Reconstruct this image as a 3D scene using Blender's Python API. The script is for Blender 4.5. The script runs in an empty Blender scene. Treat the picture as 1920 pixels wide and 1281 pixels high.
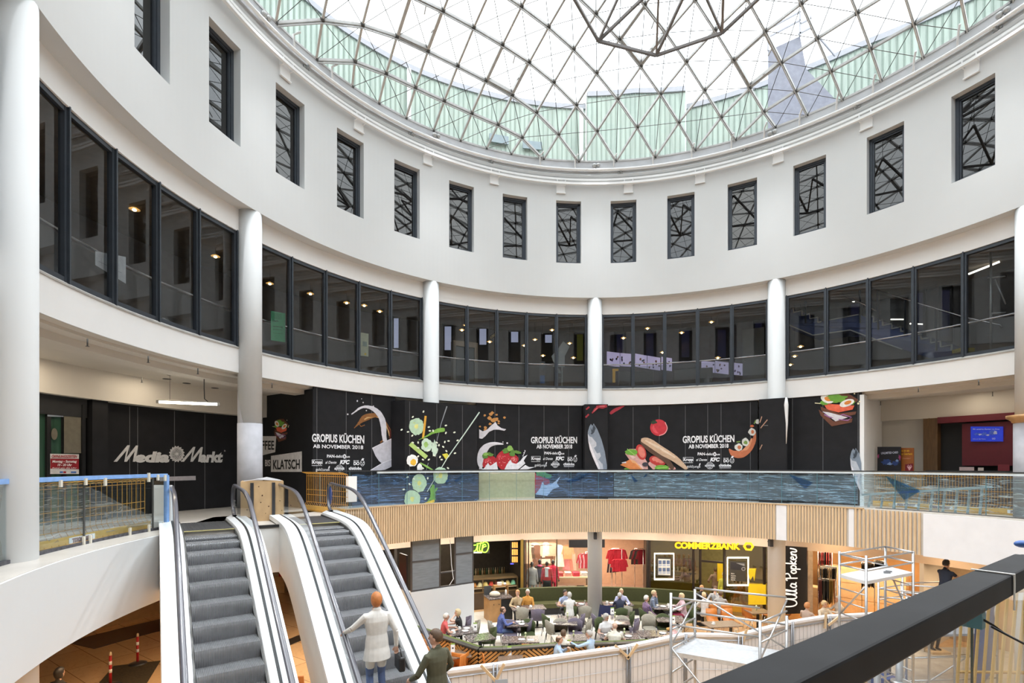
import bpy, bmesh, math, random
from mathutils import Vector, Matrix
PI = math.pi
sc = bpy.context.scene
COL = sc.collection
random.seed(7)

# ---------------------------------------------------------------- camera, light, exposure
F, YH, PX0, EYE = 971.12, 870.49, 960.0, 6.2       # focal length and horizon of the photograph in pixels, eye height in metres
cam_d = bpy.data.cameras.new('camera'); cam = bpy.data.objects.new('camera', cam_d); COL.objects.link(cam)
cam_d.sensor_width = 36.0; cam_d.lens = 36.0 * F / 1920.0
cam_d.shift_y = (YH - 640.5) / 1920.0
cam_d.clip_start = 0.02; cam_d.clip_end = 300
cam.location = (0, 0, EYE); cam.rotation_euler = (PI / 2, 0, 0)
sc.camera = cam
sc.view_settings.view_transform = 'Standard'; sc.view_settings.look = 'None'
sc.view_settings.gamma = 1.0; sc.view_settings.use_curve_mapping = False
sc.view_settings.exposure = 0.0
wd = bpy.data.worlds.new('overcast_sky'); sc.world = wd; wd.use_nodes = True
nt = wd.node_tree; bg = nt.nodes['Background']
tc = nt.nodes.new('ShaderNodeTexCoord'); nz = nt.nodes.new('ShaderNodeTexNoise'); cr = nt.nodes.new('ShaderNodeValToRGB')
nz.inputs['Scale'].default_value = 2.2; nz.inputs['Detail'].default_value = 5
cr.color_ramp.elements[0].color = (0.82, 0.87, 0.96, 1); cr.color_ramp.elements[1].color = (1, 1, 1, 1)
cr.color_ramp.elements[0].position = 0.3; cr.color_ramp.elements[1].position = 0.7
nt.links.new(tc.outputs['Generated'], nz.inputs['Vector']); nt.links.new(nz.outputs['Fac'], cr.inputs['Fac'])
nt.links.new(cr.outputs['Color'], bg.inputs['Color'])
sx_ = nt.nodes.new('ShaderNodeSeparateXYZ'); ov = nt.nodes.new('ShaderNodeMath'); ov.operation = 'MULTIPLY_ADD'   # overcast sky: three times brighter overhead than at the horizon
SKY = 4.8; FILLW = 2100
ov.inputs[1].default_value = SKY * 2 / 3; ov.inputs[2].default_value = SKY / 3
nt.links.new(tc.outputs['Generated'], sx_.inputs[0]); nt.links.new(sx_.outputs['Z'], ov.inputs[0]); nt.links.new(ov.outputs['Value'], bg.inputs['Strength'])
cy = sc.cycles
cy.max_bounces = 8; cy.diffuse_bounces = 4; cy.glossy_bounces = 4; cy.transmission_bounces = 6; cy.transparent_max_bounces = 24
cy.use_denoising = True; cy.caustics_reflective = False; cy.caustics_refractive = False
cy.sample_clamp_indirect = 6.0

# ---------------------------------------------------------------- plan of the place
CX, CY = 3.098, 10.050          # centre of the round court
RA, RB, RD = 10.20, 10.57, 10.16   # drum wall, glazed band, foot of the dome
RE, RG = 9.82, 9.92             # gallery edge, gallery glass
Z1, ZSB = 4.85, 3.60            # gallery floor, underside of the gallery slab
ZC, ZSILL, ZFR, ZA = 8.536, 9.147, 12.15, 12.707   # spandrel foot, sill, frieze foot, drum foot
ZDOME = EYE + 11.82
COLA = [1 + 36 * k for k in range(-2, 8)]; COLA[COLA.index(253) if 253 in COLA else -1] = 254.5
def P(th, R, z=0.0):
    a = math.radians(th); return Vector((CX + R * math.sin(a), CY + R * math.cos(a), z))
def at(x, y, D):                 # a point seen at pixel x, y of the photograph at depth D
    return Vector(((x - PX0) / F * D, D, EYE + (YH - y) * D / F))
def onz(x, y, z):                # the same for a point whose height is known
    return at(x, y, F * (z - EYE) / (YH - y))
def theta(x, R):                 # angle round the court of the far wall of radius R in pixel column x
    a = (x - PX0) / F; A = a * a + 1; B = -2 * (a * CX + CY); c = CX * CX + CY * CY - R * R
    Y = (-B + math.sqrt(max(B * B - 4 * A * c, 0))) / (2 * A)
    return math.degrees(math.atan2(a * Y - CX, Y - CY))
def onring(x, y, R):             # point on the far side of a ring of radius R at pixel x, y
    th = theta(x, R); p = P(th, R); return at(x, y, p.y)

# ---------------------------------------------------------------- materials
MATS = {}
def lin(c):
    if isinstance(c, str):
        c = [int(c[i:i + 2], 16) / 255 for i in (0, 2, 4)]
        return tuple(v / 12.92 if v <= 0.04045 else ((v + 0.055) / 1.055) ** 2.4 for v in c)
    return tuple(c)
def pm(name, col, rough=0.6, metal=0.0, var=0.06, scale=6.0, spec=0.5, emit=0.0, ecol=None, bump=0.0, stretch=None, coat=0.0):
    """A procedural material: base colour broken up by noise."""
    if name in MATS: return MATS[name]
    m = bpy.data.materials.new(name); m.use_nodes = True; MATS[name] = m
    t = m.node_tree; b = t.nodes['Principled BSDF']; c = lin(col)
    b.inputs['Roughness'].default_value = rough; b.inputs['Metallic'].default_value = metal
    b.inputs['Specular IOR Level'].default_value = spec
    if coat: b.inputs['Coat Weight'].default_value = coat; b.inputs['Coat Roughness'].default_value = 0.05
    tcn = t.nodes.new('ShaderNodeTexCoord'); n = t.nodes.new('ShaderNodeTexNoise'); r = t.nodes.new('ShaderNodeValToRGB')
    n.inputs['Scale'].default_value = scale; n.inputs['Detail'].default_value = 4
    src = tcn.outputs['Object']
    if stretch:
        mp = t.nodes.new('ShaderNodeMapping'); mp.inputs['Scale'].default_value = stretch
        t.links.new(src, mp.inputs['Vector']); src = mp.outputs['Vector']
    t.links.new(src, n.inputs['Vector'])
    r.color_ramp.elements[0].position = 0.3; r.color_ramp.elements[1].position = 0.7
    r.color_ramp.elements[0].color = tuple(max(0, v * (1 - var)) for v in c) + (1,)
    r.color_ramp.elements[1].color = tuple(min(1, v * (1 + var)) for v in c) + (1,)
    t.links.new(n.outputs['Fac'], r.inputs['Fac']); t.links.new(r.outputs['Color'], b.inputs['Base Color'])
    if bump:
        bp = t.nodes.new('ShaderNodeBump'); bp.inputs['Strength'].default_value = bump; bp.inputs['Distance'].default_value = 0.01
        t.links.new(n.outputs['Fac'], bp.inputs['Height']); t.links.new(bp.outputs['Normal'], b.inputs['Normal'])
    if emit:
        b.inputs['Emission Color'].default_value = tuple(lin(ecol or col)) + (1,); b.inputs['Emission Strength'].default_value = emit
    return m
def glass(name, tint=(0.9, 0.93, 0.92), refl=1.0, add=0.0, rough=0.0, rcol=(1, 1, 1), noise=0.0, wrinkle=0.0):
    """Thin sheet glass or film: see-through with a Fresnel reflection; noise clouds it, wrinkle dents it."""
    if name in MATS: return MATS[name]
    m = bpy.data.materials.new(name); m.use_nodes = True; MATS[name] = m
    t = m.node_tree; t.nodes.clear()
    o = t.nodes.new('ShaderNodeOutputMaterial'); mx = t.nodes.new('ShaderNodeMixShader')
    tr = t.nodes.new('ShaderNodeBsdfTransparent'); g = t.nodes.new('ShaderNodeBsdfGlossy'); lw = t.nodes.new('ShaderNodeLayerWeight'); lw.inputs['Blend'].default_value = 0.5
    pw = t.nodes.new('ShaderNodeMath'); pw.operation = 'POWER'; pw.inputs[1].default_value = 5; fr = t.nodes.new('ShaderNodeMath'); fr.operation = 'MULTIPLY_ADD'; fr.inputs[1].default_value = 0.95; fr.inputs[2].default_value = 0.05
    t.links.new(lw.outputs['Facing'], pw.inputs[0]); t.links.new(pw.outputs['Value'], fr.inputs[0])
    tr.inputs['Color'].default_value = tuple(tint) + (1,); g.inputs['Roughness'].default_value = rough
    g.inputs['Color'].default_value = tuple(rcol) + (1,)
    ma = t.nodes.new('ShaderNodeMath'); ma.operation = 'MULTIPLY_ADD'; ma.use_clamp = True
    ma.inputs[1].default_value = refl; ma.inputs[2].default_value = add
    t.links.new(fr.outputs['Value'], ma.inputs[0])
    t.links.new(ma.outputs['Value'], mx.inputs['Fac'])
    t.links.new(tr.outputs['BSDF'], mx.inputs[1]); t.links.new(g.outputs['BSDF'], mx.inputs[2])
    last = mx.outputs['Shader']
    if noise or wrinkle:
        tcn = t.nodes.new('ShaderNodeTexCoord'); n = t.nodes.new('ShaderNodeTexNoise')
        n.inputs['Scale'].default_value = 5; n.inputs['Detail'].default_value = 6; n.inputs['Distortion'].default_value = 1.5
        t.links.new(tcn.outputs['Object'], n.inputs['Vector'])
        if wrinkle:
            bp = t.nodes.new('ShaderNodeBump'); bp.inputs['Strength'].default_value = wrinkle; bp.inputs['Distance'].default_value = 0.05
            t.links.new(n.outputs['Fac'], bp.inputs['Height']); t.links.new(bp.outputs['Normal'], g.inputs['Normal'])
        if noise:
            d = t.nodes.new('ShaderNodeBsdfDiffuse'); d.inputs['Color'].default_value = tuple(rcol) + (1,)
            m2 = t.nodes.new('ShaderNodeMixShader'); r = t.nodes.new('ShaderNodeMapRange')
            r.inputs['From Min'].default_value = 0.45; r.inputs['From Max'].default_value = 0.75; r.inputs['To Max'].default_value = noise
            t.links.new(n.outputs['Fac'], r.inputs['Value']); t.links.new(r.outputs['Result'], m2.inputs['Fac'])
            t.links.new(last, m2.inputs[1]); t.links.new(d.outputs['BSDF'], m2.inputs[2]); last = m2.outputs['Shader']
    t.links.new(last, o.inputs['Surface'])
    return m
def tiles(name, c1, c2, line, size=0.6, rough=0.25, lw=0.012, rot=0.0):
    """Floor tiles with dark joints and faint veins."""
    if name in MATS: return MATS[name]
    m = bpy.data.materials.new(name); m.use_nodes = True; MATS[name] = m
    t = m.node_tree; b = t.nodes['Principled BSDF']; b.inputs['Roughness'].default_value = rough
    tcn = t.nodes.new('ShaderNodeTexCoord'); mp = t.nodes.new('ShaderNodeMapping'); br = t.nodes.new('ShaderNodeTexBrick')
    mp.inputs['Rotation'].default_value = (0, 0, rot)
    br.offset = 0.0; br.inputs['Scale'].default_value = 1.0; br.inputs['Brick Width'].default_value = size * 2; br.inputs['Row Height'].default_value = size
    br.inputs['Mortar Size'].default_value = lw; br.inputs['Color1'].default_value = lin(c1) + (1,); br.inputs['Color2'].default_value = lin(c2) + (1,)
    br.inputs['Mortar'].default_value = lin(line) + (1,)
    n = t.nodes.new('ShaderNodeTexNoise'); n.inputs['Scale'].default_value = 1.3; n.inputs['Detail'].default_value = 8; n.inputs['Distortion'].default_value = 2.5
    mx = t.nodes.new('ShaderNodeMixRGB'); mx.blend_type = 'MULTIPLY'; r = t.nodes.new('ShaderNodeValToRGB')
    r.color_ramp.elements[0].position = 0.495; r.color_ramp.elements[1].position = 0.51
    e = r.color_ramp.elements.new(0.525); r.color_ramp.elements[0].color = (1, 1, 1, 1); r.color_ramp.elements[1].color = (0.62, 0.58, 0.52, 1); e.color = (1, 1, 1, 1)
    mx.inputs['Fac'].default_value = 0.45
    t.links.new(tcn.outputs['Object'], mp.inputs['Vector']); t.links.new(mp.outputs['Vector'], br.inputs['Vector']); t.links.new(mp.outputs['Vector'], n.inputs['Vector'])
    t.links.new(n.outputs['Fac'], r.inputs['Fac']); t.links.new(br.outputs['Color'], mx.inputs['Color1']); t.links.new(r.outputs['Color'], mx.inputs['Color2'])
    t.links.new(mx.outputs['Color'], b.inputs['Base Color'])
    return m
WHITE = pm('white_plaster_dimmed', (0.64, 0.65, 0.65), 0.75, var=0.012, scale=1.2)  # drum and column white, greyer by itself and darkened further to offset dome daylight
WHITE2 = pm('white_plaster_warm_lifted', (0.85, 0.85, 0.845), 0.7, var=0.015, scale=1.5)  # lower plaster and white fittings; slightly warm, lightened to make up for less daylight
CEIL = pm('ceiling_plaster', (0.62, 0.58, 0.52), 0.8, var=0.03, scale=1.0)
ANTH = pm('anthracite_aluminium', (0.055, 0.065, 0.08), 0.4, 0.3, var=0.08)
CONC = pm('concrete', (0.40, 0.385, 0.36), 0.85, var=0.18, scale=4, bump=0.2)
CONCL = pm('pale_concrete', (0.60, 0.61, 0.63), 0.8, var=0.08, scale=2)
STEEL = pm('painted_steel', (0.50, 0.495, 0.485), 0.4, 0.3, var=0.08)
DARKST = pm('dark_steel', (0.10, 0.10, 0.095), 0.5, 0.4, var=0.1)
CHROME = pm('brushed_steel', (0.62, 0.62, 0.62), 0.25, 1.0, var=0.05)
BLACK = pm('black_paint', (0.012, 0.012, 0.013), 0.45, var=0.2)
RUBBER = pm('black_rubber', (0.03, 0.03, 0.034), 0.35, var=0.15, coat=0.2)
SLAT = pm('oak_slat', (0.62, 0.45, 0.27), 0.6, var=0.12, scale=3, stretch=(6, 6, 0.6))
OAK = pm('oak_cap', (0.50, 0.35, 0.20), 0.6, var=0.12, scale=3)
BLK2 = pm('hoarding_black', (0.013, 0.013, 0.015), 0.6, var=0.18, scale=3, spec=0.25)
GLASSB = glass('balustrade_glass', (0.88, 0.93, 0.95), 0.8)
GLASSW = glass('window_glass', (0.72, 0.73, 0.75), 0.9, 0.012)
GLASSD = glass('dome_glass', (0.93, 0.965, 0.95), 0.5)

# ---------------------------------------------------------------- mesh helpers
class MB:
    """Collects shapes; build() links them as ONE mesh object."""
    def __init__(s): s.v = []; s.f = []; s.mi = []; s.cur = 0; s.sm = []; s.smooth = False
    def mat(s, i): s.cur = i; return s
    def add(s, vs, fs, M=None):
        o = len(s.v)
        s.v += [tuple(M @ Vector(v)) for v in vs] if M is not None else [tuple(v) for v in vs]
        for f in fs: s.f.append([o + i for i in f]); s.mi.append(s.cur); s.sm.append(s.smooth)
        return s
    def quad(s, a, b, c, d): return s.add([a, b, c, d], [(0, 1, 2, 3)])
    def box(s, c, size, rz=0.0, M=None):
        x, y, z = size[0] / 2, size[1] / 2, size[2] / 2
        vs = [(i * x, j * y, k * z) for i in (-1, 1) for j in (-1, 1) for k in (-1, 1)]
        T = Matrix.Translation(Vector(c)) @ Matrix.Rotation(rz, 4, 'Z')
        if M is not None: T = M @ T
        return s.add(vs, [(0, 1, 3, 2), (4, 6, 7, 5), (0, 4, 5, 1), (2, 3, 7, 6), (0, 2, 6, 4), (1, 5, 7, 3)], T)
    def b2(s, lo, hi, M=None):
        return s.box([(a + b) / 2 for a, b in zip(lo, hi)], [abs(b - a) for a, b in zip(lo, hi)], 0, M)
    def prism(s, poly, z0, z1, M=None):       # polygon in xy pulled from z0 to z1
        n = len(poly); vs = [(p[0], p[1], z0) for p in poly] + [(p[0], p[1], z1) for p in poly]
        fs = [tuple(range(n - 1, -1, -1)), tuple(range(n, 2 * n))] + [(i, (i + 1) % n, n + (i + 1) % n, n + i) for i in range(n)]
        return s.add(vs, fs, M)
    def bar(s, a, b, w, h=None, up=None):     # rectangular bar between two points
        a = Vector(a); b = Vector(b); h = h or w; d = b - a
        if d.length < 1e-6: return s
        d.normalize(); u = Vector(up) if up is not None else (Vector((0, 0, 1)) if abs(d.z) < 0.95 else Vector((0, 1, 0)))
        x = d.cross(u).normalized(); y = x.cross(d)
        o = [x * (i * w / 2) + y * (j * h / 2) for i, j in ((-1, -1), (1, -1), (1, 1), (-1, 1))]
        return s.add([a + q for q in o] + [b + q for q in o], [(3, 2, 1, 0), (4, 5, 6, 7), (0, 1, 5, 4), (1, 2, 6, 5), (2, 3, 7, 6), (3, 0, 4, 7)])
    def tube(s, pts, r, n=8, closed=False, caps=True):
        pts = [Vector(p) for p in pts]; k = len(pts); rs = r if isinstance(r, (list, tuple)) else [r] * k
        vs = []; ref = None
        for i, p in enumerate(pts):
            if closed: d = pts[(i + 1) % k] - pts[i - 1]
            else: d = pts[min(i + 1, k - 1)] - pts[max(i - 1, 0)]
            if d.length < 1e-9: d = Vector((0, 0, 1))
            d.normalize()
            if ref is None: ref = Vector((0, 0, 1)) if abs(d.z) < 0.9 else Vector((1, 0, 0))
            x = d.cross(ref)
            if x.length < 1e-3: x = d.cross(Vector((0.3, 1, 0.2)))
            x.normalize(); y = x.cross(d).normalized(); ref = y
            vs += [p + (x * math.cos(2 * PI * j / n) + y * math.sin(2 * PI * j / n)) * rs[i] for j in range(n)]
        fs = []
        for i in range(k if closed else k - 1):
            a = i * n; b = ((i + 1) % k) * n
            fs += [(a + j, a + (j + 1) % n, b + (j + 1) % n, b + j) for j in range(n)]
        if caps and not closed: fs += [tuple(range(n - 1, -1, -1)), tuple(range((k - 1) * n, k * n))]
        q = s.smooth; s.smooth = n > 5; s.add(vs, fs); s.smooth = q
        return s
    def lathe(s, prof, c=(0, 0, 0), n=16, M=None):   # profile of (radius, height) round a vertical axis
        vs = []; k = len(prof)
        for r, z in prof: vs += [(c[0] + r * math.cos(2 * PI * j / n), c[1] + r * math.sin(2 * PI * j / n), c[2] + z) for j in range(n)]
        fs = [(i * n + j, i * n + (j + 1) % n, (i + 1) * n + (j + 1) % n, (i + 1) * n + j) for i in range(k - 1) for j in range(n)]
        if prof[0][0] > 1e-4: fs.append(tuple(range(n - 1, -1, -1)))
        if prof[-1][0] > 1e-4: fs.append(tuple(range((k - 1) * n, k * n)))
        q = s.smooth; s.smooth = True; s.add(vs, fs, M); s.smooth = q
        return s
    def ball(s, c, r, n=10, m=7, M=None):
        rr = r if isinstance(r, (tuple, list)) else (r, r, r); vs = []; fs = []
        for i in range(m + 1):
            a = PI * i / m
            for j in range(n):
                b = 2 * PI * j / n; vs.append((c[0] + rr[0] * math.sin(a) * math.cos(b), c[1] + rr[1] * math.sin(a) * math.sin(b), c[2] + rr[2] * math.cos(a)))
        for i in range(m):
            for j in range(n): fs.append((i * n + j, (i + 1) * n + j, (i + 1) * n + (j + 1) % n, i * n + (j + 1) % n))
        q = s.smooth; s.smooth = True; s.add(vs, fs, M); s.smooth = q
        return s
    def ring(s, prof, t0=0, t1=360, step=2.0, close=True):   # closed (R, z) profile swept round the court
        n = max(1, int(round(abs(t1 - t0) / step))); full = abs(t1 - t0) > 359.9; k = len(prof); vs = []
        for i in range(n if full else n + 1):
            vs += [P(t0 + (t1 - t0) * i / n, R, z) for R, z in prof]
        m = n if full else n + 1; fs = []
        for i in range(n):
            a = i * k; b = ((i + 1) % m) * k
            for j in range(k if close else k - 1): fs.append((a + j, b + j, b + (j + 1) % k, a + (j + 1) % k))
        if not full and close: fs += [tuple(range(k)), tuple(range(n * k + k - 1, n * k - 1, -1))]
        return s.add(vs, fs)
    def arcbox(s, R0, R1, z0, z1, t0=0, t1=360, step=2.0): return s.ring([(R0, z0), (R1, z0), (R1, z1), (R0, z1)], t0, t1, step)
    def build(s, name, mats, parent=None, loc=None, bevel=0.0, auto=None):
        me = bpy.data.meshes.new(name)
        if loc is not None:
            L = Vector(loc); vv = [tuple(Vector(v) - L) for v in s.v]
        else: vv = s.v
        me.from_pydata(vv, [], s.f)
        for m in (mats if isinstance(mats, (list, tuple)) else [mats]): me.materials.append(m)
        me.polygons.foreach_set('material_index', s.mi); me.polygons.foreach_set('use_smooth', s.sm)
        me.validate(); bmx = bmesh.new(); bmx.from_mesh(me); bmesh.ops.recalc_face_normals(bmx, faces=bmx.faces); bmx.to_mesh(me); bmx.free()
        me.update(); o = bpy.data.objects.new(name, me); COL.objects.link(o)
        if loc is not None: o.location = loc
        if parent is not None: o.parent = parent
        if bevel:
            bv = o.modifiers.new('bevel', 'BEVEL'); bv.width = bevel; bv.segments = 2; bv.limit_method = 'ANGLE'
        return o
def tag(o, label, cat, group=None, kind=None):
    o['label'] = label
    if cat: o['category'] = cat
    if group: o['group'] = group
    if kind: o['kind'] = kind
    return o
def empty(name, loc=(0, 0, 0), rz=0.0, label=None, cat=None, group=None, kind=None):
    o = bpy.data.objects.new(name, None); COL.objects.link(o); o.empty_display_size = 0.2
    o.location = loc; o.rotation_euler = (0, 0, rz)
    if label: tag(o, label, cat, group, kind)
    return o
def struct(o, label, cat): return tag(o, label, cat, None, 'structure')
def kids(o): return [c for c in bpy.data.objects if c.parent is o]
def copy_tree(o, loc=None, rz=None, parent=None, label=None, group=None):
    c = o.copy(); COL.objects.link(c)
    if parent is not None: c.parent = parent
    if loc is not None: c.location = loc
    if rz is not None: c.rotation_euler = (0, 0, rz)
    if label: c['label'] = label
    if group: c['group'] = group
    for ch in o.children: copy_tree(ch, parent=c)
    return c
def text_shape(txt, size=1.0, sx=1.0, shear=0.0, bold=0.0, align='LEFT', depth=0.0, res=3):
    """Verts and faces of a line of lettering lying in the xy plane."""
    cu = bpy.data.curves.new('lettering', 'FONT'); cu.body = txt; cu.size = size; cu.shear = shear; cu.offset = bold
    cu.align_x = align; cu.extrude = depth; cu.resolution_u = res; cu.fill_mode = 'BOTH' if depth else 'FRONT'
    o = bpy.data.objects.new('lettering', cu); COL.objects.link(o)
    dg = bpy.context.evaluated_depsgraph_get(); me = bpy.data.meshes.new_from_object(o.evaluated_get(dg))
    vs = [(v.co.x * sx, v.co.y, v.co.z) for v in me.vertices]; fs = [tuple(p.vertices) for p in me.polygons]
    bpy.data.objects.remove(o); bpy.data.curves.remove(cu); bpy.data.meshes.remove(me)
    return vs, fs
# ================================================================ the shell of the court
FLOORT = tiles('mall_floor_tiles', 'd8b48a', 'd2ac80', '8a6a48', 0.9, 0.22, 0.010, math.radians(34))
CAFEFL = tiles('cafe_floor_tiles', 'e6e2da', 'e0dcd4', 'b8b2a8', 0.6, 0.25, 0.008, 0.2)
GALFL = pm('gallery_floor_stone', (0.52, 0.49, 0.45), 0.35, var=0.08, scale=3)
REDW = pm('red_shop_front', (0.35, 0.02, 0.03), 0.4)
b = MB(); b.prism([P(t, 32) [:2] for t in range(0, 360, 6)], -0.3, 0.0)
struct(b.build('floor', FLOORT), 'warm beige tiled ground floor of the mall', 'floor')
# gallery floor: ring plus the landing in front of the escalators
LAND = [(-6.86, 10.03), (-3.74, 12.16), (-5.75, 15.10), (-7.6, 13.2)]
b = MB(); b.arcbox(RE + 0.03, 14.0, ZSB, Z1 - 0.02, 0, 360, 2); b.mat(1); b.arcbox(RE + 0.03, 14.0, Z1 - 0.02, Z1, 0, 360, 2)
b.mat(0); b.prism(LAND, 3.92, Z1 - 0.02); b.mat(1); b.prism(LAND, Z1 - 0.02, Z1)
struct(b.build('floor_gallery', [CEIL, GALFL]), 'pale stone gallery floor ringing the court above the shops', 'floor')
# outer enclosure
b = MB(); b.arcbox(30, 30.3, 0, ZSB + 1.2, 0, 360, 3); b.arcbox(14.0, 30.3, ZSB, ZSB + 0.3, 0, 360, 3)
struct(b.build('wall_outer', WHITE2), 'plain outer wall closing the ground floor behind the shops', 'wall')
b = MB(); b.arcbox(13.85, 14.0, Z1, ZC, 0, 360, 2); b.arcbox(13.2, 13.85, 7.74, ZC - 0.06, 0, 360, 2)
struct(b.build('wall_gallery', CEIL), 'cream back wall and bulkhead of the gallery level', 'wall')
# spandrel with the sill, gallery ceiling, upper corridor
b = MB(); b.arcbox(RB, RB + 0.22, ZC, ZSILL, 0, 360, 1.0)
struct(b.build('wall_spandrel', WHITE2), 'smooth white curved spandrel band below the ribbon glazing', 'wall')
b = MB(); b.ring([(RB - 0.02, ZSILL), (RB + 0.30, ZSILL), (RB + 0.30, ZSILL + 0.11), (RB + 0.06, ZSILL + 0.09), (RB - 0.02, ZSILL + 0.03)], 0, 360, 1.0)
struct(b.build('trim_1', CONC), 'weathered concrete sill strip under the ribbon glazing', 'sill')
b = MB(); b.ring([(RB + 0.02, ZC - 0.005), (RB + 0.22, ZC - 0.005), (RB + 0.22, ZC - 0.06), (RB + 0.50, ZC - 0.06), (RB + 0.50, ZC - 0.20), (RB + 1.0, ZC - 0.20), (RB + 1.0, ZC - 0.08), (14.0, ZC - 0.08), (14.0, ZC + 0.4), (RB + 0.24, ZC + 0.4), (RB + 0.24, ZC - 0.003), (RB + 0.02, ZC - 0.003)], 0, 360, 1.5)
struct(b.build('ceiling_gallery', CEIL), 'stepped cream ceiling over the gallery walkway', 'ceiling')
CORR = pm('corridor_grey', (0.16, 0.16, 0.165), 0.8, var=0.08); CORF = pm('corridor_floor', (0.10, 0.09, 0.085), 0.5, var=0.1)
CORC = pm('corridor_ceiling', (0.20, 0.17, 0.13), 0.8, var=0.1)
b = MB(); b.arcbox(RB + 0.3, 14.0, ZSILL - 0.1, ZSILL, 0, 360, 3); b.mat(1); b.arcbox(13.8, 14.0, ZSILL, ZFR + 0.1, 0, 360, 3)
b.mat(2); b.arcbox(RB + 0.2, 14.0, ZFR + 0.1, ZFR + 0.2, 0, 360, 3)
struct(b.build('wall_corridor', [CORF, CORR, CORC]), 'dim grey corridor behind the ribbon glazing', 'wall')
# frieze above the ribbon glazing and soffit of the drum
b = MB(); b.ring([(RB, ZFR), (RB + 0.2, ZFR), (RB + 0.2, ZA + 0.1), (RA + 0.02, ZA + 0.1), (RA + 0.02, ZA + 0.002), (RB, ZA + 0.002)], 0, 360, 1.0)
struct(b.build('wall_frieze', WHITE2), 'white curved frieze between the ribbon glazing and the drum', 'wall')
# drum with its ring of window openings
WC = [-5 + 12 * k for k in range(30)]; WH = 2.76; WZ0, WZ1 = 14.05, 16.47; WT = 17.35; RW = RA + 0.24
b = MB()
for c in WC:
    n = 7
    for i in range(n):
        a0 = c + WH + (12 - 2 * WH) * i / n; a1 = c + WH + (12 - 2 * WH) * (i + 1) / n
        b.quad(P(a0, RA, ZA), P(a1, RA, ZA), P(a1, RA, WT), P(a0, RA, WT))
    n = 6
    for i in range(n):
        a0 = c - WH + 2 * WH * i / n; a1 = c - WH + 2 * WH * (i + 1) / n
        b.quad(P(a0, RA, ZA), P(a1, RA, ZA), P(a1, RA, WZ0), P(a0, RA, WZ0)); b.quad(P(a0, RA, WZ1), P(a1, RA, WZ1), P(a1, RA, WT), P(a0, RA, WT))
        for z in (WZ0, WZ1): b.quad(P(a0, RA, z), P(a1, RA, z), P(a1, RW, z), P(a0, RW, z))
    for a in (c - WH, c + WH): b.quad(P(a, RA, WZ0), P(a, RW, WZ0), P(a, RW, WZ1), P(a, RA, WZ1))
b.ring([(RA, ZA), (RA + 0.4, ZA), (RA + 0.4, ZA + 0.02), (RA, ZA + 0.02)], 0, 360, 1)
b.ring([(RA, WT), (RA - 0.06, WT + 0.03), (RA - 0.09, WT + 0.10), (RA - 0.02, WT + 0.16), (RA, WT + 0.3), (RA, WT + 0.3)], 0, 360, 1, close=False)
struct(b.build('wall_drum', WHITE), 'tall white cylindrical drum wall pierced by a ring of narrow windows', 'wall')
b = MB(); b.arcbox(RW + 1.6, RW + 1.7, ZA, 17.9, 0, 360, 4); b.arcbox(RW + 0.05, RW + 1.7, ZA + 0.2, ZA + 0.3, 0, 360, 4); b.arcbox(RW + 0.02, 14.2, 17.75, 17.9, 0, 360, 4)
b.arcbox(13.95, 14.2, Z1, 17.9, 0, 360, 4)
struct(b.build('wall_attic', pm('attic_dark', (0.05, 0.05, 0.055), 0.8)), 'dark rooms behind the narrow drum windows', 'wall')
b = MB(); b.ring([(RD - 0.03, WT + 0.25), (RD + 0.35, WT + 0.25), (RD + 0.35, ZDOME - 0.06), (RD - 0.03, ZDOME - 0.06)], 0, 360, 1)
struct(b.build('trim_2', CONCL), 'pale concrete kerb under the foot of the glass dome', 'kerb')
PANE = glass('drum_window_glass', (0.25, 0.26, 0.28), 1.3, 0.02)
def drum_window(c, n):
    w = empty('window_%d' % n, P(c, RW, WZ0)); struct(w, 'tall narrow dark window in the white drum wall', 'window'); w['group'] = 'narrow drum windows'
    w.rotation_euler = (0, 0, -math.radians(c)); hw = 0.505; h = WZ1 - WZ0; f = MB()
    for x in (-hw + 0.045, hw - 0.045): f.box((x, 0, h / 2), (0.09, 0.09, h))
    for z in (0.045, h - 0.045): f.box((0, 0, z), (2 * hw, 0.09, 0.09))
    for x in (-hw + 0.11, hw - 0.11): f.box((x, 0.02, h / 2), (0.04, 0.06, h - 0.18))
    for z in (0.11, h - 0.11): f.box((0, 0.02, z), (2 * hw - 0.18, 0.06, 0.04))
    f.build('frame', ANTH, w)
    g = MB(); g.quad((-hw + 0.1, 0.03, 0.1), (hw - 0.1, 0.03, 0.1), (hw - 0.1, 0.03, h - 0.1), (-hw + 0.1, 0.03, h - 0.1)); g.build('pane', PANE, w)
for k, c in enumerate(WC): drum_window(c, k + 1)
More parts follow.
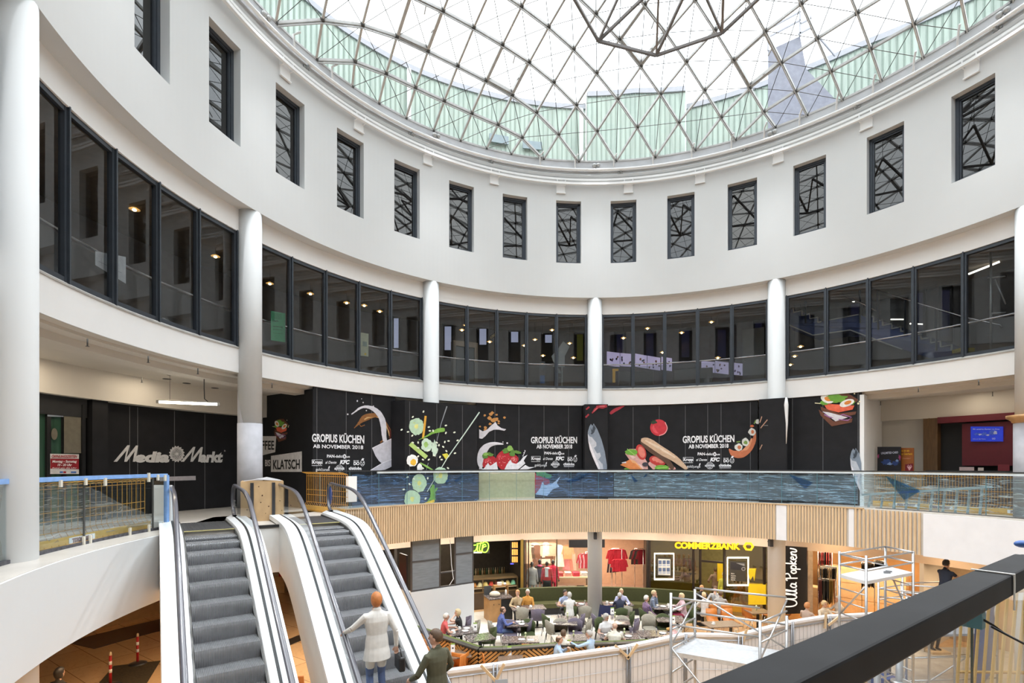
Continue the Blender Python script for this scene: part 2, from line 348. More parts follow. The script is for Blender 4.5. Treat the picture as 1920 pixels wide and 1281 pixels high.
# ribbon glazing: five panes between each pair of columns
def ribbon(a0, a1, n):
    w = empty('window_%d' % n, P((a0 + a1) / 2, RB + 0.06, ZSILL)); L = w.location.copy(); f = MB(); z0, z1 = ZSILL + 0.06, ZFR + 0.02
    struct(w, 'curved run of five dark panes between two white columns', 'window'); w['group'] = 'ribbon glazing bays'
    ms = [a0 + (a1 - a0) * i / 5 for i in range(6)]
    for i, m in enumerate(ms):
        for off, ww in ((0, 0.10),):
            p = P(m, RB + 0.09); q = P(m, RB - 0.02); f.bar((p.x, p.y, z0), (p.x, p.y, z1), 0.13, 0.10, up=(p - q))
            p = P(m, RB + 0.03); f.bar((p.x, p.y, z0), (p.x, p.y, z1), 0.035, 0.07, up=(p - q))
    for i in range(5):
        for z in (z0 + 0.05, z1 - 0.06): f.bar(P(ms[i], RB + 0.09, z), P(ms[i + 1], RB + 0.09, z), 0.08, 0.10)
    for v in range(len(f.v)): f.v[v] = tuple(Vector(f.v[v]) - L)
    f.build('frame', ANTH, w); g = MB()
    for i in range(5): g.quad(P(ms[i], RB + 0.11, z0) - L, P(ms[i + 1], RB + 0.11, z0) - L, P(ms[i + 1], RB + 0.11, z1) - L, P(ms[i], RB + 0.11, z1) - L)
    g.build('glazing', GLASSW, w)
ca = sorted(COLA)
for k in range(10):
    a0 = ca[k]; a1 = ca[(k + 1) % 10] + (360 if k == 9 else 0); ribbon(a0 + 1.65, a1 - 1.65, 31 + k)
# columns
GREYC = pm('grey_primer', (0.42, 0.42, 0.45), 0.7, var=0.10, scale=4, bump=0.1)
for a in ca:
    p = P(a, 10.48); r = 0.285; c = empty('column', (p.x, p.y, 0)); a = (a + 180) % 360 - 180
    lab = {-71: 'white round column whose lower gallery part is bare grey, beside the plywood crate', -35: 'white round column above the hoarding with the green salad print', 1: 'white round column above the salmon hoarding',
           37: 'white round column above the sushi hoarding', 73: 'white round column with a wooden collar and grey lower shaft beside the ladder', -105.5: 'thick white column standing in front of the orange barrier wrapped in film'}.get(a, 'white round column on the far side of the court')
    struct(c, lab, 'column'); m = MB()
    lo = 7.25 if a == -71 else (7.45 if a == 73 else 0.0)
    m.lathe([(r, lo), (r, ZA)], n=40)
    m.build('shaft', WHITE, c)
    if lo:
        m = MB(); m.lathe([(r * 1.0, 0), (r * 1.0, Z1)], n=40); m.mat(1); m.lathe([(r + (0.012 if a == -71 else 0.03), Z1), (r + (0.012 if a == -71 else 0.03), lo)], n=40); m.build('lower_shaft', [WHITE, GREYC], c)
    if a == 73:
        m = MB(); m.lathe([(r + 0.02, 7.24), (r + 0.06, 7.26), (r + 0.07, 7.30), (r + 0.15, 7.36), (r + 0.17, 7.38), (r + 0.17, 7.44), (r + 0.02, 7.46)], n=40); m.build('collar', pm('varnished_wood', (0.45, 0.25, 0.10), 0.35, var=0.2, scale=8), c)
    if a == -71:
        m = MB(); k = 24; vs = []; ang = [math.radians(-150 + 120 * i / k) for i in range(k + 1)]
        for i, g in enumerate(ang):
            t = i / k; top = 8.45 - 0.0 * t; low = 8.3 - min(t * 2.2, 1) * 1.05 if t < .46 else 7.25
            vs += [((r + 0.003) * math.cos(g), (r + 0.003) * math.sin(g), 7.25), ((r + 0.003) * math.cos(g), (r + 0.003) * math.sin(g), max(low, 7.26))]
        m.smooth = True; m.add(vs, [(2 * i, 2 * i + 2, 2 * i + 3, 2 * i + 1) for i in range(k)]); m.build('bare_patch', GREYC, c)
# fascia of the gallery slab: oak slats over a pale board, plain board and white plaster elsewhere
BOARD = pm('white_board', (0.74, 0.74, 0.75), 0.7, var=0.03, scale=3)
t_end = theta(1732, RE); gaps = [(theta(1456, RE), theta(1475, RE)), (theta(1592, RE), theta(1602, RE))]; t_beg = -60.8
b = MB(); b.arcbox(RE + 0.0, RE + 0.03, ZSB - 0.0, Z1 - 0.02, t_beg, 76, 1.0)
fas = empty('slatted_fascia', (0, 0, 0), 0, 'curved gallery front of upright pale oak slats with a wooden cap', 'slat cladding')
b.build('backing_board', pm('slat_backing', (0.55, 0.52, 0.47), 0.7), fas)
pitch = math.degrees(0.088 / RE); m = MB(); t = t_beg; k = 0
while t < t_end:
    if not any(g0 - 0.15 < t < g1 + 0.15 for g0, g1 in gaps):
        p = P(t, RE - 0.022); q = P(t, RE); z0 = ZSB + (0.0); m.bar((p.x, p.y, z0), (p.x, p.y, Z1 - 0.045), 0.056, 0.045, up=(p - q))
    t += pitch if t < gaps[1][0] else pitch * 1.25
m.build('slat', SLAT, fas)
m = MB(); m.arcbox(RE - 0.05, RE + 0.10, Z1 - 0.045, Z1 - 0.005, t_beg, theta(1620, RE), 1.0); m.build('cap', OAK, fas)
m = MB()
for g0, g1 in gaps: m.arcbox(RE - 0.03, RE, ZSB, Z1 - 0.045, g0, g1, 0.5)
m.build('white_strip', BOARD, fas)
b = MB(); b.arcbox(RE - 0.03, RE + 0.02, ZSB - 0.02, Z1 - 0.06, t_end, 112, 1.0)
struct(b.build('wall_fascia', BOARD), 'bare white boarding at the end of the oak slats', 'wall')
b = MB(); b.arcbox(RE, RE + 0.03, ZSB + 0.0, Z1 - 0.01, 112, 360 - 83.2, 1.0)
struct(b.build('wall_fascia.001', WHITE), 'smooth white plaster gallery edge beside the escalators', 'wall')
b = MB(); b.arcbox(RE + 0.04, RG + 0.06, Z1, Z1 + 0.015, theta(1640, RE), 110, 1.0)
struct(b.build('trim_3', DARKST), 'dark glass clamping channel along the gallery edge', 'channel')
# ================================================================ dome
DQ = (1.0632, 9.5905, 3.5306, 0.1267, 6.0518, 0.0137, 2.9129, -0.0218)
def dnode(i, j, lift=0.0):
    d, th0, h, h2, p, kw, pw, zo = DQ
    t = (i - j) / 1.41421 * d; r = (i + j) / 1.41421 * d; rho = math.hypot(t, r)
    nu = max(max(abs(i), abs(j)) / 10, (abs(i) + abs(j)) / 13)
    if rho < 1e-6: return Vector((CX, CY, ZDOME + zo + h + h2 + lift))
    m = nu ** p; rp = (1 - m) * rho + m * RD * nu; ph = math.atan2(t, r); ph -= kw * math.sin(4 * ph) * nu ** pw
    t, r, v = rp * math.sin(ph), rp * math.cos(ph), rp / RD; a = math.radians(th0)
    return Vector((CX + r * math.sin(a) + t * math.cos(a), CY + r * math.cos(a) - t * math.sin(a), ZDOME + zo + h * (1 - v * v) + h2 * (1 - v ** 8) + lift))
def din(i, j): return max(max(abs(i), abs(j)) / 10, (abs(i) + abs(j)) / 13) < 1.001
dome = empty('ceiling', (0, 0, 0)); struct(dome, 'shallow glass dome on a diagonal steel lattice over the court', 'dome')
g = MB(); bars = MB(); cab = MB(); nod = MB()
for i in range(-10, 11):
    for j in range(-10, 11):
        q = [(i, j), (i + 1, j), (i + 1, j + 1), (i, j + 1)]; ins = [x for x in q if din(*x)]
        if len(ins) == 4 or len(ins) == 3: g.add([dnode(*x, 0.075) for x in ins], [tuple(range(len(ins)))])
        if din(i, j):
            for x in ((i + 1, j), (i, j + 1)):
                if din(*x):
                    A, B = dnode(i, j), dnode(*x); bars.bar(A, B, 0.062, 0.075)
                    if x[0] == i + 1: bars.bar(A + Vector((0, 0, -0.09)), B + Vector((0, 0, -0.09)), 0.028)
            for x in ((i + 1, j + 1), (i + 1, j - 1)):
                if din(*x): cab.tube([dnode(i, j, 0.0), dnode(*x, 0.0)], 0.011, 4)
            n = dnode(i, j); nod.lathe([(0.06, -0.05), (0.075, 0), (0.05, 0.07)], n, 8)
g.build('glazing', GLASSD, dome); bars.build('steel_lattice', STEEL, dome); cab.build('cable_net', DARKST, dome); nod.build('lattice_joint', DARKST, dome)
b = MB(); b.ring([(RD - 0.05, ZDOME - 0.06), (RD + 0.2, ZDOME - 0.06), (RD + 0.2, ZDOME + 0.02), (RD - 0.05, ZDOME + 0.0)], 0, 360, 1); b.build('foot_ring', STEEL, dome)
# opened vents: double frames round single cells
def vent(i, j):
    v = MB(); q = [dnode(i, j), dnode(i + 1, j), dnode(i + 1, j + 1), dnode(i, j + 1)]; c = sum(q, Vector()) / 4; q2 = [c + (p - c) * 0.93 + Vector((0, 0, 0.03)) for p in q]
    for k in range(4): v.bar(q2[k], q2[(k + 1) % 4], 0.06, 0.12)
    v.bar((q2[0] + q2[1]) / 2, (q2[0] + q2[1]) / 2 * 0.7 + c * 0.3 + Vector((0, 0, -0.15)), 0.03); v.bar((q2[1] + q2[2]) / 2, (q2[1] + q2[2]) / 2 * .8 + c * .2 + Vector((0, 0, -0.12)), 0.03)
    v.build('vent_frame', STEEL, dome)
for ij in ((-2, 7), (1, 7), (7, 2), (4, 4), (-3, 3), (3, -2)): vent(*ij)
# hanging star of steel tubes under the crown
star = empty('hanging_star', at(1232, 20, 16.5), 0, 'zigzag star of dark steel tubes hanging under the crown of the dome', 'sculpture'); L = star.location.copy()
lo = [onz(1122, 77, 19.0), onz(1230.6, 104, 19.0), onz(1354, 62, 19.0)]
# circle through the three corners, continued round
ax, ay = lo[0].xy; bx_, by_ = lo[1].xy; cx_, cy_ = lo[2].xy
dd = 2 * (ax * (by_ - cy_) + bx_ * (cy_ - ay) + cx_ * (ay - by_))
ux = ((ax * ax + ay * ay) * (by_ - cy_) + (bx_ * bx_ + by_ * by_) * (cy_ - ay) + (cx_ * cx_ + cy_ * cy_) * (ay - by_)) / dd
uy = ((ax * ax + ay * ay) * (cx_ - bx_) + (bx_ * bx_ + by_ * by_) * (ax - cx_) + (cx_ * cx_ + cy_ * cy_) * (bx_ - ax)) / dd
sr = math.hypot(ax - ux, ay - uy); st = [math.atan2(p.x - ux, p.y - uy) for p in lo]; n = max(5, int(round(2 * PI / ((st[2] - st[0]) / 2))))
low = [Vector((ux + sr * math.sin(st[0] + 2 * PI * k / n), uy + sr * math.cos(st[0] + 2 * PI * k / n), 19.0)) for k in range(n)]
for k in range(3): low[k] = lo[k]
v1 = onz(1269, -37, 20.1); ur = math.hypot(v1.x - ux, v1.y - uy); u0 = math.atan2(v1.x - ux, v1.y - uy)
upp = [Vector((ux + ur * math.sin(u0 + 2 * PI * (k - 1.5) / n), uy + ur * math.cos(u0 + 2 * PI * (k - 1.5) / n), 20.1)) for k in range(n)]
m = MB(); m2 = MB()
for k in range(n):
    m.bar(low[k] - L, low[(k + 1) % n] - L, 0.075)
    m2.bar(low[k] - L, upp[(k + 1) % n] - L, 0.075); m2.bar(low[k] - L, upp[k] - L, 0.06); 
m.build('rim_tube', pm('star_steel', (0.19, 0.175, 0.17), 0.45, 0.3), star); m2.build('strut', MATS['star_steel'], star)
m = MB()
for k in range(0, n, 2): m.tube([upp[k] - L, Vector((upp[k].x, upp[k].y, dnode(0, 0).z - 3.5 * ((upp[k].x - CX) ** 2 + (upp[k].y - CY) ** 2) / 103)) - L], 0.01, 4)
m.build('hanger', DARKST, star)
# ledge rails round the top of the drum
lr = empty('cable_track', (0, 0, 0), 0, 'white double cable track on small brackets along the top of the drum', 'cable track')
m = MB(); m.arcbox(RA - 0.22, RA - 0.13, 17.02, 17.10, 0, 360, 1); m.arcbox(RA - 0.16, RA - 0.08, 17.20, 17.27, 0, 360, 1); m.build('rail', WHITE2, lr)
for x, y in ((533, 125), (671.7, 228), (801, 295), (926, 338), (1051, 355), (1178, 355), (1312.6, 337), (1459.5, 300), (1625, 228), (1823, 122)):
    a = theta(x, RA); m = MB(); p = P(a, RA - 0.03); r_ = -math.radians(a)
    for dx in (-0.16, 0.16): m.box((dx, -0.05, 0.12), (0.03, 0.16, 0.20))
    m.box((0, 0.01, -0.05), (0.34, 0.04, 0.34)); m.box((0, -0.02, -0.24), (0.36, 0.06, 0.035))
    o = m.build('bracket', WHITE2, lr); o.location = (p.x, p.y, 16.98); o.rotation_euler = (0, 0, r_)
    m = MB(); 
    for dx in (-0.17, 0.17): m.box((dx, -0.12, 0.17), (0.07, 0.05, 0.05))
    o = m.build('bolt', DARKST, lr); o.location = (p.x, p.y, 16.93); o.rotation_euler = (0, 0, r_)
pp = empty('sprinkler_pipe', (0, 0, 0), 0, 'white pipe ring with risers to the dome along the concrete kerb', 'pipe')
m = MB(); m.tube([P(a, RA - 0.19, 17.60) for a in range(0, 360, 2)], 0.05, 10, True); m.build('ring_pipe', WHITE2, pp)
m = MB()
for x in (545, 617, 1011, 1077, 1150, 1224, 1297, 1372, 1434, 1501, 1571, 1640, 1717, 1801): 
    a = theta(x, RD); m.tube([P(a, RA - 0.19, 17.62), P(a, RA - 0.15, ZDOME + 0.02), P(a + 0.6, RA - 0.3, ZDOME + 0.12)], 0.03, 6)
m.build('riser', WHITE2, pp)
for x in (573, 770, 920, 1163, 1397, 1607, 1872):
    a = theta(x, RA); m = MB(); m.box((0, -0.08, 0), (0.05, 0.16, 0.08)); m.box((0, 0.0, -0.06), (0.2, 0.03, 0.2)); 
    for dx in (-.08, .08): m.box((dx, -.02, -.02), (0.03, 0.03, 0.03)); m.box((dx, -.02, -.13), (0.03, 0.03, 0.03))
    o = m.build('clamp', pm('galvanised', (0.45, 0.45, 0.44), 0.5, 0.5), pp); p = P(a, RA - 0.02); o.location = (p.x, p.y, 17.55); o.rotation_euler = (0, 0, -math.radians(a))
for k, (x, y) in enumerate(((492, 22), (815, 249), (1117, 308), (1449, 248), (1886, 20))):
    a = theta(x, RD); p = P(a, RD - 0.12); o = empty('floodlight', (p.x, p.y, 17.78), -math.radians(a)); m = MB(); m.ball((-0.07, 0, 0), 0.085, 10, 7); m.ball((0.08, 0.0, 0.02), 0.075, 10, 7); m.box((0, 0.05, -0.08), (0.05, 0.1, 0.1)); m.build('lamp_head', MATS['galvanised'], o)
    tag(o, ['twin floodlight on the kerb beside the steepest glazing', 'twin floodlight on the kerb between the two rain pipes', 'twin floodlight on the kerb above the slim middle column', 'twin floodlight on the kerb below the grey stair tower', 'twin floodlight on the kerb above the largest drum window'][k], 'floodlight', 'kerb floodlights')
def fill_spot(a, pw):  # added spot lamps that brighten the lower court; the floodlights themselves look unlit
    d = bpy.data.lights.new('court_fill', 'SPOT'); d.energy = pw; d.spot_size = math.radians(84); d.spot_blend = .6; d.shadow_soft_size = .45; d.color = (.95, .97, 1); o = bpy.data.objects.new('court_fill', d); COL.objects.link(o); p = P(a, RD - .35, 17.75); o.location = p; o.rotation_euler = (Vector((CX, CY, 0)) * .65 + P(a, 3.5) * .35 - p).to_track_quat('-Z', 'Y').to_euler()
for x in (492, 815, 1117, 1449, 1886): fill_spot(theta(x, RD), FILLW)
for a in (95, 130, 165, 200, 235, 265): fill_spot(a, FILLW)  # further added fill spots, outside the view
# buildings outside, seen through the dome: glazed channel parapet
GRN = pm('green_channel_glass', (0.50, 0.60, 0.53), 0.35, var=0.16, scale=2.0, stretch=(3, 3, 0.25))
CAPM = pm('grey_parapet_cap', (0.50, 0.51, 0.56), 0.6, var=0.05)
def parapet(pts, R, label, steps=3):
    th = [theta(x, R) for x, y in pts]; zt = [onring(x, y, R).z for x, y in pts]; o = empty('parapet_wall', P(th[0], R, 17.9)); L = o.location.copy(); m = MB(); c = MB(); rb = MB()
    struct(o, label, 'wall')
    def zz(t):
        for k in range(len(th) - 1):
            if t <= th[k + 1] + 1e-6: return zt[k] + (zt[k + 1] - zt[k]) * (t - th[k]) / (th[k + 1] - th[k])
        return zt[-1]
    n = int((th[-1] - th[0]) / 0.9) + 1
    for k in range(n):
        t0 = th[0] + (th[-1] - th[0]) * k / n; t1 = th[0] + (th[-1] - th[0]) * (k + 1) / n; z0, z1 = zz(t0), zz(t1)
        for A, B in ((R, R + 0.02), ): m.quad(P(t0, R, 17.9) - L, P(t1, R, 17.9) - L, P(t1, R, z1) - L, P(t0, R, z0) - L)
        m.quad(P(t0, R + .3, 17.9) - L, P(t1, R + .3, 17.9) - L, P(t1, R + .3, z1) - L, P(t0, R + .3, z0) - L)
        p = P(t0, R - 0.02); rb.bar(P(t0, R - 0.02, 17.9) - L, P(t0, R - 0.02, z0) - L, 0.03, 0.05)
        c.add([P(t, r, z + dz) - L for t, z in ((t0, z0), (t1, z1)) for r, dz in ((R - 0.08, 0), (R + 0.38, 0), (R + 0.38, 0.22), (R - 0.08, 0.22))], [(0, 1, 5, 4), (1, 2, 6, 5), (2, 3, 7, 6), (3, 0, 4, 7)])
    m.build('channel_glass', GRN, o); rb.build('joint', pm('green_joint', (0.34, 0.42, 0.37), 0.5), o); c.build('cap', CAPM, o)
parapet([(250, -230), (440, -95), (575, 5), (640, 58), (760, 128), (900, 178), (1098, 206)], 14.2, 'pale green channel glass parapet outside the steep side of the dome')
parapet([(1101, 182), (1190, 176), (1285, 172)], 13.9, 'short taller piece of pale green parapet outside the dome')
parapet([(1287, 206), (1440, 160), (1620, 88), (1800, 12), (1930, -50)], 14.4, 'pale green channel glass parapet outside the dome behind the stair tower')
m = MB()
for x, R in ((767, 14.0), (1090, 13.75)):
    a = theta(x, R); p = P(a, R); m.tube([(p.x, p.y, 18), (p.x, p.y, onring(x, 130 if x < 800 else 205, R).z)], 0.09, 8)
    o = m.build('downpipe', WHITE2); tag(o, 'white rain pipe on the green parapet ' + ('by the opened dome vent' if x < 800 else 'at the step of the parapet'), 'pipe', 'rain pipes'); m = MB()
tw = empty('stair_tower', at(1500, 130, 19.5), 0, 'grey metal stair tower with railing standing outside the dome', 'stair tower'); L = tw.location.copy(); m = MB()
DG = pm('grey_tower', (0.30, 0.31, 0.38), 0.6, var=0.1)
m.prism([(-1.6, 0), (-0.2, 2.2), (0.9, 0), (1.0, 0), (-0.1, 2.45), (-1.7, 0.1)], -0.9, 0.9, Matrix.Rotation(PI / 2, 4, 'X'))
m.add([at(1440, 95, 19.2) - L, at(1500, 68, 19.2) - L, at(1512, 130, 19.2) - L, at(1572, 192, 19.2) - L, at(1440, 278, 19.2) - L, at(1440, 95, 19.8) - L, at(1500, 68, 19.8) - L, at(1512, 130, 19.8) - L, at(1572, 192, 19.8) - L, at(1440, 278, 19.8) - L], [(0, 1, 2, 3, 4), (9, 8, 7, 6, 5), (0, 5, 6, 1), (1, 6, 7, 2), (2, 7, 8, 3), (3, 8, 9, 4)])
m.v = m.v[12:]; m.f = [[i - 12 for i in f] for f in m.f if min(f) >= 12]; m.mi = m.mi[-len(m.f):]; m.sm = m.sm[-len(m.f):]
m.build('tower_panel', DG, tw); m = MB()
for a, c_ in (((1440, 95), (1440, 55)), ((1500, 68), (1500, 22)), ((1440, 70), (1500, 38)), ((1440, 55), (1500, 22)), ((1497, 64), (1520, 52)), ((1520, 52), (1520, 30)), ((1500, 45), (1520, 35)), ((1520, 52), (1566, 105))): m.bar(at(*a, 19.1) - L, at(*c_, 19.1) - L, 0.05)
m.build('railing', CAPM, tw)
for k, (x0, y0, x1, y1) in enumerate(((918, 252, 953, 270), (980, 263, 1016, 282))):
    a = onring(x0, y0, 14.05); c_ = onring(x1, y1, 14.05); m = MB(); u = Vector((c_.x - a.x, c_.y - a.y, 0)).normalized()
    m.bar(((a + c_) / 2 - u * 0.45), ((a + c_) / 2 + u * 0.45), 0.06, 0.36); o = m.build('wall_vent', pm('blue_grey_grille', (0.30, 0.38, 0.42), 0.5)); tag(o, 'blue grey louvre in the green parapet, ' + ('first from the open vent' if k == 0 else 'second from the open vent'), 'vent', 'parapet louvres')
# ================================================================ escalators
STEPM = pm('step_aluminium', (0.27, 0.275, 0.29), 0.42, 0.55, var=0.1)
def grooved(name, c, n=90.0):
    m = pm(name, c, 0.42, 0.5, var=0.1); t = m.node_tree; b = t.nodes['Principled BSDF']; w = t.nodes.new('ShaderNodeTexWave'); w.inputs['Scale'].default_value = n / 6.283; w.bands_direction = 'X'
    bp = t.nodes.new('ShaderNodeBump'); bp.inputs['Strength'].default_value = 0.9; bp.inputs['Distance'].default_value = 0.01
    tcn = t.nodes['Texture Coordinate']; t.links.new(tcn.outputs['Object'], w.inputs['Vector']); t.links.new(w.outputs['Fac'], bp.inputs['Height']); t.links.new(bp.outputs['Normal'], b.inputs['Normal'])
    return m
STEPM = grooved('grooved_step', (0.30, 0.305, 0.32)); DECK = pm('white_deck', (0.80, 0.81, 0.82), 0.32, var=0.02, spec=0.5); CLAD = pm('white_cladding', (0.72, 0.72, 0.70), 0.5, var=0.02)
HAND = pm('handrail_rubber', (0.075, 0.075, 0.092), 0.3, var=0.08, spec=0.8, coat=0.3); PLATE = grooved('landing_plate', (0.10, 0.10, 0.105), 60)
MS = 0.622
def escalator(name, org, az, K, label, w=0.885, dlen=8.6, gleft=True):
    e = empty(name, (org[0], org[1], Z1), math.radians(az), label, 'escalator')
    def nz(u): q = u - K; return -MS * (math.sqrt(q * q + 0.36) + q) / 2
    us = [-1.75, -1.2, -0.6, -0.2] + [0.1 * k for k in range(0, 26)] + [2.8, 3.4, 4.5, 6.0, 7.5, dlen]
    def V(x, u, z): return Vector((x, -u, z))
    u = 0.05; k = 0
    while u < dlen - 0.3:                                     # steps
        zt = nz(u + 0.10) ; m = MB(); z2 = nz(u + 0.52)
        n = 6; pr = [(u, zt), (u + 0.39, zt)] + [(u + 0.40 + 0.012 * math.sin(i / n * PI), zt + (z2 - zt) * i / n) for i in range(1, n + 1)] + [(u + 0.36, z2 - 0.03), (u, zt - 0.06)]
        vs = [V(0.005, a, c) for a, c in pr] + [V(w - 0.005, a, c) for a, c in pr]; q = len(pr)
        m.add(vs, [tuple(range(q)), tuple(range(2 * q - 1, q - 1, -1))] + [(i, (i + 1) % q, q + (i + 1) % q, q + i) for i in range(q)])
        m.build('step', STEPM, e); u += 0.4; k += 1
    m = MB(); m.b2((-0.0, 0.0, 0.002), (w, 1.75, 0.012)); m.build('landing_plate', PLATE, e)
    m = MB(); m.b2((0.0, -0.06, 0.004), (w, 0.0, 0.016)); m.build('comb_plate', pm('comb_yellow', (0.55, 0.48, 0.2), 0.5, 0.3), e)
    for sgn, x0 in ((-1, 0.0), (1, w)):
        def X(d): return x0 + sgn * d
        def sweep(prof, name, mat, uu=us, dz=lambda u: 0.0):   # profile of (offset, height) along the run
            m = MB(); q = len(prof); vs = []
            for u in uu: vs += [V(X(a), u, nz(u) + c + dz(u)) for a, c in prof]
            m.add(vs, [(i * q + j, i * q + (j + 1) % q, (i + 1) * q + (j + 1) % q, (i + 1) * q + j) for i in range(len(uu) - 1) for j in range(q)] + [tuple(range(q)), tuple(range((len(uu) - 1) * q + q - 1, (len(uu) - 1) * q - 1, -1))])
            return m.build(name, mat, e)
        sweep([(0.0, -0.25), (0.0, 0.07), (0.02, 0.07), (0.02, -0.25)], 'skirt', DARKST)
        sweep([(0.02, 0.05), (0.035, 0.115), (0.145, 0.165), (0.145, 0.05)], 'inner_deck', DECK)
        sweep([(0.150, 0.08), (0.150, 0.168), (0.185, 0.168), (0.185, 0.08)], 'glass_channel', BLACK)
        sweep([(0.19, 0.06), (0.19, 0.168), (0.40, 0.162), (0.40, 0.06)], 'outer_deck', DECK)
        uc = [0.0, 0.25] + us[6:]
        m = MB(); vs = []
        for u in uc:
            low = min(-1.0, nz(u) - 0.95) if u > 0.01 else -1.0
            vs += [V(X(0.40), u, nz(u) + 0.06), V(X(0.40), u, low), V(X(0.30), u, low)]
        m.add(vs, [(i * 3 + j, i * 3 + j + 1, (i + 1) * 3 + j + 1, (i + 1) * 3 + j) for i in range(len(uc) - 1) for j in (0, 1)]); m.build('side_cladding', CLAD, e)
        # glass and handrail with the newel
        H = 0.875; top = [(u, nz(u) + H - 0.02) for u in us if u > -1.2]; ne = [(-1.33 - 0.36 * math.sin(PI * i / 12), 0.50 + 0.355 * math.cos(PI * i / 12)) for i in range(13)]
        g = MB(); line = [(-1.33, 0.855)] + top; gp = [(a, c) for a, c in ne[::-1]] + line[1:]
        vs = []
        for a, c in gp: vs += [V(X(0.167), a, c - 0.02), V(X(0.167), max(a, -1.45), nz(a) + 0.12)]
        g.add(vs, [(2 * i, 2 * i + 2, 2 * i + 3, 2 * i + 1) for i in range(len(gp) - 1)]); g.build('glass_panel', GLASSB, e)
        path = [(a, c) for a, c in ne[::-1]] + [(a, c + 0.0) for a, c in line[1:]]
        hb = MB(); pts = [V(X(0.167), a, c + 0.01) for a, c in path]
        vs = []; q = 8; sec = [(-0.042, 0.0), (-0.036, 0.018), (-0.018, 0.026), (0.018, 0.026), (0.036, 0.018), (0.042, 0.0), (0.036, -0.02), (-0.036, -0.02)]
        for i, p in enumerate(pts):
            d = (pts[min(i + 1, len(pts) - 1)] - pts[max(i - 1, 0)]).normalized(); nn = Vector((1, 0, 0)).cross(d)
            if i > 0 and nn.dot(prev) < 0: nn = -nn
            if i == 0: nn = Vector((0, 0, -1)) if nn.z > 0 else nn
            prev = nn; vs += [p + Vector((1, 0, 0)) * a + nn * c for a, c in sec]
        hb.smooth = True; hb.add(vs, [(i * q + j, i * q + (j + 1) % q, (i + 1) * q + (j + 1) % q, (i + 1) * q + j) for i in range(len(pts) - 1) for j in range(q)]); hb.build('handrail', HAND, e)
    # soffit and seams
    m = MB(); uc = [0.0] + us[6:]
    vs = []
    for u in uc: low = min(-1.0, nz(u) - 0.95); vs += [V(-0.31, u, low), V(w + 0.31, u, low)]
    m.add(vs, [(2 * i, 2 * i + 1, 2 * i + 3, 2 * i + 2) for i in range(len(uc) - 1)]); m.build('soffit', CLAD, e)
    return e
az1, az2 = 34.7, 33.3
esc1 = escalator('escalator', (-6.51, 10.27), az1, 0.72, 'empty grey-stepped escalator with white sides beside the white gallery edge')
n2 = (math.cos(math.radians(az2)), math.sin(math.radians(az2)))
esc2 = escalator('escalator', (-4.0 - 0.885 * n2[0], 11.97 - 0.885 * n2[1]), az2, 0.97, 'escalator with white sides carrying the red-haired woman in a white jacket')
st_ = MB(); st_.lathe([(0.0, 0.0), (0.16, 0.0), (0.16, 0.004), (0.0, 0.004)], n=28); o = st_.build('safety_sticker', pm('blue_sticker', (0.05, 0.10, 0.32), 0.4), esc2); o.scale = (1, 1.45, 1); o.rotation_euler = (PI / 2, 0, PI / 2); o.location = (0.885 + 0.155, 1.42, 0.55)
vs, fs = text_shape('LOG', 0.24, 0.8); m = MB(); m.add(vs, fs); o = m.build('glass_lettering', pm('etched', (0.35, 0.37, 0.38), 0.7), esc1); o.rotation_euler = (PI / 2, 0, -PI / 2); o.location = (0.885 + 0.160, 1.60, 0.36)
# white closing panel between the two escalator heads
b = MB(); a = Vector((-6.51 + 1.285 * math.cos(math.radians(az1)), 10.27 + 1.285 * math.sin(math.radians(az1)))); c_ = Vector((-4.0 - 1.285 * n2[0], 11.97 - 1.285 * n2[1]))
b.bar((a.x, a.y, 4.34), (c_.x, c_.y, 4.34), 0.05, 0.96); struct(b.build('wall_panel', CLAD), 'white perforated panel closing the gap between the escalators', 'wall')
b = MB(); b.bar((a.x, a.y, 4.865), (c_.x, c_.y, 4.865), 0.12, 0.05); struct(b.build('trim_4', BLACK), 'black edge strip above the white panel between the escalators', 'trim')
# ================================================================ gallery level: hoardings with printed pictures
def ell(cx, cy, rx, ry=None, rot=0.0, n=20):
    ry = rx if ry is None else ry; a = math.radians(rot)
    return [(cx + rx * math.cos(t) * math.cos(a) - ry * math.sin(t) * math.sin(a), cy + rx * math.cos(t) * math.sin(a) + ry * math.sin(t) * math.cos(a)) for t in [2 * PI * k / n for k in range(n)]]
def blob(cx, cy, rx, ry, seed, j=0.2, n=22):
    r = random.Random(seed); return [(cx + rx * (1 + r.uniform(-j, j)) * math.cos(2 * PI * k / n), cy + ry * (1 + r.uniform(-j, j)) * math.sin(2 * PI * k / n)) for k in range(n)]
def stroke(pts, ws):
    ws = ws if isinstance(ws, (list, tuple)) else [ws] * len(pts); L = []; Rr = []
    for i, (x, y) in enumerate(pts):
        a = pts[max(i - 1, 0)]; b = pts[min(i + 1, len(pts) - 1)]; dx, dy = b[0] - a[0], b[1] - a[1]; l = math.hypot(dx, dy) or 1
        w = ws[i] / 2; L.append((x - dy / l * w, y + dx / l * w)); Rr.append((x + dy / l * w, y - dx / l * w))
    return L + Rr[::-1]
def curve(pts, k=4):     # Catmull-Rom through the points
    o = []; n = len(pts)
    for i in range(n - 1):
        p0, p1, p2, p3 = pts[max(i - 1, 0)], pts[i], pts[i + 1], pts[min(i + 2, n - 1)]
        for j in range(k):
            t = j / k; o.append(tuple(0.5 * ((2 * b) + (-a + c) * t + (2 * a - 5 * b + 4 * c - d) * t * t + (-a + 3 * b - 3 * c + d) * t ** 3) for a, b, c, d in zip(p0, p1, p2, p3)))
    return o + [tuple(pts[-1])]
def ink(c, rough=0.6): return pm('print_' + c, c, rough, var=0.10, scale=9)
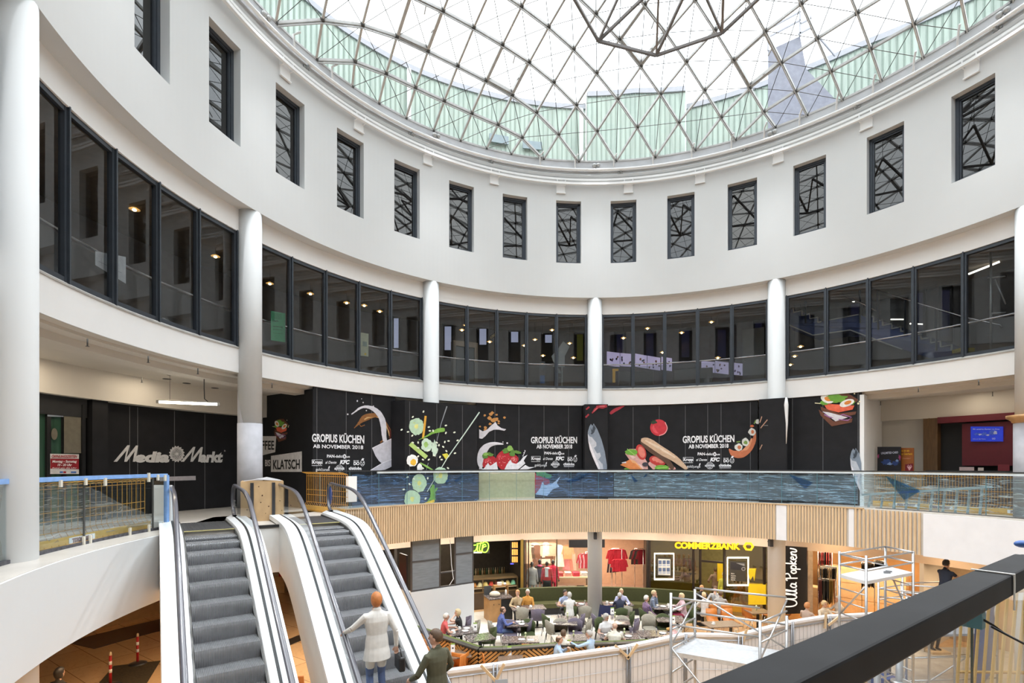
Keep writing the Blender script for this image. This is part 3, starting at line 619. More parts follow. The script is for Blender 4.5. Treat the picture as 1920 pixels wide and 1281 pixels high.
def tess(poly):
    from mathutils.geometry import tessellate_polygon
    return [tuple(t) for t in tessellate_polygon([[Vector((x, y, 0)) for x, y in poly]])]
def printed(parent, name, R, layers, proj=None, lift=0.0):
    """Flat print on a board: layers of (colour, [polygons]) painted one over the other, each a hair further out."""
    L = Vector(parent.location); mats = []; m = MB(); k = 0
    for c, polys in layers:
        M_ = ink(c)
        if M_ not in mats: mats.append(M_)
        m.mat(mats.index(M_)); k += 1
        for p in polys:
            rr = R - 0.006 - 0.0025 * k - lift
            vs = [(proj(x, y, 0.006 + 0.0025 * k) if proj else onring(x, y, rr)) - L for x, y in p]; m.add(vs, tess(p))
    return m.build(name, mats, parent)
def lettering(parent, name, R, items, col='efeff2', proj=None, lift=0.03):
    """items: (text, x0, y_base, width_px, height_px, bold, shear[, slope])"""
    L = Vector(parent.location); m = MB()
    for it in items:
        t, x0, yb, w, h, bold, sh = it[:7]; sl = it[7] if len(it) > 7 else 0.0
        vs, fs = text_shape(t, 1.0, 1.0, sh, bold); xs = [v[0] for v in vs]; ys = [v[1] for v in vs]; cap = 0.73
        kx = w / (max(xs) - min(xs)); ky = h / cap; mx = min(xs)
        pts = [(x0 + (v[0] - mx) * kx, yb - v[1] * ky + sl * (v[0] - mx) * kx) for v in vs]
        m.add([(proj(x, y, lift) if proj else onring(x, y, R - lift)) - L for x, y in pts], fs)
    return m.build(name, ink(col), parent)
def board(name, label, cat, x0, x1, R, z0, z1, seams=(), thick=0.05, kind=None):
    o = empty(name, P((theta(x0, R) + theta(x1, R)) / 2, R, z0), 0, label, cat, kind=kind); L = o.location; m = MB()
    m.arcbox(R, R + thick, z0, z1, theta(x0, R), theta(x1, R), 1.0); m.v = [tuple(Vector(v) - L) for v in m.v]; m.build('board', BLK2, o)
    if seams:
        m = MB()
        for x in seams: p = P(theta(x, R), R - 0.002); q = P(theta(x, R), R); m.bar(Vector((p.x, p.y, z0)) - L, Vector((p.x, p.y, z1 - 0.03)) - L, 0.012, 0.006, up=(p - q))
        m.build('seam', pm('seam_grey', (0.16, 0.16, 0.17), 0.6), o)
    return o
def logos(o, R, x0, y0, w, h):
    """The list of tenants' marks under the headline; x0, y0 the corner, w and h in photograph pixels of a 100 x 32 layout."""
    sx, sy = w / 100, h / 32; T = lambda x, y: (x0 + x * sx, y0 + y * sy)
    it = []
    for t, x, y, ww, hh, b, s in (('PAN', 29, 6, 14, 5.5, .03, 0), ('-delici', 43.5, 6, 15, 5.0, .02, 0), ('us', 65, 6, 7, 4.0, .02, 0), ('Kropp', 2, 17, 18, 6, .035, 0), ('al Dente', 26, 17, 21, 5, .012, .3), ('KFC', 53, 17.5, 19, 7, .06, .25), ('BEI DER', 79, 13.2, 10, 2.2, .02, 0), ('DO', 79, 19.5, 11, 5.5, .05, 0), ('gold', 8, 30, 11, 5.5, .0, 0), ('junge', 20, 30, 14, 5.0, .0, 0), ('schmidt', 43, 28, 19, 5, .03, 0), ('chidoba', 70, 28, 24, 5.5, .04, 0)):
        X, Y = T(x, y); it.append((t, X, Y, ww * sx, hh * sy, b, s))
    lettering(o, 'logo_lettering', R, it)
    P2 = lambda pts: [T(*p) for p in pts]
    white = [P2(ell(62, 4, 3.0, 4.2)), P2(stroke([(1, 10), (20.5, 10)], .6)), P2(stroke([(1, 10), (1, 18)], .6)), P2(stroke([(20.5, 10), (20.5, 18)], .6)), P2(stroke([(0.5, 20.5), (20, 20.5)], .8)), P2(ell(95.5, 16.0, 4.2, 5.6)), P2([(93, 10), (96, 7), (99, 8), (97, 11)]), P2(ell(52.5, 26, 7.0, 6.8)), P2(stroke([(71, 30.5), (93, 30.5)], 1.1)), P2(ell(33.0, 24, 1.2, 3, 20))]
    dark = [P2(ell(62, 4, 1.0, 2.0)), P2(ell(95.5, 16, 3.4, 4.6)), P2(ell(52.5, 26, 6.2, 6.0))]
    wh2 = [P2(ell(93.6, 15, .9, 1.0)), P2(ell(97.4, 15, .9, 1.0)), P2(stroke([(93.5, 19), (95.5, 17.5), (97.5, 19)], 1.0)), P2(stroke([(49, 23), (56, 23)], 1.2)), P2(stroke([(49.5, 30.3), (55.5, 30.3)], 1.2))]
    printed(o, 'logo_emblem', R, [('e4e4e8', white), ('1a1a1c', dark), ('e4e4e8', wh2)], lift=0.012)
RH = 10.62
# --- the long MediaMarkt wall, its return and the glass door
mm = board('hoarding', 'long black wall with a white slanted electronics shop name and swirl', 'wall panel', 190, 446, 13.55, Z1, 7.74, (243, 258, 327, 384), kind='thing')
sw = []
for k in range(16):
    a = 2 * PI * k / 16; sw.append(stroke(curve([(331.5 + r * math.cos(a + t), 851.5 + r * 1.05 * math.sin(a + t)) for r, t in ((3.5, 0), (7, 0.25), (10.5, 0.62), (14, 1.05))], 3), [1.0] * 3 + [1.5] * 3 + [2.2] * 3 + [2.8]))
M_ = lambda x, y, s: [(x, y), (x + 26 * s, y - 31 * s), (x + 30.5 * s, y - 31 * s), (x + 24 * s, y - 7.5 * s), (x + 42 * s, y - 30.5 * s), (x + 46 * s, y - 30.5 * s), (x + 41 * s, y), (x + 36 * s, y), (x + 39.5 * s, y - 20 * s), (x + 25 * s, y), (x + 20 * s, y), (x + 24 * s, y - 21 * s), (x + 6.5 * s, y)]
printed(mm, 'swirl_logo', 13.55, [('d6d4d4', sw + [ell(331.5, 851.5, 3.2)] + [M_(213, 866, 1.0), M_(339, 866, 0.90)]), ('b9b4ba', [stroke([(300, 898.5), (367, 896.5)], 8)])])
lettering(mm, 'shop_lettering', 13.55, [('edia', 253, 866, 65, 19, .055, .16), ('arkt', 375, 866, 43, 19, .055, .16), ('®', 420, 847, 3, 3, 0, 0)], 'd6d4d4')
b = MB(); b.arcbox(13.3, 13.5, Z1, 7.74, theta(160, 13.5), theta(190, 13.5), 1); o = b.build('hoarding', BLK2); tag(o, 'narrow black return panel between the green glass door and the shop name wall', 'wall panel')
dr = empty('door_1', P(theta(105, 13.5), 13.5, Z1)); struct(dr, 'green tinted glass shop door with a red opening hours sign', 'door'); L = dr.location; m = MB(); ta, tb = theta(50, 13.5), theta(157, 13.5)
for x in (50, 90, 120, 153): p = P(theta(x, 13.45), 13.45); m.bar(Vector((p.x, p.y, Z1)) - L, Vector((p.x, p.y, 7.6)) - L, 0.05 if x < 150 else 0.12, 0.1)
m.arcbox(13.4, 13.55, 7.3, 7.74, ta, tb, 1); m.v = [tuple(Vector(v) - L) if Vector(v).length > 9 else v for v in m.v]; m.build('door_frame', BLACK, dr)
m = MB(); m.arcbox(13.47, 13.49, Z1, 7.3, ta, tb, 1.5); m.v = [tuple(Vector(v) - L) for v in m.v]; m.build('door_glass', pm('green_glass', (0.035, 0.085, 0.055), 0.12, var=0.4, scale=1.2, stretch=(4, 4, .3)), dr)
printed(dr, 'opening_sign', 13.42, [('cfcac8', [[(94, 851), (148, 852), (148, 889), (94, 889)]]), ('8e1520', [[(94.5, 860), (148, 860.5), (148, 880), (94.5, 879)]]), ('4a6fb0', [[(112, 884), (118, 884), (118, 887.5), (112, 887.5)], [(133, 884), (143, 884), (143, 887.5), (133, 887.5)]]), ('a02030', [[(119, 884), (124, 884), (124, 887.5), (119, 887.5)]])])
lettering(dr, 'sign_lettering', 13.42, [('ÖFFNUNGSZEITEN', 97, 858.5, 48, 5, .03, .2)], 'a01522'); lettering(dr, 'sign_lettering', 13.42, [('Montag - Samstag', 98, 867.5, 46, 4.5, .03, .2), ('10 - 20 Uhr', 108, 874, 27, 4.5, .03, .2), ('Rund um die Uhr', 98, 878.5, 46, 2.0, .02, .2)], 'e8dcdc'); lettering(dr, 'sign_lettering', 13.42, [('r', 58.5, 787, 9, 15, .12, 0)], 'e01822')
printed(dr, 'glass_notice', 13.42, [('8f98a4', [[(89, 768), (119, 770), (119, 782), (89, 781)]]), ('6b6557', [ell(102, 814, 6, 11), [(120, 772), (152, 774), (152, 850), (120, 850)]])])
# --- KLATSCH side wall, running back from the gallery front
kA, kB = onring(494, 800, 13.45), P(theta(588, RH), RH); kA = Vector((kA.x, kA.y, 0)); kB = Vector((kB.x, kB.y, 0))
kw = empty('hoarding', ((kA.x + kB.x) / 2, (kA.y + kB.y) / 2, Z1), 0, 'black side hoarding with the white KLATSCH panel behind the plywood crate', 'wall panel'); L = kw.location.copy(); kd = (kB - kA).normalized(); kn = Vector((kd.y, -kd.x, 0)); m = MB()
if kn.dot(Vector((0, 0, 0)) - kA) < 0: kn = -kn
m.bar(Vector((kA.x, kA.y, 6.65)) - L, Vector((kB.x, kB.y, 6.65)) - L, 0.05, 3.62); m.build('board', BLK2, kw)
def kproj(x, y, lift):    # pixel on the plane of the side wall
    o = Vector((0, 0, EYE)); d = Vector(((x - PX0) / F, 1, (YH - y) / F)); q = kA + kn * (0.026 + lift); t = (q - o).dot(kn) / d.dot(kn); return o + d * t
printed(kw, 'white_panel', 0, [('d8d4d4', [[(488, 818), (518, 818), (516, 848), (488, 855)], [(508, 855), (566, 846.5), (566, 885), (508, 885)]])], kproj)
lettering(kw, 'panel_lettering', 0, [('KLATSCH', 512, 880, 50, 18, .02, 0, -.02)], '101012', kproj, .016); lettering(kw, 'panel_lettering', 0, [('FFEE', 491, 843, 23, 17, .02, 0)], '101012', kproj, .016); lettering(kw, 'panel_lettering', 0, [('BIS', 497, 874, 10, 12, .02, 0)], 'd8d4d4', kproj, .016)
def sandwich(x, y, s, q=1.0):
    T = lambda pts: [(x + px * s * q, y + py * s) for px, py in pts]
    return [('6b3f2c', [T([(-38, -30), (-10, -36), (14, -36), (42, -20), (38, -14), (10, -22), (-38, -24)]), T([(-36, 2), (-38, -6), (0, 8), (38, 4), (36, 10), (-8, 20)]), T([(-42, 0), (-36, 4), (-10, 24), (30, 18), (28, 26), (-14, 34), (-38, 12)])]),
            ('e8694a', [T([(-32, -12), (0, -10), (34, -8), (30, 0), (0, 6), (-24, 0)])]), ('d9d6dd', [T([(-34, 4), (-20, 6), (20, 16), (-6, 24)])]), ('a06aa0', [T(stroke([(-30, 10), (-18, 16), (-6, 16)], 2.5)), T(stroke([(-6, 16), (10, 10), (28, 16), (20, 22), (0, 20)], 2))]),
            ('6fa63a', [T(blob(-8, -22, 26, 9, 3, .3)), T(blob(22, -14, 14, 5, 4, .3)), T(blob(-30, -14, 8, 6, 5, .3))]), ('efece6', [T(ell(-24, -21, 14, 8, 20)), T(ell(18, -13, 16, 7, -18))]), ('e08a3a', [T(ell(-23, -21, 7, 4, 20)), T(ell(20, -14, 8, 3.6, -18))]), ('f0e6c0', [T(ell(34, -32, 1.6)), T(ell(42, -12, 2.2)), T(ell(45, -16, 1.6)), T(stroke([(-50, -13), (-38, -12)], 1.5))])]
printed(kw, 'sandwich_print', 0, [(c, p) for c, p in sandwich(527, 808, 0.62, .52)], kproj)
# --- front hoardings
h2 = board('hoarding', 'tall black hoarding with the coffee cup and pouring milk print', 'wall panel', 588, 741, RH, Z1, ZC, (594, 649, 697))
lettering(h2, 'headline_lettering', RH, [('GROPIUS KÜCHEN', 585, 828, 98, 15, .03, 0, .035), ('AB NOVEMBER 2018', 587, 840, 94, 7, .02, 0, .025)])
logos(h2, RH, 584, 852, 100, 33)
printed(h2, 'coffee_splash_print', RH, [
    ('8a5a2c', [stroke(curve([(664, 803), (672, 795), (681, 786), (692, 781), (706, 779), (716, 786), (725, 797), (731, 808), (731, 822)]), [1, 1.5, 2, 3, 4, 5, 7, 9, 11, 12, 12, 12, 11, 10, 9, 8, 8, 7, 7, 6, 6, 6, 5, 5, 5, 4, 4, 4, 4, 3, 3, 3, 2]), stroke([(671, 792), (677, 800), (684, 797)], 1.5), stroke([(713, 830), (718, 826), (724, 829)], 3)]),
    ('d9b27a', [stroke(curve([(683, 787), (694, 781), (708, 781), (716, 790)]), [1, 2, 3, 4, 5, 5, 5, 4, 4, 3, 3, 2, 1]), stroke([(722, 796), (728, 806), (730, 818)], [2, 3, 1])]), ('5a2018', [stroke([(727, 800), (733, 812), (731, 824)], [2, 4, 2])]),
    ('d8d6de', [stroke(curve([(659, 777), (666, 772), (674, 766), (684, 763), (696, 765), (707, 772), (715, 783), (719, 798), (720, 815), (722, 828)]), [2, 2, 2.5, 2, 2.5, 3, 3, 4, 4, 4, 4, 4, 5, 5, 6, 6, 7, 8, 8, 9, 9, 10, 10, 10, 10, 11, 11, 11, 11, 10, 10, 9, 9, 8, 8, 8, 7]), ell(652, 777, 1.5), ell(670, 752, 1.3, 1.8), ell(681, 755, 1.2), ell(700, 762, 1.3), ell(687, 770, 1.2), ell(678, 748, .8)]),
    ('c9c7d0', [[(698, 841), (720, 829), (741, 820), (741, 862), (718, 871), (710, 864), (704, 855)]]), ('e2e0e6', [stroke([(698, 841), (720, 830), (741, 820)], 2)]), ('bdbcc6', [[(695, 882), (704, 876), (718, 867), (741, 858), (741, 872), (722, 881), (705, 883)]]), ('dcdbe2', [stroke([(695, 882), (718, 868), (741, 859)], 1.5)])])
# block round the second column
TB0, TB1, RBK = theta(760, 10.02), theta(893, 10.02), 10.02
h3 = empty('hoarding', P((TB0 + TB1) / 2, RBK, Z1), 0, 'black boxed hoarding with the flying cucumber, egg and sesame print', 'wall panel'); L = h3.location; m = MB(); m.arcbox(RBK, RBK + 0.05, Z1, 8.36, TB0, TB1, 1)
for t in (TB0, TB1): m.bar(P(t, RBK, (Z1 + 8.36) / 2), P(t - (1.1 if t == TB0 else -0.4), RH + 0.05, (Z1 + 8.36) / 2), 0.05, 8.36 - Z1)
m.v = [tuple(Vector(v) - L) for v in m.v]; m.build('board', BLK2, h3)
m = MB()
for x in (768, 819, 867): p = P(theta(x, RBK), RBK - 0.002); q = P(theta(x, RBK), RBK); m.bar(Vector((p.x, p.y, Z1)) - L, Vector((p.x, p.y, 8.33)) - L, 0.01, 0.006, up=(p - q))
m.build('seam', MATS['seam_grey'], h3)
rs = random.Random(5); seeds = [ell(x, y, 2.4, 1.5, rs.uniform(0, 180), 10) for x, y in ((794, 772), (774, 782), (753, 806), (765, 810), (773, 817), (804, 801), (806, 808), (812, 808), (836, 798), (836, 812), (852, 811), (774, 830), (784, 830), (819, 830), (823, 835), (834, 829), (841, 827), (831, 838), (837, 846), (853, 850), (784, 856), (793, 862), (804, 862), (814, 854), (825, 857), (784, 840), (828, 862), (858, 826), (793, 878), (840, 878), (803, 845), (764, 895), (768, 908), (757, 918), (802, 897), (798, 935), (776, 898))]
cuc = lambda x, y, rx, ry, sd: [('b9d6b8', [blob(x, y, rx, ry, sd, .07, 30)]), ('c8d86a', [blob(x, y, rx * .55, ry * .55, sd + 1, .2)]), ('e0e08a', [blob(x, y, rx * .25, ry * .3, sd + 2, .3)])]
printed(h3, 'salad_print', RBK, [('8d949a', [stroke([(838, 762), (827, 795), (818, 832)], [2.2, 1.4, .8]), stroke([(803, 868), (797, 890)], 1)])] + cuc(781, 800, 14, 16, 11) + [('e0a83a', [stroke([(798, 780), (796, 800), (793, 823)], 4)]), ('7fb24a', [stroke(curve([(785, 825), (800, 818), (812, 811), (824, 807), (834, 806)]), [1, 1, 1.5, 2, 3, 3, 4, 4, 5, 6, 7, 8, 8, 8, 8, 7, 5])]), ('b6d27a', [stroke([(769, 832), (800, 858)], [8, 8])]),
    ('c6dcc8', [blob(800, 835, 10, 13, 21, .12), blob(815, 842, 5, 16, 23, .35)]), ('9ac06a', [blob(799, 834, 4, 5, 22, .2)]), ('eef0ee', [blob(773, 864, 11, 11, 31, .08), blob(787, 878, 5, 9, 33, .1)]), ('e8b83a', [blob(775, 867, 5.5, 6, 32, .08)]), ('d8d048', [[(829, 852), (838, 850), (843, 856), (836, 862)]]), ('8ab85a', [stroke([(788, 868), (800, 875), (812, 882)], [2, 4, 2])]), ('c9dcd0', [stroke([(899, 773), (870, 815), (838, 860), (801, 922)], [2.2, 2, 1.6, 1.2])])]
    + cuc(826, 892, 14, 16, 41) + cuc(786, 906, 14, 17, 44) + cuc(773, 936, 15, 17, 47) + [('6fa84e', [blob(812, 926, 6, 14, 51, .35), stroke([(820, 915), (800, 945)], 3)]), ('e0c04a', [stroke([(790, 948), (815, 939)], 5)]), ('e6ecd8', seeds)])
# coffee cup handle on the flank of the block
h4 = board('hoarding', 'wide black hoarding with the strawberries in milk print', 'wall panel', 893, 1091, RH, Z1, ZC, (928, 973, 1020, 1066))
lettering(h4, 'headline_lettering', RH, [('GROPIUS KÜCHEN', 995.5, 831, 86.5, 12, .03, 0), ('AB NOVEMBER 2018', 1006, 841, 67, 7.5, .03, 0)])
logos(h4, RH, 995.5, 846.5, 87, 30)
berry = lambda x, y, rx, ry, sd: [('b8222e', [blob(x, y, rx, ry, sd, .06, 26)]), ('d84a52', [blob(x - rx * .2, y - ry * .25, rx * .55, ry * .4, sd + 1, .1)]), ('e8b0a8', [ell(x + rx * .75 * math.cos(k * 2.4) * (k % 5 + 1) / 6, y + ry * .8 * math.sin(k * 2.4) * (k % 5 + 1) / 6, .7) for k in range(16)])]
leaf = lambda x, y, sd: [blob(x + 6 * math.cos(a), y + 4 * math.sin(a), 5.5, 2.6, sd + k, .2, 12) for k, a in enumerate((2.6, 3.4, 4.2, 5.0, 5.8))]
printed(h4, 'milk_berry_print', RH, [('c98f4e', [blob(x, y, r, r * .8, 60 + k, .25, 10) for k, (x, y, r) in enumerate(((909, 779, 2.5), (920, 777, 3.5), (923, 774, 3), (931, 778, 2.2), (918, 784, 4), (925, 788, 5), (931, 786, 4), (935, 790, 2.5), (935, 794, 2), (946, 783, 2.6), (919, 795, 3), (910, 802, 3.5), (910, 806, 3), (900, 800, 2)))]),
    ('dedbe2', [[(898.5, 805), (905, 809), (913, 806), (921, 798), (926, 794), (929, 791), (933, 798), (940, 803), (949, 805), (946, 808), (935, 806), (926, 806), (917, 810), (910, 818), (904, 823), (898.5, 822)], stroke(curve([(902, 876), (901, 862), (906, 846), (915, 836), (928, 832), (944, 833)]), [6, 9, 11, 12, 13, 14, 15, 15, 15, 14, 13, 12, 10, 9, 8, 7, 6, 5, 4, 3, 2]), [(899, 860), (905, 880), (898.5, 880)], ell(951, 831, 1.6), ell(943, 829, 1), ell(914, 832, 1), ell(984, 845, .9), ell(982, 849, .8)])]
    + berry(919, 869, 14, 15, 71) + berry(946, 863, 16, 18, 74) + berry(964, 862, 8, 9, 77) + [('5f8a3a', leaf(915, 855, 81) + leaf(953, 846, 86) + leaf(966, 851, 91)), ('8cb85a', [blob(956, 841, 5, 6, 95, .3), blob(911, 852, 5, 3, 96, .3)]),
    ('e6e4ea', [[(945, 882), (950, 872), (957, 862), (960, 868), (968, 870), (976, 864), (981, 857), (989, 853), (982, 864), (985, 869), (977, 876), (968, 883)], [(900, 882), (908, 878), (915, 868), (919, 874), (931, 866), (934, 882)], [(972, 882), (985, 872), (992, 876), (1003, 876), (990, 880)], stroke([(985, 845), (983, 850), (980, 856)], 1.2)])])
# bottom of the same boards, seen through the balustrade
printed(h4, 'bare_panel', RH, [('cbbfa4', [[(898, 886), (1003, 886), (1003, 937), (898, 937)]]), ('b8282e', [[(1003, 887), (1018, 895), (1030, 900), (1031, 908), (1020, 915), (1003, 926)]]), ('5f9a55', [blob(1016, 889, 12, 5, 101, .3), blob(1028, 893, 7, 4, 102, .3)]), ('e0e2ea', [[(1004, 927), (1013, 915), (1017, 903), (1021, 910), (1034, 908), (1042, 902), (1051, 893), (1044, 906), (1049, 913), (1036, 918), (1026, 930)]])], lift=0.012)
def colbox(name, x0, x1, R, zt, label):
    o = empty(name, P((theta(x0, R) + theta(x1, R)) / 2, R, Z1), 0, label, 'wall panel'); L = o.location; m = MB(); t0, t1 = theta(x0, R), theta(x1, R)
    m.bar(P(t0, R, (Z1 + zt) / 2), P(t1, R, (Z1 + zt) / 2), 0.04, zt - Z1)
    m.bar(P(t0, R, (Z1 + zt) / 2), P(t0, RH + 0.1, (Z1 + zt) / 2), 0.04, zt - Z1); m.bar(P(t1, R, (Z1 + zt) / 2), P(t1, RH + 0.1, (Z1 + zt) / 2), 0.04, zt - Z1)
    m.v = [tuple(Vector(v) - L) for v in m.v]; m.build('board', BLK2, o); return o
h5 = colbox('hoarding', 1097, 1139, 10.12, 8.53, 'narrow black column casing with the leaping salmon print')
FISH = lambda dx, dy, s=1.0: [('7d8896', [[(dx + x * s, dy + y * s) for x, y in ((0, 14), (3, 3), (6, -2), (9, 2), (11, -3), (18, 8), (26, 28), (32, 50), (36, 76), (36, 90), (26, 90), (20, 78), (10, 58), (3, 40))]]), ('b9bcc4', [[(dx + x * s, dy + y * s) for x, y in ((0, 16), (4, 22), (12, 24), (20, 42), (27, 66), (30, 90), (24, 88), (14, 66), (5, 44), (1, 30))]]), ('dcd9de', [[(dx + x * s, dy + y * s) for x, y in ((1, 30), (5, 36), (12, 54), (22, 78), (26, 90), (20, 84), (10, 62), (4, 46))]]), ('3c444e', [[(dx + x * s, dy + y * s) for x, y in ((5, 4), (8, 10), (11, -1), (15, 6), (12, 14), (8, 18))], ell(dx + 7 * s, dy + 16 * s, 1.3 * s)])]
printed(h5, 'salmon_print', 10.10, FISH(1102, 797) + [('a02a36', [stroke([(1110, 775), (1116, 768), (1122, 763)], [2, 5, 4]), stroke([(1118, 763), (1130, 763), (1138, 761)], [4, 7, 5]), stroke([(1099, 768), (1105, 763)], 3), stroke([(1098, 783), (1104, 777)], 3)]), ('d8787a', [stroke([(1113, 772), (1120, 765)], 1), stroke([(1124, 762), (1134, 762)], 1.2)])], lift=0.02)
h6 = board('hoarding', 'wide black hoarding with the tomato, ham and baguette print', 'wall panel', 1140, 1421, RH, Z1, ZC - 0.03, (1187, 1236, 1285, 1327, 1352, 1407))
lettering(h6, 'headline_lettering', RH, [('GROPIUS KÜCHEN', 1280, 830.5, 97, 13, .03, 0, -.02), ('AB NOVEMBER 2018', 1291, 841, 75, 7.5, .03, 0, -.02)])
logos(h6, RH, 1280, 848, 97, 31)
printed(h6, 'baguette_print', RH, [('b03040', [stroke(curve([(1144, 776), (1152, 770), (1162, 765), (1171, 761)]), [4, 5, 6, 6, 6, 6, 6, 5, 5, 4, 3, 2, 1])]), ('c8303c', [ell(1235, 802, 16, 15.5, 0, 28)]), ('e0505a', [ell(1233, 803, 10, 10)]), ('eba0a0', [stroke(curve([(1247, 792), (1251, 803), (1246, 813), (1236, 817)]), 1.6)]), ('2a3a24', [blob(1226, 792, 5, 3.5, 111, .4)]),
    ('d8a49c', [[(1172, 851), (1180, 842), (1192, 842), (1204, 850), (1214, 868), (1215, 880), (1195, 880), (1180, 862)], [(1214, 870), (1222, 862), (1232, 876), (1226, 882)]]), ('e8c4bc', [stroke([(1178, 850), (1192, 862), (1206, 880)], [3, 6, 3])]), ('c23a34', [ell(1202, 848, 9, 15, -18, 24), ell(1233, 864, 16, 9, 14, 24)]), ('e08070', [ell(1203, 848, 6, 11, -18), ell(1234, 863, 12, 6, 14)]), ('6fa83a', [blob(1184, 848, 12, 5.5, 121, .1), blob(1242, 877, 15, 4.5, 122, .15), blob(1176, 881, 7, 3, 123, .2)]), ('9ccc64', [stroke([(1176, 842), (1192, 855)], 1.5), stroke([(1232, 878), (1252, 876)], 1.5)]), ('e0864a', [[(1163, 872), (1180, 862), (1190, 864), (1206, 881), (1186, 882)]]), ('ecae7a', [[(1181, 862), (1190, 864), (1205, 881), (1196, 880)]]), ('3a3840', [ell(1210, 871, 6, 4, 0)]), ('e2a49a', [blob(1260, 879, 6, 4, 125, .2)]),
    ('5a4030', [stroke(curve([(1201, 829), (1222, 845), (1248, 862), (1262, 880)]), [2, 6, 8, 9, 10, 10, 10, 10, 10, 10, 9, 8, 6])]), ('cfae90', [stroke(curve([(1202, 825), (1216, 829), (1240, 845), (1266, 861), (1288, 880)]), [5, 8, 11, 13, 14, 15, 15, 15, 15, 15, 14, 13, 12, 11, 9, 7, 5])]), ('e4ccb4', [stroke([(1210, 826), (1236, 840), (1266, 858)], [2, 5, 2])]), ('d9d6dc', [stroke([(1166, 868), (1174, 867)], [1.5, 3])])])
printed(h6, 'sushi_print', RH, [('c8744e', [stroke(curve([(1367, 842), (1376, 851), (1392, 851), (1406, 841), (1414, 826), (1416, 810)]), [2, 4, 7, 10, 12, 13, 14, 14, 14, 13, 12, 11, 10, 9, 8, 8, 7, 6, 5, 4, 3])]), ('e09a70', [stroke(curve([(1388, 850), (1402, 838), (1410, 822)]), [2, 4, 5, 6, 6, 5, 4, 3, 2])]), ('26302a', [ell(1385, 838, 9, 8), ell(1397, 828, 7.5, 8)]), ('dcdcd6', [blob(1385, 839, 7.5, 7, 131, .12), blob(1398, 829, 6.5, 7.5, 132, .12), blob(1410, 810, 7, 7, 133, .12), blob(1421, 791, 4.5, 4.5, 134, .15)]), ('d07a50', [blob(1386, 839, 3.5, 3.5, 135, .2), blob(1411, 810, 3, 3.5, 136, .2)]), ('7a9a4a', [blob(1398, 830, 3.5, 3.5, 137, .2), stroke([(1414, 795), (1417, 788)], 2), stroke([(1381, 829), (1388, 828)], 2)]), ('c86a40', [blob(1410, 799, 4, 2, 138, .2)])])
h7 = colbox('hoarding', 1424, 1475, 10.12, 8.50, 'plain black column casing between the sushi and sandwich hoardings')
printed(h7, 'chopstick_print', 10.10, [('b48a72', [stroke([(1426, 803), (1439, 787)], 1.8), stroke([(1424.5, 793), (1428.5, 781)], 1.8), stroke([(1414.5 + 10, 843), (1424 + 5, 834)], 1.6)]), ('8d8a88', [stroke([(1432, 798), (1440, 798)], .8)])], lift=0.02)
m = MB(); p = P(theta(1474.5, 10.10), 10.08); m.tube([(p.x, p.y, 8.5), (p.x, p.y, 8.25), (p.x + .02, p.y, 7.6), (p.x, p.y, 6.9)], [.03, .07, .035, .01], 6); o = m.build('loose_tape', WHITE2, h7); o.location = -h7.location
h8 = board('hoarding', 'black hoarding with the open egg and salmon sandwich print', 'wall panel', 1478, 1615, RH, Z1, ZC, (1486, 1543, 1609))
printed(h8, 'sandwich_print', RH, [(c, p) for c, p in sandwich(1572, 768, 0.93, .95)])
printed(h8, 'salmon_print', RH, [(c, [[(min(x, 1615), y) for x, y in q] for q in p]) for c, p in FISH(1594, 843, .95)], lift=.012)
b = MB(); a_ = P(theta(1616, RH), RH); c_ = P(theta(1650, 13.4), 13.4); b.bar((a_.x, a_.y, 6.65), (c_.x, c_.y, 6.65), 0.12, 3.6); struct(b.build('wall_return', WHITE2), 'white side wall at the end of the sandwich hoarding', 'wall')
# --- glass balustrade of the gallery with its film
bl = empty('balustrade', (0, 0, 0), 0, 'curved frameless glass balustrade with a thin steel top rail above the oak slats', 'balustrade')
t0, t1 = -60.5, 88.0; xs_ = [t0 + (t1 - t0) * k / 24 for k in range(25)]; g = MB(); ed = MB()
for k in range(24):
    g.quad(P(xs_[k] + .05, RG, Z1), P(xs_[k + 1] - .05, RG, Z1), P(xs_[k + 1] - .05, RG, 5.97), P(xs_[k] + .05, RG, 5.97)); p = P(xs_[k], RG); ed.bar((p.x, p.y, Z1), (p.x, p.y, 5.96), 0.012, 0.014)
g.build('glass_panel', GLASSB, bl); ed.build('glass_edge', pm('glass_edge', (0.10, 0.22, 0.26), 0.2), bl)
m = MB(); m.arcbox(RG - 0.03, RG + 0.03, 5.965, 6.0, t0, t1, 1.0); m.mat(1); m.arcbox(RG - 0.02, RG + 0.02, 5.90, 5.962, t0 + 12, t1, 1.0); m.build('top_rail', [pm('dark_rail', (0.07, 0.075, 0.08), 0.3, 0.6), pm('pale_edge_profile', (0.62, 0.70, 0.74), 0.35)], bl)
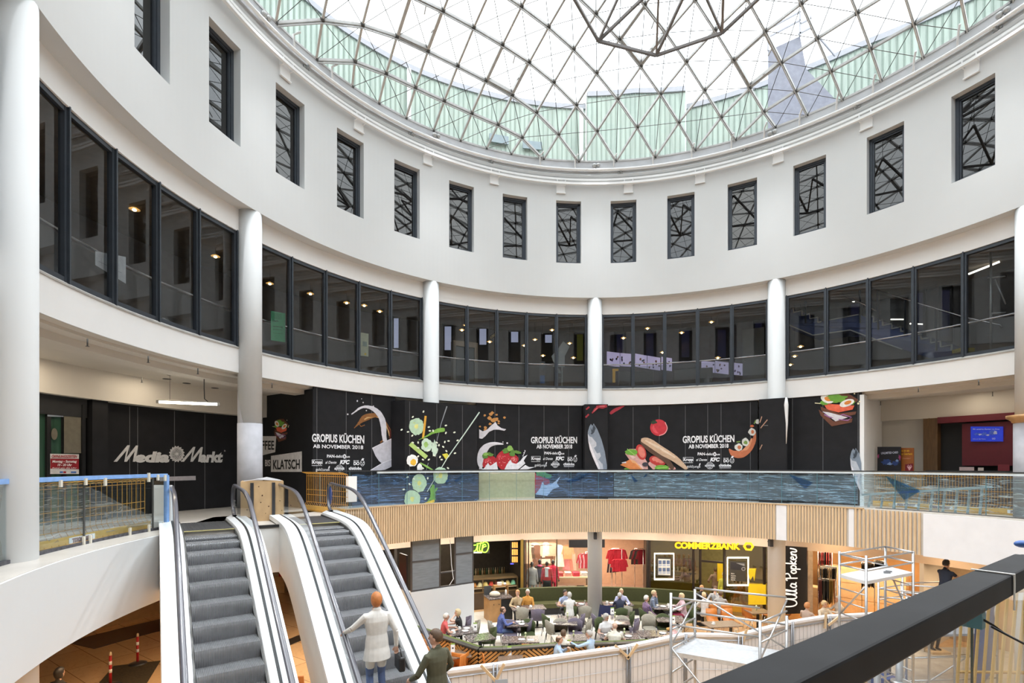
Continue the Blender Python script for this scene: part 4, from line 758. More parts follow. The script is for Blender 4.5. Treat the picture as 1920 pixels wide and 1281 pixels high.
def film(name, col, streak, dens, alpha):
    m = bpy.data.materials.new(name); m.use_nodes = True; t = m.node_tree; t.nodes.clear(); o = t.nodes.new('ShaderNodeOutputMaterial')
    tr = t.nodes.new('ShaderNodeBsdfTransparent'); tr.inputs['Color'].default_value = col + (1,); d = t.nodes.new('ShaderNodeBsdfDiffuse'); d.inputs['Color'].default_value = streak + (1,); gl = t.nodes.new('ShaderNodeBsdfGlossy'); gl.inputs['Roughness'].default_value = 0.25
    tcn = t.nodes.new('ShaderNodeTexCoord'); mp = t.nodes.new('ShaderNodeMapping'); mp.inputs['Scale'].default_value = (0.42, 0.42, 8.0); mp.inputs['Rotation'].default_value = (0.10, 0.14, 0)
    n = t.nodes.new('ShaderNodeTexNoise'); n.inputs['Scale'].default_value = 1.6; n.inputs['Detail'].default_value = 5; n.inputs['Distortion'].default_value = 0.7
    r = t.nodes.new('ShaderNodeValToRGB'); r.color_ramp.elements[0].position = 0.47; r.color_ramp.elements[0].color = (0, 0, 0, 1); r.color_ramp.elements[1].position = 0.50; r.color_ramp.elements[1].color = (dens,) * 3 + (1,); e = r.color_ramp.elements.new(0.53); e.color = (0, 0, 0, 1); e2 = r.color_ramp.elements.new(0.66); e2.color = (0, 0, 0, 1); e3 = r.color_ramp.elements.new(0.675); e3.color = (dens * .7,) * 3 + (1,); e4 = r.color_ramp.elements.new(0.69); e4.color = (0, 0, 0, 1)
    ad = t.nodes.new('ShaderNodeMath'); ad.operation = 'ADD'; ad.use_clamp = True; ad.inputs[1].default_value = alpha
    m1 = t.nodes.new('ShaderNodeMixShader'); m2 = t.nodes.new('ShaderNodeMixShader'); m2.inputs['Fac'].default_value = 0.06
    t.links.new(tcn.outputs['Object'], mp.inputs['Vector']); t.links.new(mp.outputs['Vector'], n.inputs['Vector']); t.links.new(n.outputs['Fac'], r.inputs['Fac']); t.links.new(r.outputs['Color'], ad.inputs[0]); t.links.new(ad.outputs['Value'], m1.inputs['Fac'])
    t.links.new(tr.outputs['BSDF'], m1.inputs[1]); t.links.new(d.outputs['BSDF'], m1.inputs[2]); t.links.new(m1.outputs['Shader'], m2.inputs[1]); t.links.new(gl.outputs['BSDF'], m2.inputs[2]); t.links.new(m2.outputs['Shader'], o.inputs['Surface'])
    return m
FB = film('blue_stretch_film', (0.60, 0.78, 0.98), (0.22, 0.42, 0.78), 0.5, 0.10); FP = film('pale_stretch_film', (0.72, 0.86, 0.97), (0.46, 0.68, 0.86), 0.6, 0.16); FC = film('clear_film', (0.92, 0.90, 0.88), (0.62, 0.55, 0.50), 0.40, 0.16)
def wrap(name, x0, x1, R, z0, z1, mat, label, parent=None):
    ta, tb = theta(x0, R), theta(x1, R); n = max(4, int((tb - ta) / 0.6)); m = MB(); vs = []; rr = random.Random(int(x0)); nz_ = 8; L = P((ta + tb) / 2, R, z0)
    for i in range(n + 1):
        for j in range(nz_): vs.append(P(ta + (tb - ta) * i / n, R + 0.015 * math.sin(i * 1.3 + j * .9) + rr.uniform(-.006, .006), z0 + (z1 - z0) * j / (nz_ - 1) + (0.03 * math.sin(i * .8) if j == nz_ - 1 else 0)) - L)
    m.smooth = True; m.add(vs, [(i * nz_ + j, (i + 1) * nz_ + j, (i + 1) * nz_ + j + 1, i * nz_ + j + 1) for i in range(n) for j in range(nz_ - 1)]); o = m.build(name, mat); o.location = L; tag(o, label, 'plastic film', 'films on the gallery glass'); return o
wrap('plastic_film', 660, 897, 9.99, Z1 + 0.02, 5.86, FB, 'dark blue plastic film behind the glass below the cucumber print')
wrap('plastic_film', 1004, 1150, 9.99, Z1 + 0.10, 5.86, FB, 'blue rippled plastic film behind the glass below the leaping salmon')
wrap('plastic_film', 898, 1003, 9.99, Z1 + 0.10, 5.86, glass('green_film', (0.80, 0.90, 0.82), 0.8, 0.0), 'greenish film behind the glass in front of the bare beige panel')
wrap('plastic_film', 1151, 1608, 9.99, Z1 + 0.10, 5.86, FP, 'long pale blue streaked film behind the glass below the baguette and sandwich prints')
wrap('plastic_film', 1612, 1925, 10.00, Z1 + 0.05, 5.84, film('diagonal_film', (0.88, 0.95, 0.97), (0.62, 0.76, 0.80), 0.6, 0.05), 'thin clear streaked film in front of the aluminium ladder')
def tail(pts, R, label):
    q = [onring(x, y, R) for x, y in pts]; L = q[0].copy(); m = MB(); m.add([p - L for p in q] + [p - L + Vector((0, 0.03, 0)) for p in q], [tuple(range(len(q))), tuple(range(2 * len(q) - 1, len(q) - 1, -1))]); o = m.build('film_scrap', glass('blue_scrap', (0.35, 0.62, 0.85), 0.8, 0.05, 0.2, (0.5, 0.8, 1.0))); o.location = L; tag(o, label, 'plastic film', 'torn blue film scraps')
for pts, lab in (([(1062, 903), (1090, 890), (1110, 886), (1072, 908)], 'torn blue film scrap below the salmon head'), ([(1183, 890), (1196, 902), (1190, 906)], 'torn blue film scrap below the orange wedge print'), ([(1204, 897), (1214, 892), (1212, 889)], 'small torn blue scrap below the tomato slice print'), ([(852, 901), (872, 888), (856, 906)], 'torn blue film scrap below the lemon wedge print'), ([(1480, 890), (1525, 905), (1510, 917)], 'pointed blue film scrap below the plain column casing'), ([(1660, 892), (1722, 918), (1725, 922), (1696, 938), (1690, 930)], 'large hanging blue film flap above the ladder'), ([(836, 905), (845, 888), (838, 912)], 'narrow blue scrap below the cucumber print'), ([(1280, 893), (1294, 888), (1292, 893)], 'small blue scrap below the end of the baguette print')): tail(pts, 9.96, lab)
# --- heap of blue film and white box at the start of the glass
b = MB(); c0 = onz(702, 940, Z1)
rr = random.Random(3); m = MB(); vs = []; n = 14; k = 9
for i in range(n):
    for j in range(k): a = 2 * PI * i / n; h = j / (k - 1); r_ = (0.42 + 0.10 * rr.uniform(-1, 1)) * (1.1 - 0.35 * abs(h - .45)); vs.append((r_ * math.cos(a), r_ * .6 * math.sin(a), h * 0.9))
m.smooth = True; m.add(vs, [(i * k + j, ((i + 1) % n) * k + j, ((i + 1) % n) * k + j + 1, i * k + j + 1) for i in range(n) for j in range(k - 1)])
o = m.build('film_bundle', glass('blue_bundle', (0.10, 0.22, 0.50), 1.0, 0.08, 0.12, (.7, .85, 1), wrinkle=1.0)); o.location = (c0.x, c0.y, Z1); tag(o, 'crumpled bundle of dark blue film standing on the gallery floor', 'plastic film')
def barrier(name, A, B, h, label, bars, flat=0.15, kick=True, orange='orange_wire'):
    """Orange wire edge-protection panel leaning outward at top and bottom; A, B ends on the floor."""
    A = Vector(A); B = Vector(B); o = empty(name, (A + B) / 2, 0, label, 'barrier'); L = o.location.copy(); u = (B - A).normalized(); nn = Vector((-u.y, u.x, 0)); m = MB(); ORG = pm(orange, (0.62, 0.30, 0.035), 0.4, var=0.1); n = bars
    if nn.dot(Vector((0, 0, 0)) - A) < 0: nn = -nn
    Lg = (B - A).length
    for i in range(n + 1):
        p = A + u * Lg * i / n - L; m.tube([p + Vector((0, 0, 0.05)) + nn * 0.12, p + Vector((0, 0, 0.26)), p + Vector((0, 0, h - 0.05)), p + nn * flat + Vector((0, 0, h))], 0.006, 4)
    for z, q in ((0.05, 0.12), (0.26, 0), (h * .42, 0), (h * .55, 0), (h * .9, 0), (h - .05, 0), (h, flat)): m.tube([A - L + nn * q + Vector((0, 0, z)), B - L + nn * q + Vector((0, 0, z))], 0.006, 4)
    m.build('wire_mesh', ORG, o)
    if kick: m = MB(); m.bar(A - L + nn * 0.10 + Vector((0, 0, 0.09)), B - L + nn * 0.10 + Vector((0, 0, 0.09)), 0.02, 0.17); m.build('toe_board', pm('toe_board_yellow', (0.72, 0.42, 0.10), 0.5, var=0.08), o)
    return o, A - L, B - L, nn
def plate(o, A, B, nn, t, txt, w=0.42):
    p = A + (B - A) * t + nn * 0.115 + Vector((0, 0, 0.10)); u = (B - A).normalized()
    if u.x < 0: u = -u
    T = Matrix((u.to_4d(), Vector((0, 0, 1, 0)), nn.to_4d(), (0, 0, 0, 1))).transposed(); T = Matrix.Translation(p) @ Matrix(((u.x, 0, nn.x, 0), (u.y, 0, nn.y, 0), (u.z, 1, nn.z, 0), (0, 0, 0, 1))); m = MB(); m.box((0, 0, 0), (w, 0.10, 0.006), 0, T); m.mat(1)
    vs, fs = text_shape(txt, 0.085, 1.0, 0, 0.01, 'CENTER'); m.add([(v[0], v[1] - 0.03, 0.006) for v in vs], fs, T); m.build('name_plate', [WHITE2, pm('plate_print', (0.30, 0.22, 0.22), 0.6)], o)
o, A, B, nn = barrier('safety_barrier', onz(575, 957, Z1), onz(652, 966, Z1), 1.12, 'orange wire barrier standing at the head of the right-hand lane of the escalators'.replace('right-hand lane of the escalators', 'second escalator'), 22)
m = MB(); p = onz(659, 957, Z1); m.box((p.x, p.y, Z1 + 0.62), (0.30, 0.05, 0.75), 0.5); tag(m.build('notice_board', WHITE2), 'blank white board strapped to the orange barrier by the second escalator', 'board')
b = MB(); p = onz(510, 945, Z1)
pole = empty('sign_post', onz(540, 935, Z1), 0, 'thin white T-shaped post in front of the KLATSCH panel', 'post'); m = MB(); m.box((0, 0, 0.95), (0.05, 0.05, 1.9)); m.build('post', WHITE2, pole); m = MB(); m.box((0, 0, 1.9), (0.60, 0.05, 0.03)); m.build('crossbar', WHITE2, pole)
# plywood casing at the grey column foot
PLY = pm('plywood', (0.50, 0.33, 0.17), 0.65, var=0.28, scale=2.2, stretch=(1, 1, .6)); cr_ = empty('plywood_casing', onz(492, 977, Z1), 0.45, 'plywood crate with two dark battens standing between the escalator heads', 'crate')
m = MB(); m.box((0.0, 0, 0.47), (0.92, 0.05, 0.94)); m.box((-.43, .42, .47), (.05, .8, .94)); m.box((.43, .42, .47), (.05, .8, .94)); m.box((0, .80, .47), (.9, .05, .94)); m.build('plywood_sheet', PLY, cr_); m = MB(); m.box((-0.22, -0.045, 0.47), (0.07, 0.04, 0.88)); m.build('batten', RUBBER, cr_); m = MB(); m.box((0.24, -0.045, 0.47), (0.07, 0.04, 0.88)); m.build('batten', RUBBER, cr_)
m = MB(); rk = random.Random(8)
for _ in range(13): x, z = rk.uniform(-.42, .42), rk.uniform(.06, .9); m.lathe([(0.0, 0), (rk.uniform(.008, .018), 0.0)], (0, 0, 0), 8, Matrix.Translation((x, -0.0265, z)) @ Matrix.Rotation(PI / 2, 4, 'X'))
m.build('knot', pm('knot_brown', (0.13, 0.055, 0.03), 0.7), cr_)
m = MB(); rk = random.Random(18); vs = [(rk.uniform(-.4, .4), rk.uniform(0.05, .7), .945 + rk.uniform(0, .07)) for _ in range(30)]; m.add([(-.4, 0, .945), (-.1, .0, .99), (.1, .0, .97), (.42, 0, .95), (.4, .6, .96), (.1, .7, 1.03), (-.2, .6, .97), (-.4, .5, .95)], [(0, 1, 6, 7), (1, 2, 5, 6), (2, 3, 4, 5)]); o = m.build('plastic_sheet', pm('grey_sheet', (0.45, 0.45, 0.46), 0.4)); o.parent = None; o.matrix_world = cr_.matrix_world; o.location = cr_.location; o.rotation_euler = (0, 0, .45); tag(o, 'crumpled grey plastic sheet lying on top of the plywood crate', 'plastic sheet')
# --- balustrade beside the first escalator: blue-wrapped rail, barrier and hanging film
RL = 10.40; la, lb = theta(50, RL), theta(303, RL) if False else None
def lring(x): return P(math.degrees(math.atan2(onz(x, 0, 0).x, 1)), 1)
la = math.degrees(math.atan2(-6.9 - CX, 7.43 - CY)); lb = math.degrees(math.atan2(-7.33 - CX, 10.9 - CY)); 
lbal = empty('balustrade', P((la + lb) / 2, RL, Z1), 0, 'glass balustrade with a rail wrapped in light blue tape beside the first escalator', 'balustrade'); L = lbal.location; BT = pm('blue_tape', (0.24, 0.42, 0.78), 0.45, var=0.12, scale=8)
m = MB(); m.arcbox(RL - 0.03, RL + 0.03, 5.93, 6.0, la - 8, lb, .7); p = P(lb, RL); m.bar((p.x, p.y, Z1), (p.x, p.y, 5.97), .07, .07); m.v = [tuple(Vector(v) - L) for v in m.v]; m.build('wrapped_rail', BT, lbal)
m = MB(); m.arcbox(RL - .005, RL + .005, Z1, 5.93, la - 8, lb, .7); m.v = [tuple(Vector(v) - L) for v in m.v]; m.build('glass_panel', GLASSB, lbal)
m = MB(); m.arcbox(RL - .04, RL + .04, Z1, Z1 + .05, la - 8, lb + .3, .7); m.v = [tuple(Vector(v) - L) for v in m.v]; m.build('channel', pm('worn_channel', (0.10, 0.10, 0.115), 0.5, 0.5, var=.5, scale=14), lbal)
m = MB(); 
for t in (la + 7.3, lb - 2.2): p = P(t, RL - .015); m.bar((p.x, p.y, Z1 + .03), (p.x, p.y, 5.95), .018, .03)
m.v = [tuple(Vector(v) - L) for v in m.v]; m.build('glass_joint', DARKST, lbal)
m = MB(); rk = random.Random(4)
for t in (la + 4, la + 7.3, la + 10, lb - 3, lb - 1.6, lb - .5): p = P(t, RL - .04) - L; m.box((p.x, p.y, 1.06 + rk.uniform(-.03, .03)), (.05, .03, rk.uniform(.1, .2)), -math.radians(t))
for t in (la + 0.5, la + 7.0, la + 7.9, la + 13.5, lb - 3.0, lb - .8): p = P(t, RL - .045) - L; m.box((p.x, p.y, .07), (.05, .03, .14), -math.radians(t) + .2)
m.build('tape_strip', pm('cream_tape', (0.72, 0.68, 0.58), 0.6), lbal)
oo, A, B, nn = barrier('safety_barrier', P(la - 6, RL + .42, Z1), P(lb - 1.2, RL + .30, Z1), 1.06, 'orange wire barrier behind the film beside the first escalator', 30); plate(oo, A, B, nn, .55, 'PERI PROKIT', .62)
m = MB(); vs = []; n = 26; k = 8; rk = random.Random(6); ta, tb = la - 7, lb - 2.0
for i in range(n + 1):
    for j in range(k): zt = 1.04 if i < 16 else 1.0 - (i - 16) * .07; vs.append(P(ta + (tb - ta) * i / n, RL + .06 + .03 * math.sin(i * .9 + j) + rk.uniform(-.015, .015), Z1 + .12 + (zt - .12) * j / (k - 1)) - L)
m.smooth = True; m.add(vs, [(i * k + j, (i + 1) * k + j, (i + 1) * k + j + 1, i * k + j + 1) for i in range(n) for j in range(k - 1)]); o = m.build('plastic_film', FC); o.location = L; tag(o, 'clear wrinkled film hanging from the blue-wrapped rail', 'plastic film')
p = P(lb + .9, RL + .25); o = MB().prism([(-.17, -.03), (.22, -.03), (.22, .03), (-.17, .03)], 0, .78).build('cover_panel', WHITE2); o.location = (p.x, p.y, Z1 + .12); o.rotation_euler = (0, 0, -.05); tag(o, 'white sheet metal cover between the blue post and the handrail head', 'panel')
b = MB(); b.box((p.x, p.y, Z1 + .06), (.42, .16, .12), -.05); tag(b.build('plinth_block', CONCL), 'grey block under the white sheet metal cover', 'block')
# pendant tube lamp under the gallery ceiling
lamp = empty('tube_lamp', onz(354, 756, 7.72), 0.42, 'long glowing tube lamp hanging in front of the shop name wall', 'lamp'); m = MB(); m.tube([(-.62, 0, 0), (.62, 0, 0)], .035, 10); m.build('tube', pm('lit_tube', (1, .97, .85), .5, emit=14, ecol=(1, .93, .76)), lamp); m = MB(); m.tube([(-.66, 0, .035), (.66, 0, .035)], .025, 8); m.box((-.65, 0, 0), (.06, .07, .07)); m.box((.65, 0, 0), (.06, .07, .07)); m.build('housing', pm('lamp_grey', (.4, .38, .34), .5), lamp)
m = MB(); m.tube([(-.40, 0, .03), (-.40, 0, .72)], .004, 4); m.build('cable', BLACK, lamp); m = MB(); m.tube([(.42, 0, .05), (.34, 0, .12), (.33, 0, .4), (.33, 0, .72)], .012, 6); m.build('cable', BLACK, lamp); m = MB(); m.lathe([(.0, -.05), (.07, -.03), (.08, .02), (0, .02)], (-.40, 0, .70), 12); m.build('ceiling_rose', BLACK, lamp)
for k, (x, y) in enumerate(((164, 646), (278, 677), (371, 699), (266, 715), (510, 725), (1722, 733), (1835, 720), (1861, 741), (1651, 758))):
    q = onz(x, y, 8.30 if y < 730 or x > 1600 else 8.40); o = empty('sprinkler', q); m = MB(); m.tube([(0, 0, .10), (0, 0, -.03)], .012, 6); m.lathe([(.03, -.035), (.03, -.03)], n=8); m.build('sprinkler_head', DARKST, o); tag(o, 'small dark sprinkler head hanging under the gallery ceiling', 'sprinkler', 'gallery sprinklers')
for k, (x, y) in enumerate(((237, 716), (313, 711), (350, 719), (403, 728), (345, 731), (595, 747))):
    q = onz(x, y, ZC - .085); m = MB(); m.lathe([(.0, -.004), (.10, -.004), (.10, .004), (0, .004)], n=16); o = m.build('ceiling_recess', BLACK); o.location = q; tag(o, 'dark round lamp recess in the gallery ceiling near the tube lamp', 'ceiling recess', 'gallery ceiling recesses')
# --- cinema foyer beside the ladder
b = MB(); a_ = P(56.5, 13.6); c_ = P(80, 13.6); DK = pm('foyer_dark', (0.012, 0.012, 0.013), .6)
b.arcbox(13.5, 13.6, Z1, 7.6, theta(1762, 13.5), 84, 1); b.mat(1); b.arcbox(13.45, 13.6, Z1, 7.75, theta(1650, 13.5), theta(1735, 13.5), 1); b.mat(2); b.arcbox(13.2, 13.6, Z1, 7.75, theta(1735, 13.4), theta(1762, 13.4), 1); b.mat(3); b.arcbox(13.1, 13.6, 7.55, 7.75, theta(1762, 13.3), 84, 1)
struct(b.build('wall_foyer', [DK, CEIL, pm('foyer_wood', (0.14, 0.075, 0.03), .5, var=.25, stretch=(5, 5, .5)), pm('maroon', (0.13, 0.012, 0.022), .5)]), 'dark cinema foyer wall with a brown wood pillar and maroon fascia', 'wall')
def scr(x0, y0, x1, y1, R, name, mats, label, cat, th=.05):
    q = [onring(x0, y0, R), onring(x1, y0, R), onring(x1, y1, R), onring(x0, y1, R)]; o = empty(name, (q[2] + q[3]) / 2, 0, label, cat); L = o.location.copy(); nn = Vector((CX, CY, 0)) - Vector((q[0].x, q[0].y, 0)); nn.normalize(); m = MB(); m.add([p - L for p in q] + [p - L - nn * th for p in q], [(0, 1, 2, 3), (7, 6, 5, 4), (0, 4, 5, 1), (1, 5, 6, 2), (2, 6, 7, 3), (3, 7, 4, 0)]); m.build('panel', mats, o); return o
s = scr(1820, 800, 1880, 828, 13.2, 'video_screen', pm('screen_blue', (0.012, 0.02, 0.20), .2, emit=1.2, ecol=(0.01, 0.025, 0.30), var=.6, scale=4), 'glowing blue video screen over the cinema counter', 'screen')
lettering(s, 'screen_lettering', 13.2, [('Mit unseren Karten ins Kino', 1824, 806, 50, 2.4, .01, 0), ('UCI', 1860, 824, 6, 3, .03, 0), ('Infos an der Kasse', 1824, 824, 24, 1.8, .01, 0)], 'd8dcf4'); printed(s, 'screen_picture', 13.2, [('4a6ae0', [blob(1832, 814, 6, 2.5, 1, .4), blob(1845, 814, 5, 3, 2, .4), blob(1862, 812, 7, 4, 3, .4)]), ('c8d2f6', [blob(1838, 815, 3, 1.5, 4, .4), blob(1866, 812, 3, 3, 5, .5), blob(1852, 816, 3, 1.4, 6, .4)])])
b = MB(); b.arcbox(13.25, 13.5, 6.15, 7.5, theta(1805, 13.3), 78, 1); tag(b.build('screen_surround', MATS['maroon']), 'maroon casing round the blue video screen', 'casing')
s = scr(1645, 838, 1689, 884, 12.2, 'poster_stand', pm('poster_black', (.012, .012, .018), .35), 'black UNLIMITED CARD poster stand by the cinema entrance', 'poster'); lettering(s, 'poster_lettering', 12.2, [('UNLIMITED·CARD', 1652, 852, 32, 4, .03, 0, -.06)], 'c8cce0'); printed(s, 'poster_picture', 12.2, [('28407a', [blob(1662, 866, 8, 6, 7, .4), blob(1678, 869, 7, 4, 8, .4)]), ('7a96c8', [blob(1668, 870, 5, 2.5, 9, .5), blob(1682, 864, 3, 2, 10, .5)]), ('a03a70', [blob(1687, 858, 2, 5, 12, .5), blob(1647, 856, 1.5, 4, 13, .4)])])
s = scr(1689, 840, 1713, 884, 12.35, 'poster_stand', pm('poster_orange', (.36, .11, .02), .4), 'orange gift poster stand with a heart behind the black one', 'poster'); lettering(s, 'poster_lettering', 12.35, [('re ist ein', 1690, 847, 15, 4, .03, 0), ('es Geschenk', 1690, 853, 21, 4, .03, 0)], 'e8b030'); lettering(s, 'poster_lettering', 12.35, [('Gutschein !', 1692, 861, 16, 3, .0, .3)], 'e0a080'); printed(s, 'heart_print', 12.35, [('7a1420', [[(1697, 871), (1712, 869), (1712, 884), (1697, 884)]]), ('e8b0b8', [stroke([(1705, 882), (1701, 875), (1703, 872), (1705, 874.5), (1708, 872), (1709.5, 875), (1705, 882)], 1.0)])])
ct = empty('cinema_counter', P(theta(1830, 12.4), 12.4, Z1), 0, 'dark cinema counter behind the orange barrier', 'counter'); L = ct.location; m = MB(); m.arcbox(12.3, 12.7, Z1, 5.95, theta(1740, 12.4), 84, 1); m.v = [tuple(Vector(v) - L) for v in m.v]; m.build('counter_body', pm('counter_dark', (.05, .03, .03), .4), ct); m = MB(); m.arcbox(12.2, 12.8, 5.95, 6.0, theta(1740, 12.4), 84, 1); m.v = [tuple(Vector(v) - L) for v in m.v]; m.build('counter_top', DK, ct)
for x0, x1, y0, c, lab in ((1802, 1823, 876, 'c9b2b0', 'white card display with brown pictures on the cinema counter'), (1835, 1843, 877, 'd0c4bc', 'small narrow card display on the cinema counter'), (1874, 1890, 871, '7a2630', 'maroon card display on the cinema counter beside the grey column')):
    R = 12.5; q = onring((x0 + x1) / 2, 885, R); o = empty('card_display', (q.x, q.y, 6.0), -.9, lab, 'card display'); w = (x1 - x0) / F * q.y; h = max(.08, EYE + (YH - y0) * q.y / F - 6.0); m = MB(); m.box((0, 0, h / 2), (w, .02, h)); m.build('card', ink(c), o)
# barriers and ladder behind the glass
oo, A, B, nn = barrier('safety_barrier', P(theta(1640, 10.9), 10.9, Z1), P(theta(1725, 10.75), 10.75, Z1), 1.1, 'orange wire barrier behind the low end of the aluminium ladder', 18, orange='orange_wire2'); plate(oo, A, B, nn, .75, 'PERI PROKIT', .6)
oo, A, B, nn = barrier('safety_barrier', P(theta(1722, 10.75), 10.75, Z1), P(theta(1845, 10.6), 10.6, Z1), 1.1, 'orange wire barrier behind the high end of the aluminium ladder', 22, orange='orange_wire2'); plate(oo, A, B, nn, .4, 'PERI PROKIT', .6)
oo, A, B, nn = barrier('safety_barrier', P(theta(1842, 10.75), 10.75, Z1), P(theta(1980, 10.75), 10.75, Z1), 1.1, 'orange wire barrier in front of the grey column with a wooden collar', 22, orange='orange_wire2'); plate(oo, A, B, nn, .5, 'PERI', .3)
ld = empty('ladder', P(theta(1740, 10.15), 10.15, Z1), 0, 'pale aluminium ladder standing on its side behind the gallery glass', 'ladder'); L = ld.location.copy(); AL = pm('ladder_aluminium', (.50, .62, .68), .35, .6, var=.06); RLd = 10.15
for pts in (((1616, 928), (1861, 913)), ((1612, 953), (1855, 971))): m = MB(); m.bar(onring(*pts[0], RLd) - L, onring(*pts[1], RLd) - L, .03, .07); m.build('stile', AL, ld)
for k in range(10):
    x = 1630 + k * 23.2; yt = 928 - (x - 1616) * 15 / 245; yb = 953 + (x - 1612) * 18 / 243; m = MB(); m.bar(onring(x + 3, yt, RLd) - L, onring(x - 2, yb, RLd) - L, .055, .03); m.build('rung', AL, ld)
# ================================================================ what stands behind the ribbon glazing
def extr(px, R0, R1, m, L):
    f = [onring(x, y, R0) for x, y in px]; g = []
    for p in f:
        t = math.degrees(math.atan2(p.x - CX, p.y - CY)); q = P(t, R1, p.z); g.append(q)
    n = len(px); m.add([p - L for p in f + g], [tuple(t) for t in tess(px)] + [tuple(n + i for i in reversed(t)) for t in tess(px)] + [(i, (i + 1) % n, n + (i + 1) % n, n + i) for i in range(n)])
hr = empty('corridor_handrail', (0, 0, 0), 0, 'thin steel handrail running behind the ribbon glazing', 'handrail'); m = MB(); m.tube([P(t, 10.92, 10.21) for t in range(-112, 80, 2)], .026, 8); m.build('rail', CHROME, hr); m = MB(); m.arcbox(10.915, 10.925, 9.25, 10.14, -112, 80, 2); m.build('glass_panel', glass('corridor_glass', (.8, .82, .82), .5), hr)
SKYW = pm('corridor_daylight', (.45, .5, .62), .3, emit=.55, ecol=(.50, .56, .78)); FRW = pm('corridor_window_frame', (.012, .012, .014), .5)
def cw(x0, y0, x1, y1, n, lab, mat=SKYW, low=.62):
    o = empty('window_%d' % n, onring((x0 + x1) / 2, y1, 13.7)); struct(o, lab, 'window'); L = o.location.copy(); m = MB(); extr([(x0, y0), (x1, y0), (x1, y1), (x0, y1)], 13.68, 13.80, m, L); m.build('frame', FRW, o); m = MB(); w = (x1 - x0) * .2; h = y1 - y0
    extr([(x0 + w, y0 + h * .09), (x1 - w, y0 + h * .09), (x1 - w, y0 + h * low), (x0 + w, y0 + h * low)], 13.66, 13.68, m, L); m.build('pane', mat, o)
YG = pm('green_blind', (.18, .19, .03), .6, emit=.08, ecol=(.25, .27, .04))
for k, (a, mt, lw) in enumerate((((830, 606, 850, 676), SKYW, .72), ((895, 611, 916, 675), SKYW, .55), ((954, 617, 976, 676), SKYW, .42), ((1018, 623, 1039, 679), SKYW, .35), ((1078, 622, 1097, 681), YG, .92), ((736, 590, 750, 668), SKYW, .8))): cw(*a, 41 + k, 'dark framed window of the corridor with a strip of sky, seen through the ribbon glazing', mt, lw)
DIM = pm('corridor_dusk', (.02, .02, .04), .3, emit=.05, ecol=(.1, .1, .3))
for k, a in enumerate(((1152, 622, 1174, 676), (1207, 620, 1230, 676), (1273, 614, 1297, 676), (1340, 613, 1366, 676), (1412, 600, 1432, 660), (1590, 555, 1618, 640), (1710, 540, 1735, 640), (1760, 535, 1785, 640))): cw(*a, 47 + k, 'dark framed window of the corridor behind the cinema bays', DIM, .9)
LAMPM = pm('warm_lamp', (1, .8, .45), .5, emit=26, ecol=(1, .66, .26)); LSH = pm('lamp_shade_brass', (.35, .22, .08), .3, .6, emit=.5, ecol=(1, .6, .2))
bays = {1: [(252, 393), (404, 481)], 2: [(506, 532), (582, 551), (650, 568), (683, 573), (712, 584)], 3: [(873, 610), (866, 619), (918, 641), (983, 648), (1003, 637), (1018, 667), (1068, 644), (1075, 671), (1035, 619)], 4: [(1169, 634), (1214, 616), (1278, 624), (1334, 604), (1346, 671), (1242, 661)], 5: [(1501, 650), (1490, 668), (1482, 684)]}
proto = None  # ceiling downlights and their reflections, built as hanging lamps with added cord and shade
nm = {1: 'first glazing bay beside the thick white column', 2: 'glazing bay with the green poster', 3: 'glazing bay with the lift door', 4: 'glazing bay with the menu screens', 5: 'glazing bay with the blue staircase'}
for bay, ps in bays.items():
    for x, y in ps:
        q = onring(x, y, 12.2)
        if proto is None:
            proto = empty('hung_downlight', q); m = MB(); m.ball((0, 0, -.01), (.045, .045, .03), 10, 6); m.build('bulb', LAMPM, proto); m = MB(); m.lathe([(.02, .06), (.10, .015), (.12, 0), (.105, .012), (.03, .05)], n=14); m.build('lamp_shade', LSH, proto); o = proto
        else: o = copy_tree(proto, q)
        m = MB(); m.tube([(0, 0, .05), (0, 0, 12.24 - q.z)], .004, 4); m.build('cord', BLACK, o); tag(o, 'warm downlight hung as a pendant behind the ' + nm[bay], 'lamp', 'corridor lamps, bay %d' % bay)
# lift in the third bay
lf = empty('lift_door', onring(875, 712, 12.6), 0, 'cream framed lift door behind the third glazing bay', 'lift'); L = lf.location.copy(); m = MB(); extr([(850, 638), (896, 643), (896, 724), (890, 724), (890, 652), (855, 648), (855, 724), (850, 724)], 12.5, 12.8, m, L); m.build('frame', pm('lift_cream', (.34, .33, .29), .5), lf)
for x0, x1 in ((855.5, 872), (873, 889.5)): m = MB(); extr([(x0, 649), (x1, 651), (x1, 724), (x0, 724)], 12.58, 12.62, m, L); m.build('door', pm('lift_steel', (.13, .15, .15), .25, .5), lf)
def sheet(x0, y0, x1, y1, R, name, col, lab, cat, layers=(), txt=()):
    q = [onring(x0, y0[0], R), onring(x1, y0[1], R), onring(x1, y1[1], R), onring(x0, y1[0], R)]; o = empty(name, (q[2] + q[3]) / 2, 0, lab, cat); L = o.location.copy(); m = MB(); nn = (Vector((q[0].x - CX, q[0].y - CY, 0))).normalized() * .006; m.add([p - L for p in q] + [p - L + nn for p in q], [(0, 1, 2, 3), (7, 6, 5, 4), (0, 4, 5, 1), (1, 5, 6, 2), (2, 6, 7, 3), (3, 7, 4, 0)]); m.build('sheet', ink(col), o)
    if layers: printed(o, 'picture', R, layers)
    if txt: lettering(o, 'poster_lettering', R, txt, '14301e', lift=.012)
    return o
RP = 10.80
sheet(179, (471, 482), 236, (497, 532), RP, 'paper_sheet', 'aab0b2', 'white taped paper plan behind the first glazing bay', 'paper', [('7d8486', [stroke([(185, 490), (228, 512)], .8), stroke([(190, 484), (190, 498)], .6), stroke([(210, 490), (212, 512)], .6)])])
